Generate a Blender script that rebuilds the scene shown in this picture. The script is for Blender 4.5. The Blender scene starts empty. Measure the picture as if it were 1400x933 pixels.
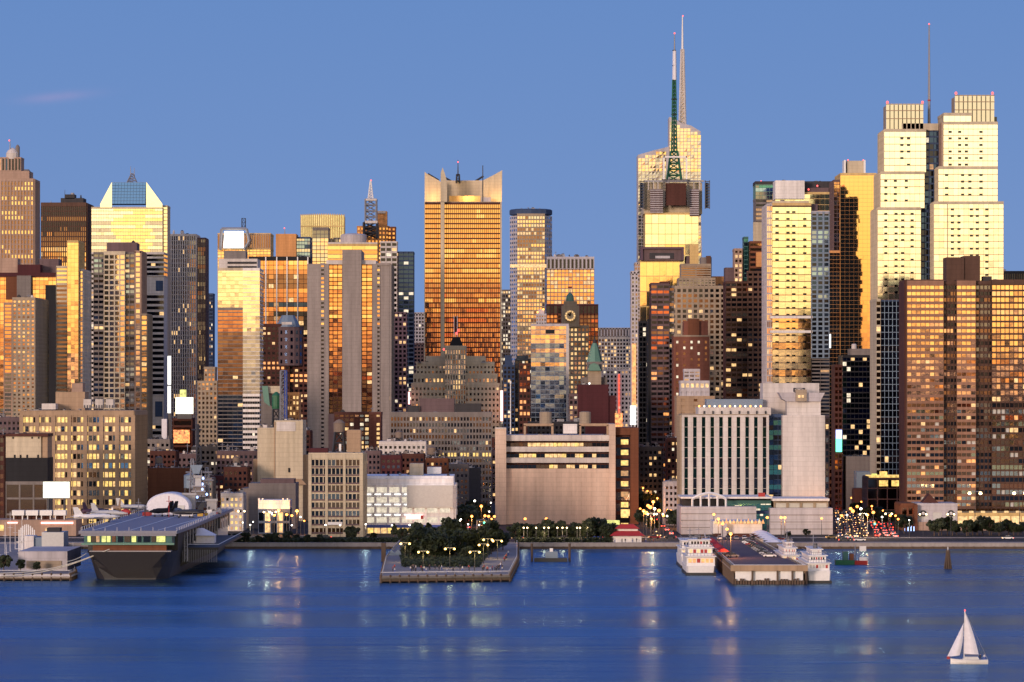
import bpy, bmesh, math, random
from mathutils import Vector, Matrix
random.seed(7)
sc = bpy.context.scene
R = math.radians
# ------------------------------------------------------------------ camera
F, HZ, CX, H = 5250.0, 537.0, 700.0, 61.0      # focal length in photo pixels, horizon row, centre column, eye height
cam_d = bpy.data.cameras.new('camera'); cam = bpy.data.objects.new('camera', cam_d)
sc.collection.objects.link(cam); sc.camera = cam
cam.location = (0, 0, H); cam.rotation_euler = (R(90), 0, 0)
cam_d.lens = F / 1400 * 36; cam_d.sensor_width = 36; cam_d.shift_y = (HZ - 466.5) / 1400
cam_d.clip_start = 1; cam_d.clip_end = 30000
# ------------------------------------------------------------------ sky (after sunset: gold band in the west, behind the viewer; blue in the east)
w = bpy.data.worlds.new('World'); sc.world = w; w.use_nodes = True
nt = w.node_tree; N = nt.nodes; L = nt.links; N.clear()
def wn(t, **k):
    n = N.new(t)
    for a, v in k.items(): setattr(n, a, v)
    return n
def wm(op, a, b=None, c=None):
    n = wn('ShaderNodeMath', operation=op)
    for i, v in enumerate((a, b, c)):
        if v is None: continue
        if isinstance(v, (int, float)): n.inputs[i].default_value = v
        else: L.new(v, n.inputs[i])
    return n.outputs[0]
def wramp(fac, stops):
    n = wn('ShaderNodeValToRGB'); e = n.color_ramp.elements
    e[0].position, e[0].color = stops[0][0], (*stops[0][1], 1)
    e[1].position, e[1].color = stops[-1][0], (*stops[-1][1], 1)
    for p, c in stops[1:-1]:
        q = e.new(p); q.color = (*c, 1)
    L.new(fac, n.inputs[0]); return n.outputs[0]
tc = wn('ShaderNodeTexCoord'); sep = wn('ShaderNodeSeparateXYZ'); L.new(tc.outputs['Generated'], sep.inputs[0])
zx, zy, zz = sep.outputs
wob = wn('ShaderNodeTexNoise'); wob.inputs['Scale'].default_value = 6; L.new(tc.outputs['Generated'], wob.inputs['Vector'])
el = wm('ADD', wm('MAXIMUM', zz, 0.0), wm('MULTIPLY', wm('SUBTRACT', wob.outputs[0], .5), .006))
sq = wm('POWER', wm('MAXIMUM', el, 0.0), .5)
west = wramp(sq, [(0, (.10, .075, .09)), (.06, (.20, .13, .12)), (.10, (.55, .30, .17)), (.145, (1.0, .58, .25)), (.19, (1.0, .74, .33)),
                  (.25, (1.0, .83, .45)), (.42, (.95, .76, .50)), (.60, (.55, .47, .45)), (.75, (.26, .29, .42)), (1, (.10, .17, .40))])
east = wramp(sq, [(0, (.195, .315, .59)), (.17, (.172, .295, .585)), (.32, (.125, .25, .555)), (.45, (.06, .16, .48)), (.75, (.035, .10, .38)), (1, (.07, .14, .40))])
ww = wn('ShaderNodeMapRange', interpolation_type='SMOOTHSTEP'); L.new(zy, ww.inputs[0])
ww.inputs[1].default_value = .35; ww.inputs[2].default_value = -.85
glow = wn('ShaderNodeMixRGB', blend_type='MULTIPLY'); glow.inputs[0].default_value = 1
L.new(west, glow.inputs[1]); glow.inputs[2].default_value = (1.75, 1.75, 1.75, 1)
mx = wn('ShaderNodeMixRGB'); L.new(ww.outputs[0], mx.inputs[0]); L.new(east, mx.inputs[1]); L.new(glow.outputs[0], mx.inputs[2])
# one thin pink cloud low in the north-east
def gauss(v, c, s): return wm('POWER', wm('DIVIDE', wm('SUBTRACT', v, c), s), 2.0)
cn = wn('ShaderNodeTexNoise'); cn.inputs['Scale'].default_value = 60; cn.inputs['Detail'].default_value = 6; L.new(tc.outputs['Generated'], cn.inputs['Vector'])
zt = wm('SUBTRACT', zz, wm('MULTIPLY', wm('ADD', zx, .118), .10))
cl = wm('MULTIPLY', wm('EXPONENT', wm('MULTIPLY', wm('ADD', gauss(zx, -.117, .0085), gauss(zt, .0762, .0012)), -1.0)), wm('MULTIPLY', cn.outputs[0], .6))
cl = wm('MULTIPLY', cl, wm('GREATER_THAN', zy, 0.0))
mc = wn('ShaderNodeMixRGB'); L.new(cl, mc.inputs[0]); L.new(mx.outputs[0], mc.inputs[1]); mc.inputs[2].default_value = (.42, .33, .58, 1)
up = wm('GREATER_THAN', zz, -.002)
mg = wn('ShaderNodeMixRGB'); L.new(up, mg.inputs[0]); mg.inputs[1].default_value = (.05, .05, .07, 1); L.new(mc.outputs[0], mg.inputs[2])
bg = wn('ShaderNodeBackground'); L.new(mg.outputs[0], bg.inputs[0]); bg.inputs[1].default_value = 1
SUN_EL, SUN_AZ = 7.0, -30.0       # the last glow, low in the west-north-west, behind the viewer's left shoulder
sky = wn('ShaderNodeTexSky', sky_type='NISHITA', sun_disc=False, sun_elevation=R(2.0), sun_rotation=R(180 + 30), altitude=60)
bg2 = wn('ShaderNodeBackground'); L.new(sky.outputs[0], bg2.inputs[0]); bg2.inputs[1].default_value = .006
ad = wn('ShaderNodeAddShader'); L.new(bg.outputs[0], ad.inputs[0]); L.new(bg2.outputs[0], ad.inputs[1])
out = wn('ShaderNodeOutputWorld'); L.new(ad.outputs[0], out.inputs[0])
# ------------------------------------------------------------------ sun
sd = bpy.data.lights.new('sun', 'SUN'); so = bpy.data.objects.new('sun', sd); sc.collection.objects.link(so)
sd.energy = 2.45; sd.angle = R(12); sd.color = (1, .73, .58)
dirv = Vector((math.sin(R(-SUN_AZ)) , math.cos(R(SUN_AZ)), -math.tan(R(SUN_EL))))   # light travels east and slightly south
so.rotation_euler = dirv.to_track_quat('-Z', 'Y').to_euler()
sc.view_settings.view_transform = 'Standard'; sc.view_settings.look = 'None'
sc.view_settings.exposure = 0; sc.view_settings.gamma = 1; sc.view_settings.use_curve_mapping = False
sc.render.engine = 'CYCLES'
cy = sc.cycles; cy.max_bounces = 6; cy.diffuse_bounces = 2; cy.glossy_bounces = 4; cy.transmission_bounces = 2
cy.sample_clamp_indirect = 4; cy.use_denoising = True; cy.caustics_reflective = False; cy.caustics_refractive = False; cy.blur_glossy = .3
try: cy.denoiser = 'OPENIMAGEDENOISE'; cy.denoising_prefilter = 'ACCURATE'; cy.denoising_input_passes = 'RGB_ALBEDO_NORMAL'
except Exception: pass

# ================================================================== helpers
G = 2.2                                        # street level above the river
def X(px, Y): return (px - CX) * Y / F
def Z(py, Y): return H + (HZ - py) * Y / F
C = sc.collection
MATS = {}
def newmat(name):
    m = bpy.data.materials.new(name); m.use_nodes = True
    return m, m.node_tree, m.node_tree.nodes['Principled BSDF']
def noise_fac(t, scale, detail=4, stretch=(1, 1, 1)):
    g = t.nodes.new('ShaderNodeNewGeometry'); mp = t.nodes.new('ShaderNodeMapping'); mp.inputs['Scale'].default_value = stretch
    t.links.new(g.outputs['Position'], mp.inputs[0])
    n = t.nodes.new('ShaderNodeTexNoise'); n.inputs['Scale'].default_value = scale; n.inputs['Detail'].default_value = detail
    t.links.new(mp.outputs[0], n.inputs['Vector']); return n.outputs[0]
def wall(name, col, rough=.8, var=.16, brick=False):
    m, t, b = newmat(name)
    f1 = noise_fac(t, .06, 5, (1, 1, .35)); f2 = noise_fac(t, .9, 3)
    r = t.nodes.new('ShaderNodeValToRGB'); r.color_ramp.elements[0].position = .3; r.color_ramp.elements[1].position = .7
    r.color_ramp.elements[0].color = (*[c * (1 - var) for c in col], 1); r.color_ramp.elements[1].color = (*[min(1, c * (1 + var * .7)) for c in col], 1)
    mxx = t.nodes.new('ShaderNodeMath'); mxx.operation = 'ADD'; h1 = t.nodes.new('ShaderNodeMath'); h1.operation = 'MULTIPLY'; h1.inputs[1].default_value = .8
    h2 = t.nodes.new('ShaderNodeMath'); h2.operation = 'MULTIPLY'; h2.inputs[1].default_value = .2
    t.links.new(f1, h1.inputs[0]); t.links.new(f2, h2.inputs[0]); t.links.new(h1.outputs[0], mxx.inputs[0]); t.links.new(h2.outputs[0], mxx.inputs[1])
    t.links.new(mxx.outputs[0], r.inputs[0])
    g = t.nodes.new('ShaderNodeNewGeometry'); sx_ = t.nodes.new('ShaderNodeSeparateXYZ'); t.links.new(g.outputs['Position'], sx_.inputs[0])
    ax = t.nodes.new('ShaderNodeMath'); ax.operation = 'ADD'; t.links.new(sx_.outputs[0], ax.inputs[0]); t.links.new(sx_.outputs[1], ax.inputs[1])
    cb = t.nodes.new('ShaderNodeCombineXYZ'); t.links.new(ax.outputs[0], cb.inputs[0]); t.links.new(sx_.outputs[2], cb.inputs[1])
    br = t.nodes.new('ShaderNodeTexBrick'); br.offset = .5; br.inputs['Scale'].default_value = .2; br.inputs['Brick Width'].default_value = .9; br.inputs['Row Height'].default_value = .42; br.inputs['Mortar Size'].default_value = .022
    br.inputs['Color1'].default_value = (1, 1, 1, 1); br.inputs['Color2'].default_value = (.95, .95, .95, 1); br.inputs['Mortar'].default_value = (.84, .83, .82, 1); t.links.new(cb.outputs[0], br.inputs['Vector'])
    f3 = noise_fac(t, .55, 3, (1, 1, .06)); mr3 = t.nodes.new('ShaderNodeMapRange'); mr3.inputs[1].default_value = .35; mr3.inputs[2].default_value = .7; mr3.inputs[3].default_value = 1.04; mr3.inputs[4].default_value = .82; t.links.new(f3, mr3.inputs[0])
    q1 = t.nodes.new('ShaderNodeMixRGB'); q1.blend_type = 'MULTIPLY'; q1.inputs[0].default_value = 1; t.links.new(r.outputs[0], q1.inputs[1]); t.links.new(br.outputs[0], q1.inputs[2])
    q2 = t.nodes.new('ShaderNodeMixRGB'); q2.blend_type = 'MULTIPLY'; q2.inputs[0].default_value = 1; t.links.new(q1.outputs[0], q2.inputs[1]); t.links.new(mr3.outputs[0], q2.inputs[2]); t.links.new(q2.outputs[0], b.inputs['Base Color'])
    b.inputs['Roughness'].default_value = rough; b.inputs['Specular IOR Level'].default_value = .25
    MATS[name] = m
def glass(name, col, rough=.05, metal=1.0, wav=.0012):
    m, t, b = newmat(name); f1 = noise_fac(t, .35, 2)
    bm_ = t.nodes.new('ShaderNodeBump'); bm_.inputs['Distance'].default_value = 1.0; bm_.inputs['Strength'].default_value = 1
    h = t.nodes.new('ShaderNodeMath'); h.operation = 'MULTIPLY'; h.inputs[1].default_value = wav * 8
    t.links.new(f1, h.inputs[0]); t.links.new(h.outputs[0], bm_.inputs['Height']); t.links.new(bm_.outputs[0], b.inputs['Normal'])
    b.inputs['Base Color'].default_value = (*col, 1); b.inputs['Metallic'].default_value = metal; b.inputs['Roughness'].default_value = rough
    MATS[name] = m
def lit(name, col, s, var=.5, sample=False):
    m, t, b = newmat(name); f1 = noise_fac(t, .8, 3)
    mr = t.nodes.new('ShaderNodeMapRange'); mr.inputs[1].default_value = .3; mr.inputs[2].default_value = .7
    mr.inputs[3].default_value = s * (1 - var); mr.inputs[4].default_value = s * (1 + var); t.links.new(f1, mr.inputs[0])
    b.inputs['Base Color'].default_value = (.1, .1, .1, 1); b.inputs['Emission Color'].default_value = (*col, 1)
    t.links.new(mr.outputs[0], b.inputs['Emission Strength'])
    if not sample: m.cycles.emission_sampling = 'NONE'
    MATS[name] = m
def plain(name, col, rough=.5, metal=0.0):
    m, t, b = newmat(name); b.inputs['Base Color'].default_value = (*col, 1); b.inputs['Roughness'].default_value = rough; b.inputs['Metallic'].default_value = metal
    f1 = noise_fac(t, 1.2, 4); r = t.nodes.new('ShaderNodeValToRGB')
    r.color_ramp.elements[0].color = (*[c * .82 for c in col], 1); r.color_ramp.elements[1].color = (*[min(1, c * 1.12) for c in col], 1)
    t.links.new(f1, r.inputs[0]); t.links.new(r.outputs[0], b.inputs['Base Color']); MATS[name] = m
wall('beige', (.36, .29, .22)); wall('cream', (.56, .48, .36)); wall('tan', (.40, .28, .19)); wall('pinkstone', (.42, .29, .23))
wall('grey', (.21, .185, .18)); wall('dkgrey', (.05, .048, .055)); wall('black', (.02, .02, .025)); wall('white', (.80, .76, .75)); wall('offwhite', (.62, .575, .56))
wall('brick', (.22, .085, .06)); wall('dkbrick', (.085, .032, .026)); wall('maroon', (.075, .02, .026)); wall('brown', (.11, .06, .045)); wall('orange', (.62, .30, .12))
wall('gold', (.66, .46, .20)); wall('blue', (.05, .08, .16)); wall('lav', (.49, .46, .50)); wall('concrete', (.30, .26, .25)); wall('mauve', (.14, .095, .105))
wall('roofdark', (.06, .05, .05)); wall('rust', (.17, .065, .035))
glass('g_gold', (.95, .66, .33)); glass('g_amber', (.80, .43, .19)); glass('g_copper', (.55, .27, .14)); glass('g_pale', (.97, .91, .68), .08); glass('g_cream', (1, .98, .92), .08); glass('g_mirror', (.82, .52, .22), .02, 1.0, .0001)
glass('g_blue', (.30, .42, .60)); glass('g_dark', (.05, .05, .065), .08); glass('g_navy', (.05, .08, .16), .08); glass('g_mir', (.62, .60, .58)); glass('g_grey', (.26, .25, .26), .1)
glass('g_red', (.60, .20, .10)); glass('g_teal', (.10, .30, .30), .1); glass('g_green', (.015, .045, .042), .1); glass('g_peach', (.88, .66, .48), .05); glass('g_sky', (.45, .66, .66), .1); glass('g_lemon', (.96, .84, .46), .06); glass('g_lav', (.60, .57, .58), .12); wall('boxstone', (.68, .52, .425)); wall('mauvebrown', (.30, .165, .115)); glass('g_dim', (.30, .17, .11), .1)
lit('lit_w', (1, .60, .24), 1.05); lit('lit_y', (1, .64, .17), 1.15); lit('lit_o', (1, .38, .10), 1.2); lit('lit_c', (1, .84, .60), .95); lit('lit_deck', (1, .86, .66), .72, .35); lit('lit_dim', (1, .5, .18), .5); lit('lit_g', (.9, .9, .22), 1.0)
lit('lit_white', (1, .97, .9), 2.2, .1, True); lit('lit_screen', (1, .98, .78), 1.9, .25, True); lit('lit_red', (1, .06, .03), 3, .2); lit('neon_pink', (1, .45, .40), 3, .1)
lit('lit_crown', (1, .72, .24), .85, .3); lit('neon_blue', (.35, .5, 1), 3, .2); lit('lit_green', (.1, 1, .6), 3, .1, True); lit('screen_fire', (1, .30, .07), 1.4, .9)
lit('bulb', (1, .72, .34), 9, .0, True); lit('bulb_y', (1, .60, .14), 8, .0, True); lit('bulb_o', (1, .30, .05), 5.5, .0, True); lit('bulb_w', (1, .90, .72), 8, .0, True)
lit('head', (1, .52, .18), 5, 0, False); lit('tail', (1, .05, .02), 6, 0, False); lit('beacon', (1, .10, .09), 2.5, 0)
plain('steel', (.30, .30, .33), .5, .3); plain('dksteel', (.06, .06, .07), .5, .3); plain('whitep', (.78, .77, .78), .45); plain('canvas', (.74, .73, .80), .8)
plain('greenp', (.025, .13, .065), .5); wall('whitewall', (.88, .87, .89)); plain('copper_green', (.11, .24, .19), .6); plain('redp', (.38, .03, .03), .6); plain('bluep', (.05, .09, .38), .5); plain('wood', (.11, .075, .055), .9)
plain('deckgrey', (.22, .225, .29), .75); plain('hull', (.032, .027, .025), .6); plain('hulldark', (.02, .02, .022), .6); plain('tealp', (.02, .10, .10), .5); plain('yellowp', (.50, .30, .04), .6)
plain('skin', (.45, .28, .2), .6); plain('cloth_d', (.03, .03, .045), .8); plain('cloth_r', (.35, .05, .05), .8); plain('cloth_w', (.6, .6, .62), .8); plain('rubber', (.015, .015, .015), .8)
plain('carglass', (.02, .025, .03), .1); plain('tank', (.20, .15, .12), .8); plain('rope', (.6, .58, .52), .8); plain('bluegrey', (.16, .22, .30), .5); plain('jetgrey', (.42, .43, .46), .5)
plain('screengrey', (.55, .55, .54), .7); plain('purp', (.08, .04, .07), .6)

class MB:
    def __init__(s): s.v = []; s.f = []; s.m = []; s.ms = []
    def mi(s, mat):
        if mat not in s.ms: s.ms.append(mat)
        return s.ms.index(mat)
    def quad(s, pts, mat):
        i = len(s.v); s.v += [tuple(p) for p in pts]; s.f.append(tuple(range(i, i + len(pts)))); s.m.append(s.mi(mat))
    def box(s, x0, x1, y0, y1, z0, z1, mat):
        i = len(s.v); k = s.mi(mat)
        s.v += [(x0, y0, z0), (x1, y0, z0), (x1, y1, z0), (x0, y1, z0), (x0, y0, z1), (x1, y0, z1), (x1, y1, z1), (x0, y1, z1)]
        for q in ((3, 2, 1, 0), (4, 5, 6, 7), (0, 1, 5, 4), (1, 2, 6, 5), (2, 3, 7, 6), (3, 0, 4, 7)):
            s.f.append(tuple(i + j for j in q)); s.m.append(k)
    def prism(s, pts, y0, y1, mat):          # polygon in XZ extruded along Y
        n = len(pts); i = len(s.v); k = s.mi(mat)
        a = sum(pts[j][0] * pts[(j + 1) % n][1] - pts[(j + 1) % n][0] * pts[j][1] for j in range(n))
        if a < 0: pts = pts[::-1]
        s.v += [(p[0], y0, p[1]) for p in pts] + [(p[0], y1, p[1]) for p in pts]
        s.f.append(tuple(range(i, i + n))); s.f.append(tuple(range(i + 2 * n - 1, i + n - 1, -1))); s.m += [k, k]
        for j in range(n):
            q = (j + 1) % n; s.f.append((i + j, i + n + j, i + n + q, i + q)); s.m.append(k)
    def loft(s, rings, mat, cap=True):       # rings of equal length, counter-clockwise seen from the last ring
        i = len(s.v); n = len(rings[0]); k = s.mi(mat)
        for r in rings: s.v += [tuple(p) for p in r]
        for a in range(len(rings) - 1):
            for j in range(n):
                q = (j + 1) % n; s.f.append((i + a * n + j, i + a * n + q, i + (a + 1) * n + q, i + (a + 1) * n + j)); s.m.append(k)
        if cap:
            s.f.append(tuple(range(i + n - 1, i - 1, -1))); s.f.append(tuple(range(i + (len(rings) - 1) * n, i + len(rings) * n))); s.m += [k, k]
    def lathe(s, cx, cy, prof, mat, n=12):   # prof: (radius, z) from bottom to top
        s.loft([[(cx + r * math.cos(2 * math.pi * j / n), cy + r * math.sin(2 * math.pi * j / n), z) for j in range(n)] for r, z in prof], mat)
    def beam(s, p, q, r, mat):
        p, q = Vector(p), Vector(q); d = (q - p)
        if d.length < 1e-6: return
        d.normalize(); a = d.orthogonal().normalized() * r; b = d.cross(a)
        s.loft([[c + a + b, c - a + b, c - a - b, c + a - b] for c in (p, q)], mat)
    def build(s, name, parent=None, smooth=False, origin=None):
        o_ = Vector(origin) if origin is not None else Vector((0, 0, 0))
        me = bpy.data.meshes.new(name)
        me.from_pydata([(a[0] - o_.x, a[1] - o_.y, a[2] - o_.z) for a in s.v], [], s.f)
        for mt in s.ms: me.materials.append(MATS[mt])
        me.polygons.foreach_set('material_index', s.m)
        if smooth: me.polygons.foreach_set('use_smooth', [True] * len(me.polygons))
        me.update()
        o = bpy.data.objects.new(name, me); C.objects.link(o)
        if parent is not None: o.parent = parent
        elif origin is not None: o.location = o_
        return o
def tag(o, label=None, cat=None, group=None, kind=None):
    for k, v in (('label', label), ('category', cat), ('group', group), ('kind', kind)):
        if v: o[k] = v
    return o
def empty(name, loc, label=None, cat=None, group=None):
    o = bpy.data.objects.new(name, None); C.objects.link(o); o.location = loc; o.empty_display_size = 2
    return tag(o, label, cat, group)
def copy_tree(root, loc, rz=0, label=None, group=None, scale=None):
    r = root.copy(); C.objects.link(r); r.location = loc; r.rotation_euler = (0, 0, rz)
    if scale: r.scale = scale
    if label: r['label'] = label
    if group: r['group'] = group
    for ch in list(root.children):
        c = ch.copy(); C.objects.link(c); c.parent = r
        for g_ in ch.children:
            d = g_.copy(); C.objects.link(d); d.parent = c
    return r

# pane palettes: material -> weight
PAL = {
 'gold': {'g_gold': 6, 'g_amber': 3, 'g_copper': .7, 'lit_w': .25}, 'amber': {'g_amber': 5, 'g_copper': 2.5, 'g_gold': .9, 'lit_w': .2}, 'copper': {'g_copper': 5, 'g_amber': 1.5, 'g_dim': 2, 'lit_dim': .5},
 'pale': {'g_pale': 1}, 'dark': {'g_dark': 8, 'g_navy': 3, 'lit_w': .6, 'lit_dim': .5}, 'navy': {'g_navy': 8, 'g_dark': 4, 'lit_c': .5, 'lit_dim': .4},
 'blue': {'g_blue': 6, 'g_navy': 1.5, 'g_mir': .6, 'lit_c': .15}, 'flat': {'g_dark': 6, 'g_dim': 3, 'g_grey': 1, 'g_peach': .5, 'lit_w': .6, 'lit_dim': .9},
 'beigew': {'g_dark': 5, 'g_dim': 3, 'g_mir': 1.0, 'g_peach': 1, 'lit_w': .5}, 'yellow': {'lit_y': 6, 'lit_w': 1, 'g_dim': 1.6, 'g_grey': 1.4, 'g_dark': 1, 'g_blue': 1.2},
 'goldw': {'g_gold': 3, 'g_peach': 4, 'g_amber': 2, 'g_dim': 1, 'lit_w': .5}, 'red': {'g_red': 4, 'g_copper': 4, 'g_dim': 4, 'lit_o': .4}, 'darklit': {'g_dark': 7, 'lit_w': 1.2, 'lit_c': .6, 'lit_dim': 1},
 'green': {'g_green': 1}, 'lit': {'lit_w': 3, 'lit_y': 3, 'lit_dim': 1.5, 'g_dark': 1}, 'grey': {'g_grey': 5, 'g_dark': 3, 'g_dim': 1, 'lit_w': .4}, 'whitew': {'g_dark': 5, 'g_grey': 2, 'g_navy': 2, 'lit_c': .2},
 'teal': {'g_teal': 4, 'g_navy': 2, 'lit_c': .15}, 'peach': {'g_peach': 5, 'g_gold': 2, 'g_mir': 1.5, 'g_dim': .8, 'lit_w': .2}, 'mirror': {'g_mir': 4, 'g_grey': 2, 'g_blue': 2}}
def pick(pal):
    d = PAL[pal]; t = random.random() * sum(d.values())
    for k, v in d.items():
        t -= v
        if t <= 0: return k
    return k
UNIT = {}
def unit(mat):
    if mat not in UNIT:
        me = bpy.data.meshes.new('window'); me.from_pydata([(-.5, 0, -.5), (.5, 0, -.5), (.5, 0, .5), (-.5, 0, .5)], [], [(0, 1, 2, 3)])
        me.materials.append(MATS[mat]); UNIT[mat] = me
    return UNIT[mat]
def st(cw, rh, pf=.3, sf=.35, pal='flat', rel=.35, tm=0, ms=0, hp=False, tilt=.0016, fn=None, bm=0, lw=None, bar=None):
    return dict(cw=cw, rh=rh, pf=pf, sf=sf, pal=pal, rel=rel, tm=tm, ms=ms, hp=hp, tilt=tilt, fn=fn, bm=bm, lw=lw, bar=bar)
MAXI = 100
class Bd:
    """one building: an Empty that parents its walls, windows and roof parts"""
    def __init__(s, name, label, x0, x1, Y, cat='building', group=None, base=G):
        s.Y = Y; s.o = Vector((X((x0 + x1) / 2, Y), Y, base)); s.root = empty(name, s.o, label, cat, group)
        s.w = MB(); s.panes = []; s.base = base; s.mainw = None
    def _facade(s, P, W, Hh, stl, wl, Yd, front):
        k = Yd / F; n = max(1, round((W - 2 * stl['ms'] * k) / (stl['cw'] * k))); hh = Hh - (stl['tm'] + stl['bm']) * k; r = max(1, round(hh / (stl['rh'] * k)))
        ms = stl['ms'] * k; cw = (W - 2 * ms) / n; rh = hh / r; v0 = stl['bm'] * k; rel = stl['rel']; wl = stl['bar'] or wl
        pw, sh = stl['pf'] * cw, stl['sf'] * rh; a, b_ = (rel * .7, rel) if stl['hp'] else (rel, rel * .7)
        def bar(u0, u1, q0, q1, d):
            s.w.quad([P(u0, q0, d), P(u1, q0, d), P(u1, q1, d), P(u0, q1, d)], wl)
            s.w.quad([P(u0, q0, 0), P(u0, q0, d), P(u0, q1, d), P(u0, q1, 0)], wl); s.w.quad([P(u1, q0, d), P(u1, q0, 0), P(u1, q1, 0), P(u1, q1, d)], wl)
            s.w.quad([P(u0, q1, d), P(u1, q1, d), P(u1, q1, 0), P(u0, q1, 0)], wl); s.w.quad([P(u0, q0, 0), P(u1, q0, 0), P(u1, q0, d), P(u0, q0, d)], wl)
        if pw > 0:
            for i in range(n + 1):
                c = ms + i * cw; bar(max(0, c - pw / 2 - (ms if i == 0 else 0)), min(W, c + pw / 2 + (ms if i == n else 0)), v0, Hh - stl['tm'] * k, a)
        elif ms > 0: bar(0, ms, v0, Hh, a); bar(W - ms, W, v0, Hh, a)
        if sh > 0:
            for j in range(r + 1):
                c = v0 + j * rh; bar(.02, W - .02, max(0, c - sh / 2), min(Hh, c + sh / 2), b_)
        if stl['tm'] > 0: bar(.01, W - .01, Hh - stl['tm'] * k, Hh, a + .01)
        if stl['bm'] > 0: bar(.01, W - .01, 0, v0, a + .01)
        rowp = [random.random() for _ in range(r)]
        for j in range(r):
            last = None
            for i in range(n):
                m = stl['fn'](i, n, r - 1 - j, r, front) if stl['fn'] else pick(stl['pal'])
                if m is None: last = None; continue
                if m in PAL: m = pick(m)
                if last and m.startswith('g_') and random.random() < .8: m = last      # neighbours on one floor look alike
                if m.startswith('g_'): last = m
                if m.startswith('lit') and not stl['fn'] and rowp[j] < .35 and stl['pal'] not in ('yellow', 'lit'): m = next(iter(PAL[stl['pal']]))
                s.panes.append((P, ms + (i + .5) * cw, v0 + (j + .5) * rh, cw, rh, m, stl['tilt'], front, Yd, pw, sh))
    def v(s, x0, x1, yt, wl, f=None, sd=None, d=30, Y=None, yb=None, both=False):
        """a volume given by its outline in the photograph at distance Y, d metres deep"""
        Y = Y or s.Y; k = Y / F; a, b = X(x0, Y), X(x1, Y); z1 = Z(yt, Y); z0 = Z(yb, Y) if yb else s.base
        if s.mainw is None: s.mainw = wl
        if f or sd: s.w.box(a + .1, b - .1, Y + .1, Y + d - .1, z0, z1 - .05, wl)
        else: s.w.box(a, b, Y, Y + d, z0, z1, wl)
        if f: s._facade(lambda u, q, n: (a + u, Y - n, z0 + q), b - a, z1 - z0, f, wl, Y, True)
        if sd:
            if a + b < 0 or both: s._facade(lambda u, q, n: (b + n, Y + u, z0 + q), d, z1 - z0, sd, wl, Y, False)
            if a + b >= 0 or both: s._facade(lambda u, q, n: (a - n, Y + d - u, z0 + q), d, z1 - z0, sd, wl, Y, False)
        if f or sd:          # parapet
            s.w.box(a - .05, b + .05, Y - .4, Y + d + .05, z1 - .9, z1 + .5, wl)
        return s
    def part(s, name, mb, smooth=False, parent=None, label=None):
        o = mb.build(name, parent or s.root, smooth, s.o); 
        if label: o['label'] = label
        return o
    def pbox(s, name, x0, x1, yt, yb, mat, Y=None, d=8, label=None):
        Y = Y or s.Y; m = MB(); m.box(X(x0, Y), X(x1, Y), Y, Y + d, Z(yb, Y) if yb else s.base, Z(yt, Y), mat); return s.part(name, m, label=label)
    def poly(s, name, pts, mat, Y=None, d=8, label=None):
        Y = Y or s.Y; m = MB(); m.prism([(X(a, Y), Z(b, Y)) for a, b in pts], Y, Y + d, mat); return s.part(name, m, label=label)
    def cyl(s, name, cx, r, prof, mat, Y=None, dy=10, n=14, label=None):   # prof: (fraction of r, photo row) bottom to top
        Y = Y or s.Y; k = Y / F; m = MB(); m.lathe(X(cx, Y), Y + dy, [(max(.02, q * r * k), Z(py, Y)) for q, py in prof], mat, n); return s.part(name, m, label=label)
    def mast(s, name, cx, w0, w1, yt, yb, mat, n=8, Y=None, dy=8, r=.25):
        m = MB(); lattice(m, cx, w0, w1, yt, yb, mat, n, Y or s.Y, dy, r); return s.part(name, m)
    def pole(s, name, cx, yt, yb, r, mat, Y=None, dy=8, r2=None):
        Y = Y or s.Y; m = MB(); m.lathe(X(cx, Y), Y + dy, [(r, Z(yb, Y)), (r2 or r * .4, Z(yt, Y))], mat, 6); return s.part(name, m)
    def beacon(s, cx, py, r=.9, Y=None, dy=3, mat='beacon'):
        Y = Y or s.Y; r *= .72; m = MB(); z = Z(py, Y); m.lathe(X(cx, Y), Y + dy, [(r * .5, z - r), (r, z), (r * .5, z + r)], mat, 8); return s.part('warning_light', m)
    def clutter(s, x0, x1, y, n=5, Y=None, d=22, mats=('grey', 'dkgrey', 'steel', 'offwhite'), hmax=7):
        """fans, ducts, stair heads and small housings on the roof, each a part"""
        Y = Y or s.Y; k = Y / F
        for i in range(n):
            c = random.uniform(x0 + 2, x1 - 2); ww_ = random.uniform(.8, 3.6); hh = random.uniform(1.2, hmax) * (1 if random.random() < .5 else .5); dy = random.uniform(2, d - 5); m = MB()
            t = random.random(); mt = random.choice(mats); xx, yy, z = X(c, Y), Y + dy, Z(y, Y) - .3
            if t < .5: m.box(xx - ww_ * k, xx + ww_ * k, yy, yy + 3, z, z + hh * k, mt); m.box(xx - ww_ * k * .6, xx + ww_ * k * .5, yy + .4, yy + 2.4, z + hh * k, z + hh * k + .5, 'dkgrey'); nm = 'stair_head'
            elif t < .8: m.lathe(xx, yy, [(ww_ * k * .6, z), (ww_ * k * .6, z + hh * k * .7), (ww_ * k * .3, z + hh * k)], mt, 8); nm = 'roof_fan'
            else: m.beam((xx, yy, z), (xx, yy, z + hh * k * 2), .12, 'steel'); m.beam((xx - 1, yy, z + hh * k * 1.6), (xx + 1, yy, z + hh * k * 1.6), .08, 'steel'); nm = 'antenna'
            s.part(nm, m)
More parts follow.
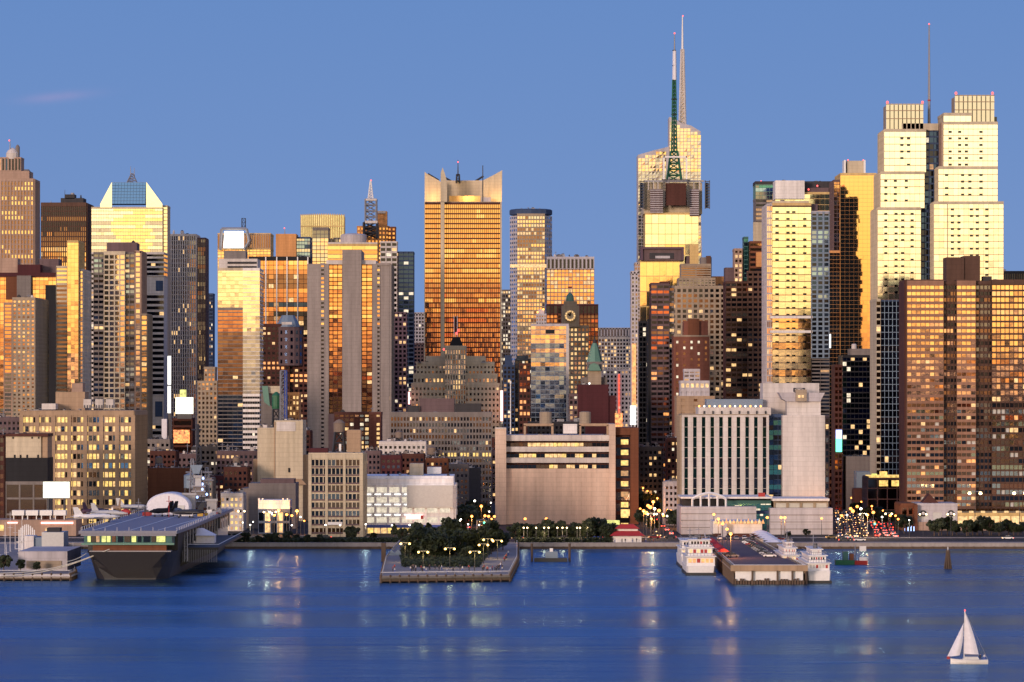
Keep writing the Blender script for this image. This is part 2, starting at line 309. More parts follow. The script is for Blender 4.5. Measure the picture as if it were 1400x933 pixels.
    def done(s, name='wall'):
        s.part(name, s.w)
        k = lambda p: (p[3] * F / p[8] - 0) * (p[4] * F / p[8])
        big = sorted([p for p in s.panes if p[7] and (p[3] - p[9]) * F / p[8] > 1.9 and k(p) > 11], key=lambda p: -p[0](0, p[2], 0)[2])[:MAXI]
        ids = set(map(id, big)); rest = MB()
        for p in s.panes:
            P, u, q, cw, rh, m, tl = p[:7]; dx, dz = random.gauss(0, tl) * cw, random.gauss(0, tl) * rh
            e = .05; c = [P(u - cw / 2, q - rh / 2, -e + .02 + dx + dz), P(u + cw / 2, q - rh / 2, -e + .02 - dx + dz), P(u + cw / 2, q + rh / 2, -e + .02 - dx - dz), P(u - cw / 2, q + rh / 2, -e + .02 + dx - dz)]
            if id(p) in ids:
                o = bpy.data.objects.new('window', unit(m)); C.objects.link(o); o.parent = s.root
                o.location = Vector(P(u, q, .015)) - s.o; o.scale = (cw, 1, rh); o.rotation_euler = (math.atan(2 * dz / rh), 0, math.atan(2 * dx / cw))
            else: rest.quad(c, m)
        if rest.f:
            o = s.part('glazing', rest); o['kind'] = 'stuff'
        return s.root
def lattice(m, cx, w0, w1, yt, yb, mat, n, Y, dy=8, r=.25):
    k = Y / F; xc = X(cx, Y); z0, z1 = Z(yb, Y), Z(yt, Y); L_ = []
    for i in range(n + 1):
        t = i / n; h = (w0 * (1 - t) + w1 * t) * k / 2; z = z0 + (z1 - z0) * t
        L_.append([(xc - h, Y + dy - h, z), (xc + h, Y + dy - h, z), (xc + h, Y + dy + h, z), (xc - h, Y + dy + h, z)])
    for i in range(n):
        for j in range(4):
            m.beam(L_[i][j], L_[i + 1][j], r, mat); m.beam(L_[i][j], L_[i + 1][(j + 1) % 4], r * .6, mat); m.beam(L_[i + 1][j], L_[i + 1][(j + 1) % 4], r * .6, mat)
# ================================================================== the city, left to right
def rnd(p): return random.random() < p
# ---- far left
b = Bd('stone_tower', 'pale tan stone tower with stepped, domed crown at the left edge of the skyline', -30, 47, 3200, 'skyscraper')
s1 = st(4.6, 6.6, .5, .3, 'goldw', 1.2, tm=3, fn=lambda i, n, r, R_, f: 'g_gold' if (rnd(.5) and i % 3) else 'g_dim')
b.v(-30, 46, 245, 'pinkstone', s1, s1, 34); b.v(-24, 40, 234, 'pinkstone', None, None, 26, Y=3204, yb=246); b.v(-24, 29, 216, 'pinkstone', st(4.5, 18, .4, .1, 'dark', 1), None, 20, Y=3206, yb=234)
b.cyl('dome', 15, 8, [(1.1, 217), (1.1, 209), (.8, 205), (.4, 202.5), (.05, 201)], 'offwhite'); b.cyl('drum', 34, 6, [(1, 246), (1, 234), (.6, 231)], 'grey'); b.pole('mast', 12, 190, 203, .5, 'steel'); b.beacon(12, 192)
b.cyl('turret', 22, 3, [(1, 216), (1, 200), (.3, 197)], 'grey'); b.done()
b = Bd('brown_tower', 'dark brown flat-roofed tower with roof machinery, left of the pyramid-topped yellow tower', 56, 118, 2900, 'skyscraper')
def f2(i, n, r, R_, fr):
    if r < 2 or (3 < r < 4): return 'g_dark'
    if r < 5: return random.choice(['g_dark', 'g_dim'])
    if 7 < r < 12: return 'goldw' if rnd(.6) else 'g_dim'  # gold panes at mid-height paint in a sky reflection
    return random.choice(['g_dark', 'g_dim', 'g_copper', 'g_dim'])
b.v(56, 118, 278, 'brown', st(2.6, 7, .42, .22, 'flat', .9, tm=4, fn=f2), st(2.6, 7, .5, .2, 'dark', .8, fn=lambda *a: 'g_dark'), 48)
b.pbox('roof_machinery', 83, 114, 271, 278.5, 'dkgrey', d=20); b.pbox('cooling_unit', 89, 102, 266, 272, 'dkgrey', d=12); b.cyl('exhaust', 97, 3, [(1, 267), (.8, 263)], 'steel'); b.pole('mast', 87, 259, 272, .3, 'dksteel'); b.pole('mast', 109, 266, 272, .9, 'dksteel'); b.pole('antenna', 68, 274, 279, .4, 'steel'); b.done()
b = Bd('pyramid_top_tower', 'glowing pale yellow glass tower with a cut blue pyramid top and small lattice mast', 125, 222, 2800, 'skyscraper')
def f3(i, n, r, R_, fr):
    c = i / n
    if .26 < c < .70: return 'g_lemon'
    return 'g_cream' if r < 4 or r % 2 else 'g_lav'
b.v(125, 222, 284, 'cream', st(3.4, 4.9, .04, .16, 'pale', .3, fn=f3), st(3.2, 4.9, .25, .3, 'copper', .5), 30, yb=346)
b.v(125, 222, 346, 'offwhite', st(7, 6.4, .04, .5, 'darklit', .5), st(4, 6.4, .3, .3, 'copper', .5), 30, both=False)
b.v(222, 229, 282, 'cream', st(7, 5, .1, .2, 'pale', .3), None, 24, Y=2803)
Y = 2802; z0, z1 = Z(279, Y), Z(249, Y)
b.poly('pyramid_side', [(137, 284), (137, 279), (153, 249), (153, 284)], 'g_cream', Y=2799, d=22); b.poly('pyramid_side', [(200, 284), (200, 249), (222, 279), (222, 284)], 'g_cream', Y=2799, d=22)
m = MB(); a_, c_ = X(153, Y), X(200, Y); m.loft([[(a_, Y - 1, z0), (c_, Y - 1, z0), (c_, Y + 18, z0), (a_, Y + 18, z0)], [(a_, Y + 5, z1), (c_, Y + 5, z1), (c_, Y + 16, z1), (a_, Y + 16, z1)]], 'bluegrey'); b.part('pyramid_roof', m)
m = MB()
for i in range(11):
    for j in range(7):
        u0, u1, t0, t1 = i / 11, (i + .93) / 11, j / 7, (j + .9) / 7; P = lambda u, t: (X(153, Y) + (X(199, Y) - X(153, Y)) * u, Y - 1.5 + 5.8 * t, z0 + (z1 - z0) * t)
        m.quad([P(u0, t0), P(u1, t0), P(u1, t1), P(u0, t1)], 'g_sky')
b.part('skylight', m); b.mast('lattice_mast', 178, 14, 2, 236, 249.5, 'steel', 4, dy=14, r=.22); b.pole('spire', 176, 226, 240, .35, 'steel', dy=14); b.pole('spire', 181, 228, 240, .35, 'steel', dy=14); b.done()
b = Bd('finned_tower', 'grey tower of close white vertical fins right of the pyramid-topped yellow tower', 231, 268, 2900, 'skyscraper')
b.v(231, 268, 321, 'offwhite', st(3.05, 6.2, .5, .14, 'goldw', 1.1, tm=2, fn=lambda i, n, r, R_, f: 'g_dim' if rnd(.45) else ('lit_w' if rnd(.12) else random.choice(['g_dark', 'g_dark', 'g_grey', 'g_copper']))), st(2.2, 6.2, .6, .1, 'grey', .6), 34)
b.v(268, 281, 326, 'mauve', st(2.2, 6, .6, .1, 'grey', .5), st(2, 6, .6, .1, 'grey', .5), 26, Y=2904); b.cyl('roof_fan', 236, 1.5, [(1, 321), (1, 316), (.4, 314)], 'offwhite'); b.clutter(240, 268, 321, 3); b.done()
b = Bd('slim_dark_tower', 'slim far navy tower between the finned tower and the tower with a white screen', 281, 291, 3300, 'skyscraper')
b.v(281, 291, 402, 'blue', st(2.4, 5, .4, .4, 'darklit', .5), None, 24); b.done()
# red-brown cluster
b = Bd('red_roofed_block', 'orange block with a dark maroon roof band below the domed stone tower', -12, 78, 2500)
b.v(-12, 78, 378, 'orange', st(6, 6, .06, .12, 'amber', .3, fn=lambda i, n, r, R_, f: 'g_gold' if rnd(.3) else 'g_amber', bar='orange'), None, 30); b.v(-14, 76, 373, 'maroon', None, None, 33, Y=2498.5, yb=378.5); b.pbox('penthouse', 24, 55, 362, 373, 'maroon', d=22)
b.pbox('side_wing', 54, 80, 354, 380, 'mauve', Y=2512, d=16); b.pbox('side_wing', -12, 24, 353, 400, 'pinkstone', Y=2512, d=16); b.pbox('red_panel', 8, 23, 379, 410, 'rust', Y=2499.2, d=.5); b.pbox('lift_tower', 23, 42, 377, 420, 'grey', Y=2494, d=5.9)
b.pbox('dark_wing', 62, 77, 390, None, 'black', Y=2492, d=7); b.done()
b = Bd('punched_window_tower', 'grey-beige slab with small square windows in front of the maroon-banded orange block', 5, 48, 2150)
b.v(17, 48, 408, 'beige', st(6.1, 5.35, .5, .5, 'goldw', .35, tm=2), st(6, 5.35, .5, .5, 'grey', .3), 62); b.v(5, 17, 415, 'pinkstone', st(12, 5.35, .25, .3, 'amber', .5, fn=lambda i, n, r, R_, f: 'g_amber' if r < 18 else 'g_grey'), None, 50, Y=2156); b.clutter(20, 46, 408, 4); b.done()
b = Bd('gold_core_tower', 'narrow golden tower with white balcony bands on its left and a plain tall gold core', 77, 113, 2200)
fb = st(14, 5.9, .05, .5, 'amber', 1.2, fn=lambda i, n, r, R_, f: 'g_dim' if r > 3 else 'g_gold')
b.v(77, 92, 365, 'cream', fb, None, 26); b.v(92, 107, 330, 'gold', st(5, 5.9, .02, .06, 'gold', .2, fn=lambda i, n, r, R_, f: 'g_gold' if r < 26 else 'g_peach', bar='gold'), st(6, 6, .5, .6, 'amber', .3), 30, Y=2196); b.v(107, 113, 369, 'offwhite', st(3, 5.9, .15, .25, 'gold', .4, fn=lambda i, n, r, R_, f: 'g_gold' if r < 22 else 'g_peach'), st(4, 5.9, .3, .3, 'dark', .3), 40, Y=2200); b.done()
b = Bd('gold_grid_tower', 'beige apartment tower with a gold window grid up its middle and grey balcony stacks', 128, 201, 2300)
b.v(142, 171, 345, 'cream', st(7.1, 7.05, .24, .3, 'gold', .45, tm=3, fn=lambda i, n, r, R_, f: 'g_gold' if rnd(.08) else ('g_peach' if r < 26 or rnd(.6) else 'g_mir')), None, 34)
bal = st(6.5, 7.05, .12, .45, 'mirror', 1.3, fn=lambda i, n, r, R_, f: 'lit_w' if rnd(.06) else random.choice(['g_grey', 'g_dim', 'g_dark', 'g_blue']))
b.v(128, 142, 346, 'grey', bal, None, 28, Y=2303); b.v(171, 184, 346, 'grey', bal, None, 28, Y=2303); b.v(184, 193, 344, 'pinkstone', st(9, 7.05, .4, .3, 'peach', .4), st(5, 7, .4, .4, 'grey', .4), 32, Y=2301)
b.v(193, 201, 430, 'beige', st(8, 7, .15, .32, 'gold', .4, tm=1, fn=lambda i, n, r, R_, f: 'lit_w' if rnd(.1) else 'g_gold'), st(5, 7, .4, .4, 'grey', .4), 32, Y=2301)
b.pbox('penthouse', 146, 187, 332, 345.5, 'mauve', Y=2308, d=18); b.cyl('roof_tank', 180, 2.5, [(1, 333), (1, 330), (.2, 328)], 'dkgrey'); b.done()
b = Bd('white_banded_tower', 'white-banded tower with black window ribbons and two blank pale panels', 195, 224, 2360)
def f9(i, n, r, R_, f): return 'lit_w' if rnd(.07) else 'g_dark'
b.v(195, 224, 346, 'offwhite', st(6, 7, 0, .42, 'dark', .6, fn=f9), st(4, 7, 0, .3, 'copper', .5), 26, yb=378); b.v(195, 224, 378, 'offwhite', None, None, 26, yb=402); b.v(195, 224, 402, 'offwhite', st(6, 7.7, 0, .42, 'dark', .6, fn=f9), None, 26, yb=541)
b.v(195, 224, 541, 'offwhite', None, None, 26, yb=580); b.v(195, 224, 580, 'offwhite', st(6, 8, 0, .42, 'dark', .6, fn=f9), None, 26); b.pbox('dark_panel', 213, 223, 384, 398, 'blue', d=.05, Y=2359.9); b.pbox('dark_panel', 212, 222, 549, 570, 'blue', d=.05, Y=2359.9); b.done()
b = Bd('beige_stepped_block', 'small beige stepped apartment block just left of the cream glass tower', 270, 296, 2100)
b.v(270, 297, 522, 'beige', st(5, 6.5, .45, .45, 'goldw', .3), None, 24); b.v(279, 294, 503, 'beige', st(5, 6.5, .5, .5, 'goldw', .3), None, 16, Y=2104, yb=522.5); b.clutter(280, 293, 503, 2); b.done()
b = Bd('lit_sign_tower', 'narrow dark theatre block carrying a tall glowing white strip and a blank lit billboard', 228, 268, 2120)
b.v(236, 263, 573, 'dkbrick', st(26, 9, .1, .3, 'red', .3, tm=1), None, 20); b.pbox('light_strip', 229.2, 233.4, 487, 526, 'lit_white', d=1.5); b.pbox('light_strip', 229.2, 233.2, 528, 565, 'lit_white', d=1.5); b.pbox('strip_mast', 230, 233, 565, None, 'dksteel', d=1.4)
b.pbox('billboard', 240, 264, 543.5, 566, 'lit_screen', Y=2117, d=1.2); b.pbox('video_screen', 237, 259, 588, 606, 'screen_fire', Y=2118.5, d=1.3); b.pbox('billboard_frame', 242, 262, 566, 573, 'dksteel', Y=2118, d=1.2); b.pbox('sign_crown', 246, 254, 533, 543.4, 'lit_g', Y=2118, d=3); b.pbox('white_screen', 221, 228, 573, 606, 'canvas', Y=2118, d=3); b.done()
# yellow-window office
def f13(i, n, r, R_, f):
    if not f: return random.choice(['g_dim', 'g_grey', 'g_dim', 'g_dark'])
    if 0 < r and i % 4 == 0 and False: return None
    p = .85 if i < 13 else .55
    if r in (7, 8) and 14 < i < 19: return 'g_dark'
    return ('lit_y' if rnd(.8) else 'lit_w') if rnd(p) else random.choice(['g_dim', 'g_peach', 'g_grey', 'g_blue', 'g_blue', 'g_dark'])
b = Bd('yellow_lit_office', 'long beige warehouse block whose rows of windows glow yellow, left behind the aircraft carrier', 27, 183, 1705)
s13 = st(5.45, 12.05, .22, .42, 'yellow', .5, tm=5, ms=2, fn=f13)
b.v(27, 183, 563, 'tan', s13, st(4, 12.05, .22, .42, 'grey', .4, tm=5, fn=f13), 60)
m = MB(); k = 1705 / F
for i in range(8):
    xc = X(29.5 + i * 21.8, 1705); m.box(xc - .9, xc + .9, 1704.2, 1705.05, G, Z(568, 1705), 'tan')
b.part('brick_piers', m)
b.pbox('lift_house', 76, 116, 536, 563, 'tan', Y=1722, d=16); b.pbox('lift_house', 98, 113, 524, 540, 'pinkstone', Y=1745, d=10)
for x0 in (114, 130, 144.5):
    m = MB(); k = 1712 / F; x = X(x0, 1712); z = Z(558, 1712); m.box(x, x + 10.5 * k, 1712, 1717, z, Z(546, 1712), 'offwhite'); m.lathe(x + 2.6 * k, 1714.5, [(.7, Z(546, 1712)), (.7, Z(545, 1712))], 'dksteel', 8); m.lathe(x + 7.8 * k, 1714.5, [(.7, Z(546, 1712)), (.7, Z(545, 1712))], 'dksteel', 8)
    for q in (.8, 4.5, 8.2): m.box(x + q * k, x + (q + 1.7) * k, 1711.8, 1712, z, Z(554, 1712), 'dksteel')
    b.part('cooling_tower', m)
b.pbox('penthouse', 57, 76, 552, 560, 'offwhite', Y=1712, d=12); b.clutter(66, 112, 562, 9, hmax=4); b.clutter(30, 56, 562, 5, hmax=4); b.done()
b = Bd('dark_edge_building', 'dark brick block cut off by the left edge of the picture', -30, 8, 1690)
b.v(-30, 6, 596, 'dkbrick', st(7, 12, .4, .5, 'red', .4), None, 12); b.clutter(-5, 6, 596, 2); b.done()
b = Bd('panel_front_building', 'low block with a cream panel above a wide black band, beside the yellow-lit warehouse', 8, 65, 1640)
b.v(8, 65, 626, 'black', None, None, 20, yb=660); b.v(8, 56, 597, 'cream', None, None, 18, yb=626); b.v(56, 65, 597, 'tan', None, None, 16, yb=626, Y=1641); b.v(8, 65, 660, 'grey', st(19, 19, .12, .12, 'flat', .5, fn=lambda *a: 'g_dim'), None, 20)
b.pbox('roof_rim', 7.6, 65.5, 593, 597, 'dkbrick', Y=1639.5, d=19); b.clutter(10, 60, 593, 4, hmax=4, d=14)
m = MB()
for q in (19, 27, 36, 51): m.box(X(q, 1640), X(q + 2.2, 1640), 1639.7, 1640.2, Z(626, 1640), Z(622, 1640), 'black')
for q in (17, 43, 52): m.box(X(q, 1640), X(q + 1.8, 1640), 1639.7, 1640.2, Z(600, 1640), Z(597.5, 1640), 'black')
b.part('vent_slots', m); b.done()
b = Bd('lit_billboard', 'blank glowing cream billboard on a dark post frame near the carrier', 59, 95, 1606, 'billboard')
b.pbox('screen', 59, 95, 659, 681, 'lit_screen', d=1); b.pbox('frame', 58.3, 95.7, 658.3, 681.8, 'dksteel', d=.9, Y=1606.3); b.pole('leg', 66, 681, 719, .5, 'dksteel', dy=.7, r2=.5); b.pole('leg', 88, 681, 719, .5, 'dksteel', dy=.7, r2=.5); b.done('catwalk') if b.w.f else None
# ---- middle left
b = Bd('striped_crown_tower', 'brown tower with a striped crown carrying a bright blank white screen', 298, 370, 2600, 'skyscraper')
b.v(297.5, 370, 320, 'gold', st(3.2, 19, .35, .08, 'dark', .9, fn=lambda *a: 'g_dim', bar='pinkstone'), None, 34, yb=340); b.v(297.5, 370, 340, 'gold', st(5, 4.2, .15, .3, 'gold', .5), None, 34)
m = MB(); m.prism([(X(307, 2592), Z(316.5, 2592)), (X(333, 2592), Z(316.5, 2592)), (X(333, 2592), Z(339.5, 2592)), (X(305.5, 2592), Z(339.5, 2592))], 2590, 2592, 'lit_white'); b.part('white_screen', m)
m = MB()
for a_, c_ in (((303, 313), (337, 313)), ((303, 313), (301, 342)), ((337, 313), (341, 330)), ((341, 330), (334, 342))): m.beam((X(a_[0], 2594), 2594, Z(a_[1], 2594)), (X(c_[0], 2594), 2594, Z(c_[1], 2594)), .7, 'steel')
b.part('screen_frame', m); b.mast('roof_mast', 332, 5, 5, 298, 314, 'dksteel', 3, r=.15); b.done()
b = Bd('cream_glass_tower', 'slim cream glass tower turning dark towards its foot, with a grey slotted top', 298, 355, 2000, 'skyscraper')
lf = st(7, 5.35, .02, .22, 'grey', .3, fn=lambda i, n, r, R_, f: 'lit_w' if rnd(.03) else ('g_copper' if r < 6 else 'g_dim' if r < 22 else 'g_navy'), bar='grey')  # lower panes get darker glass, painting in the fading sky reflection
b.v(298, 332, 368, 'cream', st(6, 5.35, 0, .1, 'pale', .2, fn=lambda *a: 'g_pale', bar='gold'), st(8, 5.35, 0, .2, 'pale', .3), 30, yb=422); b.v(298, 332, 422, 'grey', lf, st(8, 5.35, 0, .2, 'grey', .3), 30)
b.v(332, 355, 368, 'white', st(6, 5.35, 0, .14, 'pale', .4, fn=lambda i, n, r, R_, f: 'g_pale' if r < 16 else 'g_lav', bar='white'), st(6, 5.35, 0, .3, 'grey', .3), 28, Y=1999, yb=540); b.v(332, 355, 540, 'white', st(3.5, 7.2, .04, .52, 'whitew', .5, bar='white'), st(6, 7, 0, .3, 'grey', .3), 28, Y=1999)
b.v(299, 352, 354, 'offwhite', None, None, 26, yb=368.2); b.pbox('slot', 311, 351, 358, 361, 'dkgrey', Y=1999.8, d=.5); b.pbox('slot', 311, 351, 364, 366.5, 'dkgrey', Y=1999.8, d=.5); b.pbox('plant_room', 306, 336, 343, 354.5, 'grey', Y=2004, d=14); b.done()
b = Bd('copper_glass_tower', 'dark copper glass tower with thin white vertical fins and a gold band under its roof', 355, 422, 2500, 'skyscraper')
b.v(340, 422, 352, 'black', st(7, 6.3, .06, .1, 'copper', .3, tm=4.5, fn=lambda i, n, r, R_, f: 'g_gold' if r == 0 and i > 4 else ('g_amber' if r < 2 else ('lit_w' if rnd(.08) else random.choice(['g_copper', 'g_amber', 'g_dim'])) if (r < 9 or i < 4) else 'dark')), None, 34)  # dark lower panes paint in the reflection of nearby towers
m = MB()
for q in (363.5, 378.5, 392.5, 407, 421): m.box(X(q, 2500) - .35, X(q, 2500) + .35, 2498.6, 2500, G, Z(351.5, 2500), 'whitep')
b.part('vertical_fins', m); b.done()
b = Bd('orange_block_tower', 'plain orange brick slab peeking above the copper glass tower with a red roof light', 377, 405, 2820)
b.v(377, 405, 320, 'orange', None, None, 26); b.v(405, 424, 325, 'blue', st(4, 5, .1, .2, 'blue', .3), None, 26, Y=2824); b.pole('mast', 388.5, 311, 321, .4, 'steel'); b.beacon(388.5, 312, .7); b.done()
b = Bd('gold_crown_tower', 'tower with a curved golden glass crown of vertical ribs', 411, 470, 3000, 'skyscraper')
b.v(413, 468, 326, 'grey', st(5, 6, .3, .3, 'grey', .4), None, 30)
m = MB(); n_ = 20; Y = 3000
for i in range(n_):
    a0, a1 = i / n_, (i + .72) / n_; P = lambda u, z: (X(411 + 59 * u, Y), Y + 12 * (2 * u - 1) ** 2 - 3, z)
    m.quad([P(a0, Z(326, Y)), P(a1, Z(326, Y)), P(a1, Z(294, Y)), P(a0, Z(294, Y))], 'lit_crown')
b.part('crown_glass', m)
m = MB(); m.prism([(X(411, Y), Z(326, Y)), (X(470, Y), Z(326, Y)), (X(470, Y), Z(295, Y)), (X(411, Y), Z(295, Y))], Y + 10, Y + 26, 'gold')
for i in range(n_ + 1):
    u = i / n_ - .006; yy = Y + 12 * (2 * u - 1) ** 2 - 3.4; xx = X(411 + 59 * u, Y); m.box(xx - .4, xx + .4, yy, yy + 1, Z(327, Y), Z(292.5, Y), 'gold')
b.part('crown_ribs', m); b.pbox('crown_rail', 411, 470, 309, 310.5, 'gold', Y=2996.5, d=.4); b.done()
b = Bd('glass_grid_tower', 'narrow pale glass tower with a square grid, standing in front of the golden ribbed crown', 427, 449, 2700)
b.v(427, 449, 312, 'grey', st(5.4, 5.3, .12, .16, 'peach', .3, tm=3, fn=lambda i, n, r, R_, f: 'g_grey' if r in (0, 1) else random.choice(['g_mir', 'g_peach', 'g_peach'])), None, 24); b.done()
b = Bd('arched_gold_block', 'golden brick block with a rounded grey drum on its roof, behind the twin concrete slabs', 448, 515, 2560)
b.v(448, 516, 333, 'orange', st(17, 6, .02, .25, 'gold', .5, tm=3, fn=lambda i, n, r, R_, f: 'g_gold' if r in (0, 2) else 'g_amber', bar='gold'), None, 30); b.cyl('roof_drum', 482, 18, [(1, 333), (1, 321), (.85, 319), (.3, 318)], 'lav', n=24, dy=16); b.pbox('white_ledge', 448, 516, 331.5, 333.5, 'offwhite', Y=2559.4, d=1); b.clutter(450, 470, 333, 4, hmax=4); b.done()
b = Bd('concrete_slab_tower', 'broad tower of plain concrete slabs with golden window strips between them', 420, 546, 2200, 'skyscraper')
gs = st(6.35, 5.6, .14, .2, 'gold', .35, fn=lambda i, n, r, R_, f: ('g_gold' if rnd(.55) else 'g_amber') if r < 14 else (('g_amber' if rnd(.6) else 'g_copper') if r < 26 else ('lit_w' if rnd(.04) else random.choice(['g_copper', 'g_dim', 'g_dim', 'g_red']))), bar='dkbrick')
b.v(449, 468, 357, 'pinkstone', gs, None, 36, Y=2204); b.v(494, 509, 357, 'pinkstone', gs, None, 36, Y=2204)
ws = lambda k: st(20, 5.6, .86, .45, 'flat', .5, ms=0, fn=lambda *a: random.choice(['g_dark', 'g_dim', 'g_amber']))
b.v(420, 438, 361, 'concrete', None, None, 40); b.v(438, 444, 361, 'concrete', st(6, 5.6, .35, .5, 'flat', .5, fn=lambda i, n, r, R_, f: random.choice(['g_amber', 'g_dark', 'g_gold']) if r < 15 else 'g_dark'), None, 40, Y=2200.3); b.v(444, 449.5, 361, 'concrete', None, None, 40)
b.v(468, 494, 342, 'concrete', None, None, 44, Y=2198); b.v(509, 515, 361, 'concrete', None, None, 40); b.v(515, 520, 361, 'concrete', st(5, 5.6, .35, .5, 'flat', .5, fn=lambda i, n, r, R_, f: random.choice(['g_amber', 'g_dark', 'g_gold']) if r < 15 else 'g_dark'), None, 40, Y=2200.3)
b.v(520, 533, 361, 'concrete', None, st(6, 5.6, .1, .45, 'dark', .9), 55)
b.pbox('top_ledge', 446, 468, 356, 361.5, 'offwhite', Y=2202, d=30); b.pbox('top_ledge', 494, 514, 356, 361.5, 'offwhite', Y=2202, d=30); b.pbox('foot_lobby', 449, 509, 566, None, 'mauve', Y=2199, d=4); b.done()
b = Bd('lattice_top_tower', 'orange brick stepped tower topped by a tall grey lattice mast and needle', 488, 541, 3100, 'skyscraper')
so_ = st(5, 6, .5, .5, 'amber', .5)
b.v(488, 541, 344, 'orange', so_, None, 34); b.v(488, 532, 310, 'orange', so_, None, 26, Y=3104, yb=345); b.v(515, 529, 289, 'orange', None, None, 16, Y=3108, yb=311); b.v(530, 541, 311, 'rust', so_, None, 16, Y=3102, yb=345); b.pbox('white_cap', 517, 527, 288.5, 292, 'offwhite', Y=3107, d=10)
b.mast('lattice_tower', 507.5, 15, 15, 273, 305, 'steel', 4, dy=-4, r=.5, Y=3098); b.mast('lattice_tower', 507, 18, 18, 305, 326, 'dksteel', 3, dy=-4, r=.7, Y=3098); b.pbox('platform', 499, 516, 302, 305.5, 'offwhite', Y=3086, d=8); b.pbox('platform', 500, 515, 272, 274.5, 'offwhite', Y=3088, d=8)
b.mast('spire', 507, 7, 1, 248, 273, 'whitep', 7, dy=-4, r=.3, Y=3098); b.beacon(507, 247, 1.1); b.done()
b = Bd('white_balcony_building', 'small pale building with stacked balconies between the lattice-topped tower and the navy tower', 522, 547, 2900)
b.v(520, 543, 331, 'offwhite', st(8, 7, .2, .4, 'darklit', .8), None, 22); b.v(541, 549, 345, 'mauve', st(4, 6, .4, .4, 'darklit', .4), None, 20, Y=2903); b.done()
b = Bd('navy_tower', 'dark navy tower with scattered lit office windows right of the lattice-topped tower', 546, 566, 2750, 'skyscraper')
b.v(545, 565.5, 345, 'blue', st(6, 6, .1, .35, 'navy', .4, fn=lambda i, n, r, R_, f: 'lit_c' if rnd(.2) else 'g_navy'), None, 28); b.done()
b = Bd('mauve_side_building', 'mauve slab with dark square windows just right of the concrete slab tower', 538, 556, 2450)
b.v(539, 556, 428, 'purp', st(5.5, 6.2, .4, .4, 'darklit', .4), None, 22); b.done()
b = Bd('far_grey_block', 'pale far block between the navy tower and the broad copper tower', 564, 582, 3300)
b.v(564, 584, 428, 'lav', st(4, 5, .35, .4, 'grey', .4, fn=lambda i, n, r, R_, f: 'lit_c' if rnd(.12) else 'g_grey'), None, 20); b.v(566, 584, 470, 'mauve', st(4, 5, .35, .4, 'grey', .4), None, 20, Y=3260); b.done()
b = Bd('domed_maroon_building', 'maroon brick building with a faceted blue glass dome over a rounded corner', 356, 415, 2340)
fm = lambda i, n, r, R_, f: 'lit_o' if (6 < r < 9 and rnd(.75)) else ('lit_w' if rnd(.08) else 'g_dark')
b.v(352, 396, 444, 'dkbrick', st(6.4, 6.8, .42, .5, 'dark', .3, tm=2, fn=fm), None, 26); b.v(396, 421, 462, 'dkbrick', st(6, 6.8, .35, .5, 'dark', .3, fn=fm), None, 26, Y=2343)
Y = 2337; k = Y / F; m = MB(); m.lathe(X(395, Y), Y + 8, [(19 * k, Z(500, Y)), (19 * k, Z(447, Y))], 'mauve', 16)
for j in range(16):
    for i in range(5):
        a0, a1 = 2 * math.pi * (j + .3) / 16, 2 * math.pi * (j + .7) / 16; r_ = 19.1 * k
        if math.sin(a0) < .1: m.quad([(X(395, Y) + r_ * math.cos(a0), Y + 8 + r_ * math.sin(a0), Z(497 - i * 10, Y)), (X(395, Y) + r_ * math.cos(a1), Y + 8 + r_ * math.sin(a1), Z(497 - i * 10, Y)), (X(395, Y) + r_ * math.cos(a1), Y + 8 + r_ * math.sin(a1), Z(492 - i * 10, Y)), (X(395, Y) + r_ * math.cos(a0), Y + 8 + r_ * math.sin(a0), Z(492 - i * 10, Y))], 'g_navy')
b.part('rounded_bay', m); b.cyl('glass_dome', 393, 16, [(1, 447), (.92, 442), (.62, 433), (.55, 431)], 'bluegrey', Y=2337, n=8, dy=8); b.pbox('dome_sign', 385, 399, 440.5, 444, 'offwhite', Y=2329.5, d=1); b.done()
b = Bd('beige_silo_building', 'tall blank beige concrete warehouse with a lower left shoulder', 350, 418, 1760)
b.v(352, 375, 585, 'cream', None, None, 26); b.v(375, 414, 575, 'cream', None, None, 30, Y=1758); b.pbox('lighter_band', 378, 404, 577, 590, 'offwhite', Y=1757.7, d=1); b.pbox('joint', 374.6, 376, 577, 661, 'tan', Y=1757.6, d=1); b.pbox('door', 394, 396.5, 640, 646, 'black', Y=1757.6, d=1)
b.v(346, 353, 628, 'tan', None, None, 22, Y=1762); b.v(413, 421, 622, 'tan', None, None, 22, Y=1762); b.clutter(353, 374, 585, 5, hmax=5); b.clutter(378, 412, 575, 5, hmax=4); b.poly('flared_base', [(398, 663), (400, 655), (412, 655), (419, 663)], 'tan', Y=1756, d=1.8)
b.done()
b = Bd('green_crane', 'small green water tank and blue-white lattice crane mast rising behind the beige silo building', 360, 391, 1840, 'crane')
b.mast('crane_mast', 386.5, 8, 7, 507, 600, 'steel', 10, r=.28, dy=5); b.mast('crane_rail', 390, 3, 3, 507, 600, 'bluep', 10, r=.16, dy=4); b.cyl('green_tank', 376, 6, [(.9, 560), (1, 556), (1, 541), (.3, 536)], 'greenp'); b.mast('tank_stand', 376, 10, 8, 560, 600, 'dksteel', 3, r=.3); b.poly('teal_gable', [(358, 528), (366, 528), (369, 556), (361, 550)], 'copper_green', Y=1862, d=1); b.pbox('cream_wall', 366, 384, 528, 538, 'cream', Y=1864, d=3); b.pbox('crane_base', 357, 392, 538, None, 'grey', Y=1865, d=10); b.root['category'] = 'crane'; b.done() if b.w.f else None
b = Bd('small_gold_block', 'small golden apartment block beside the blue-white crane mast', 390, 409, 1880)
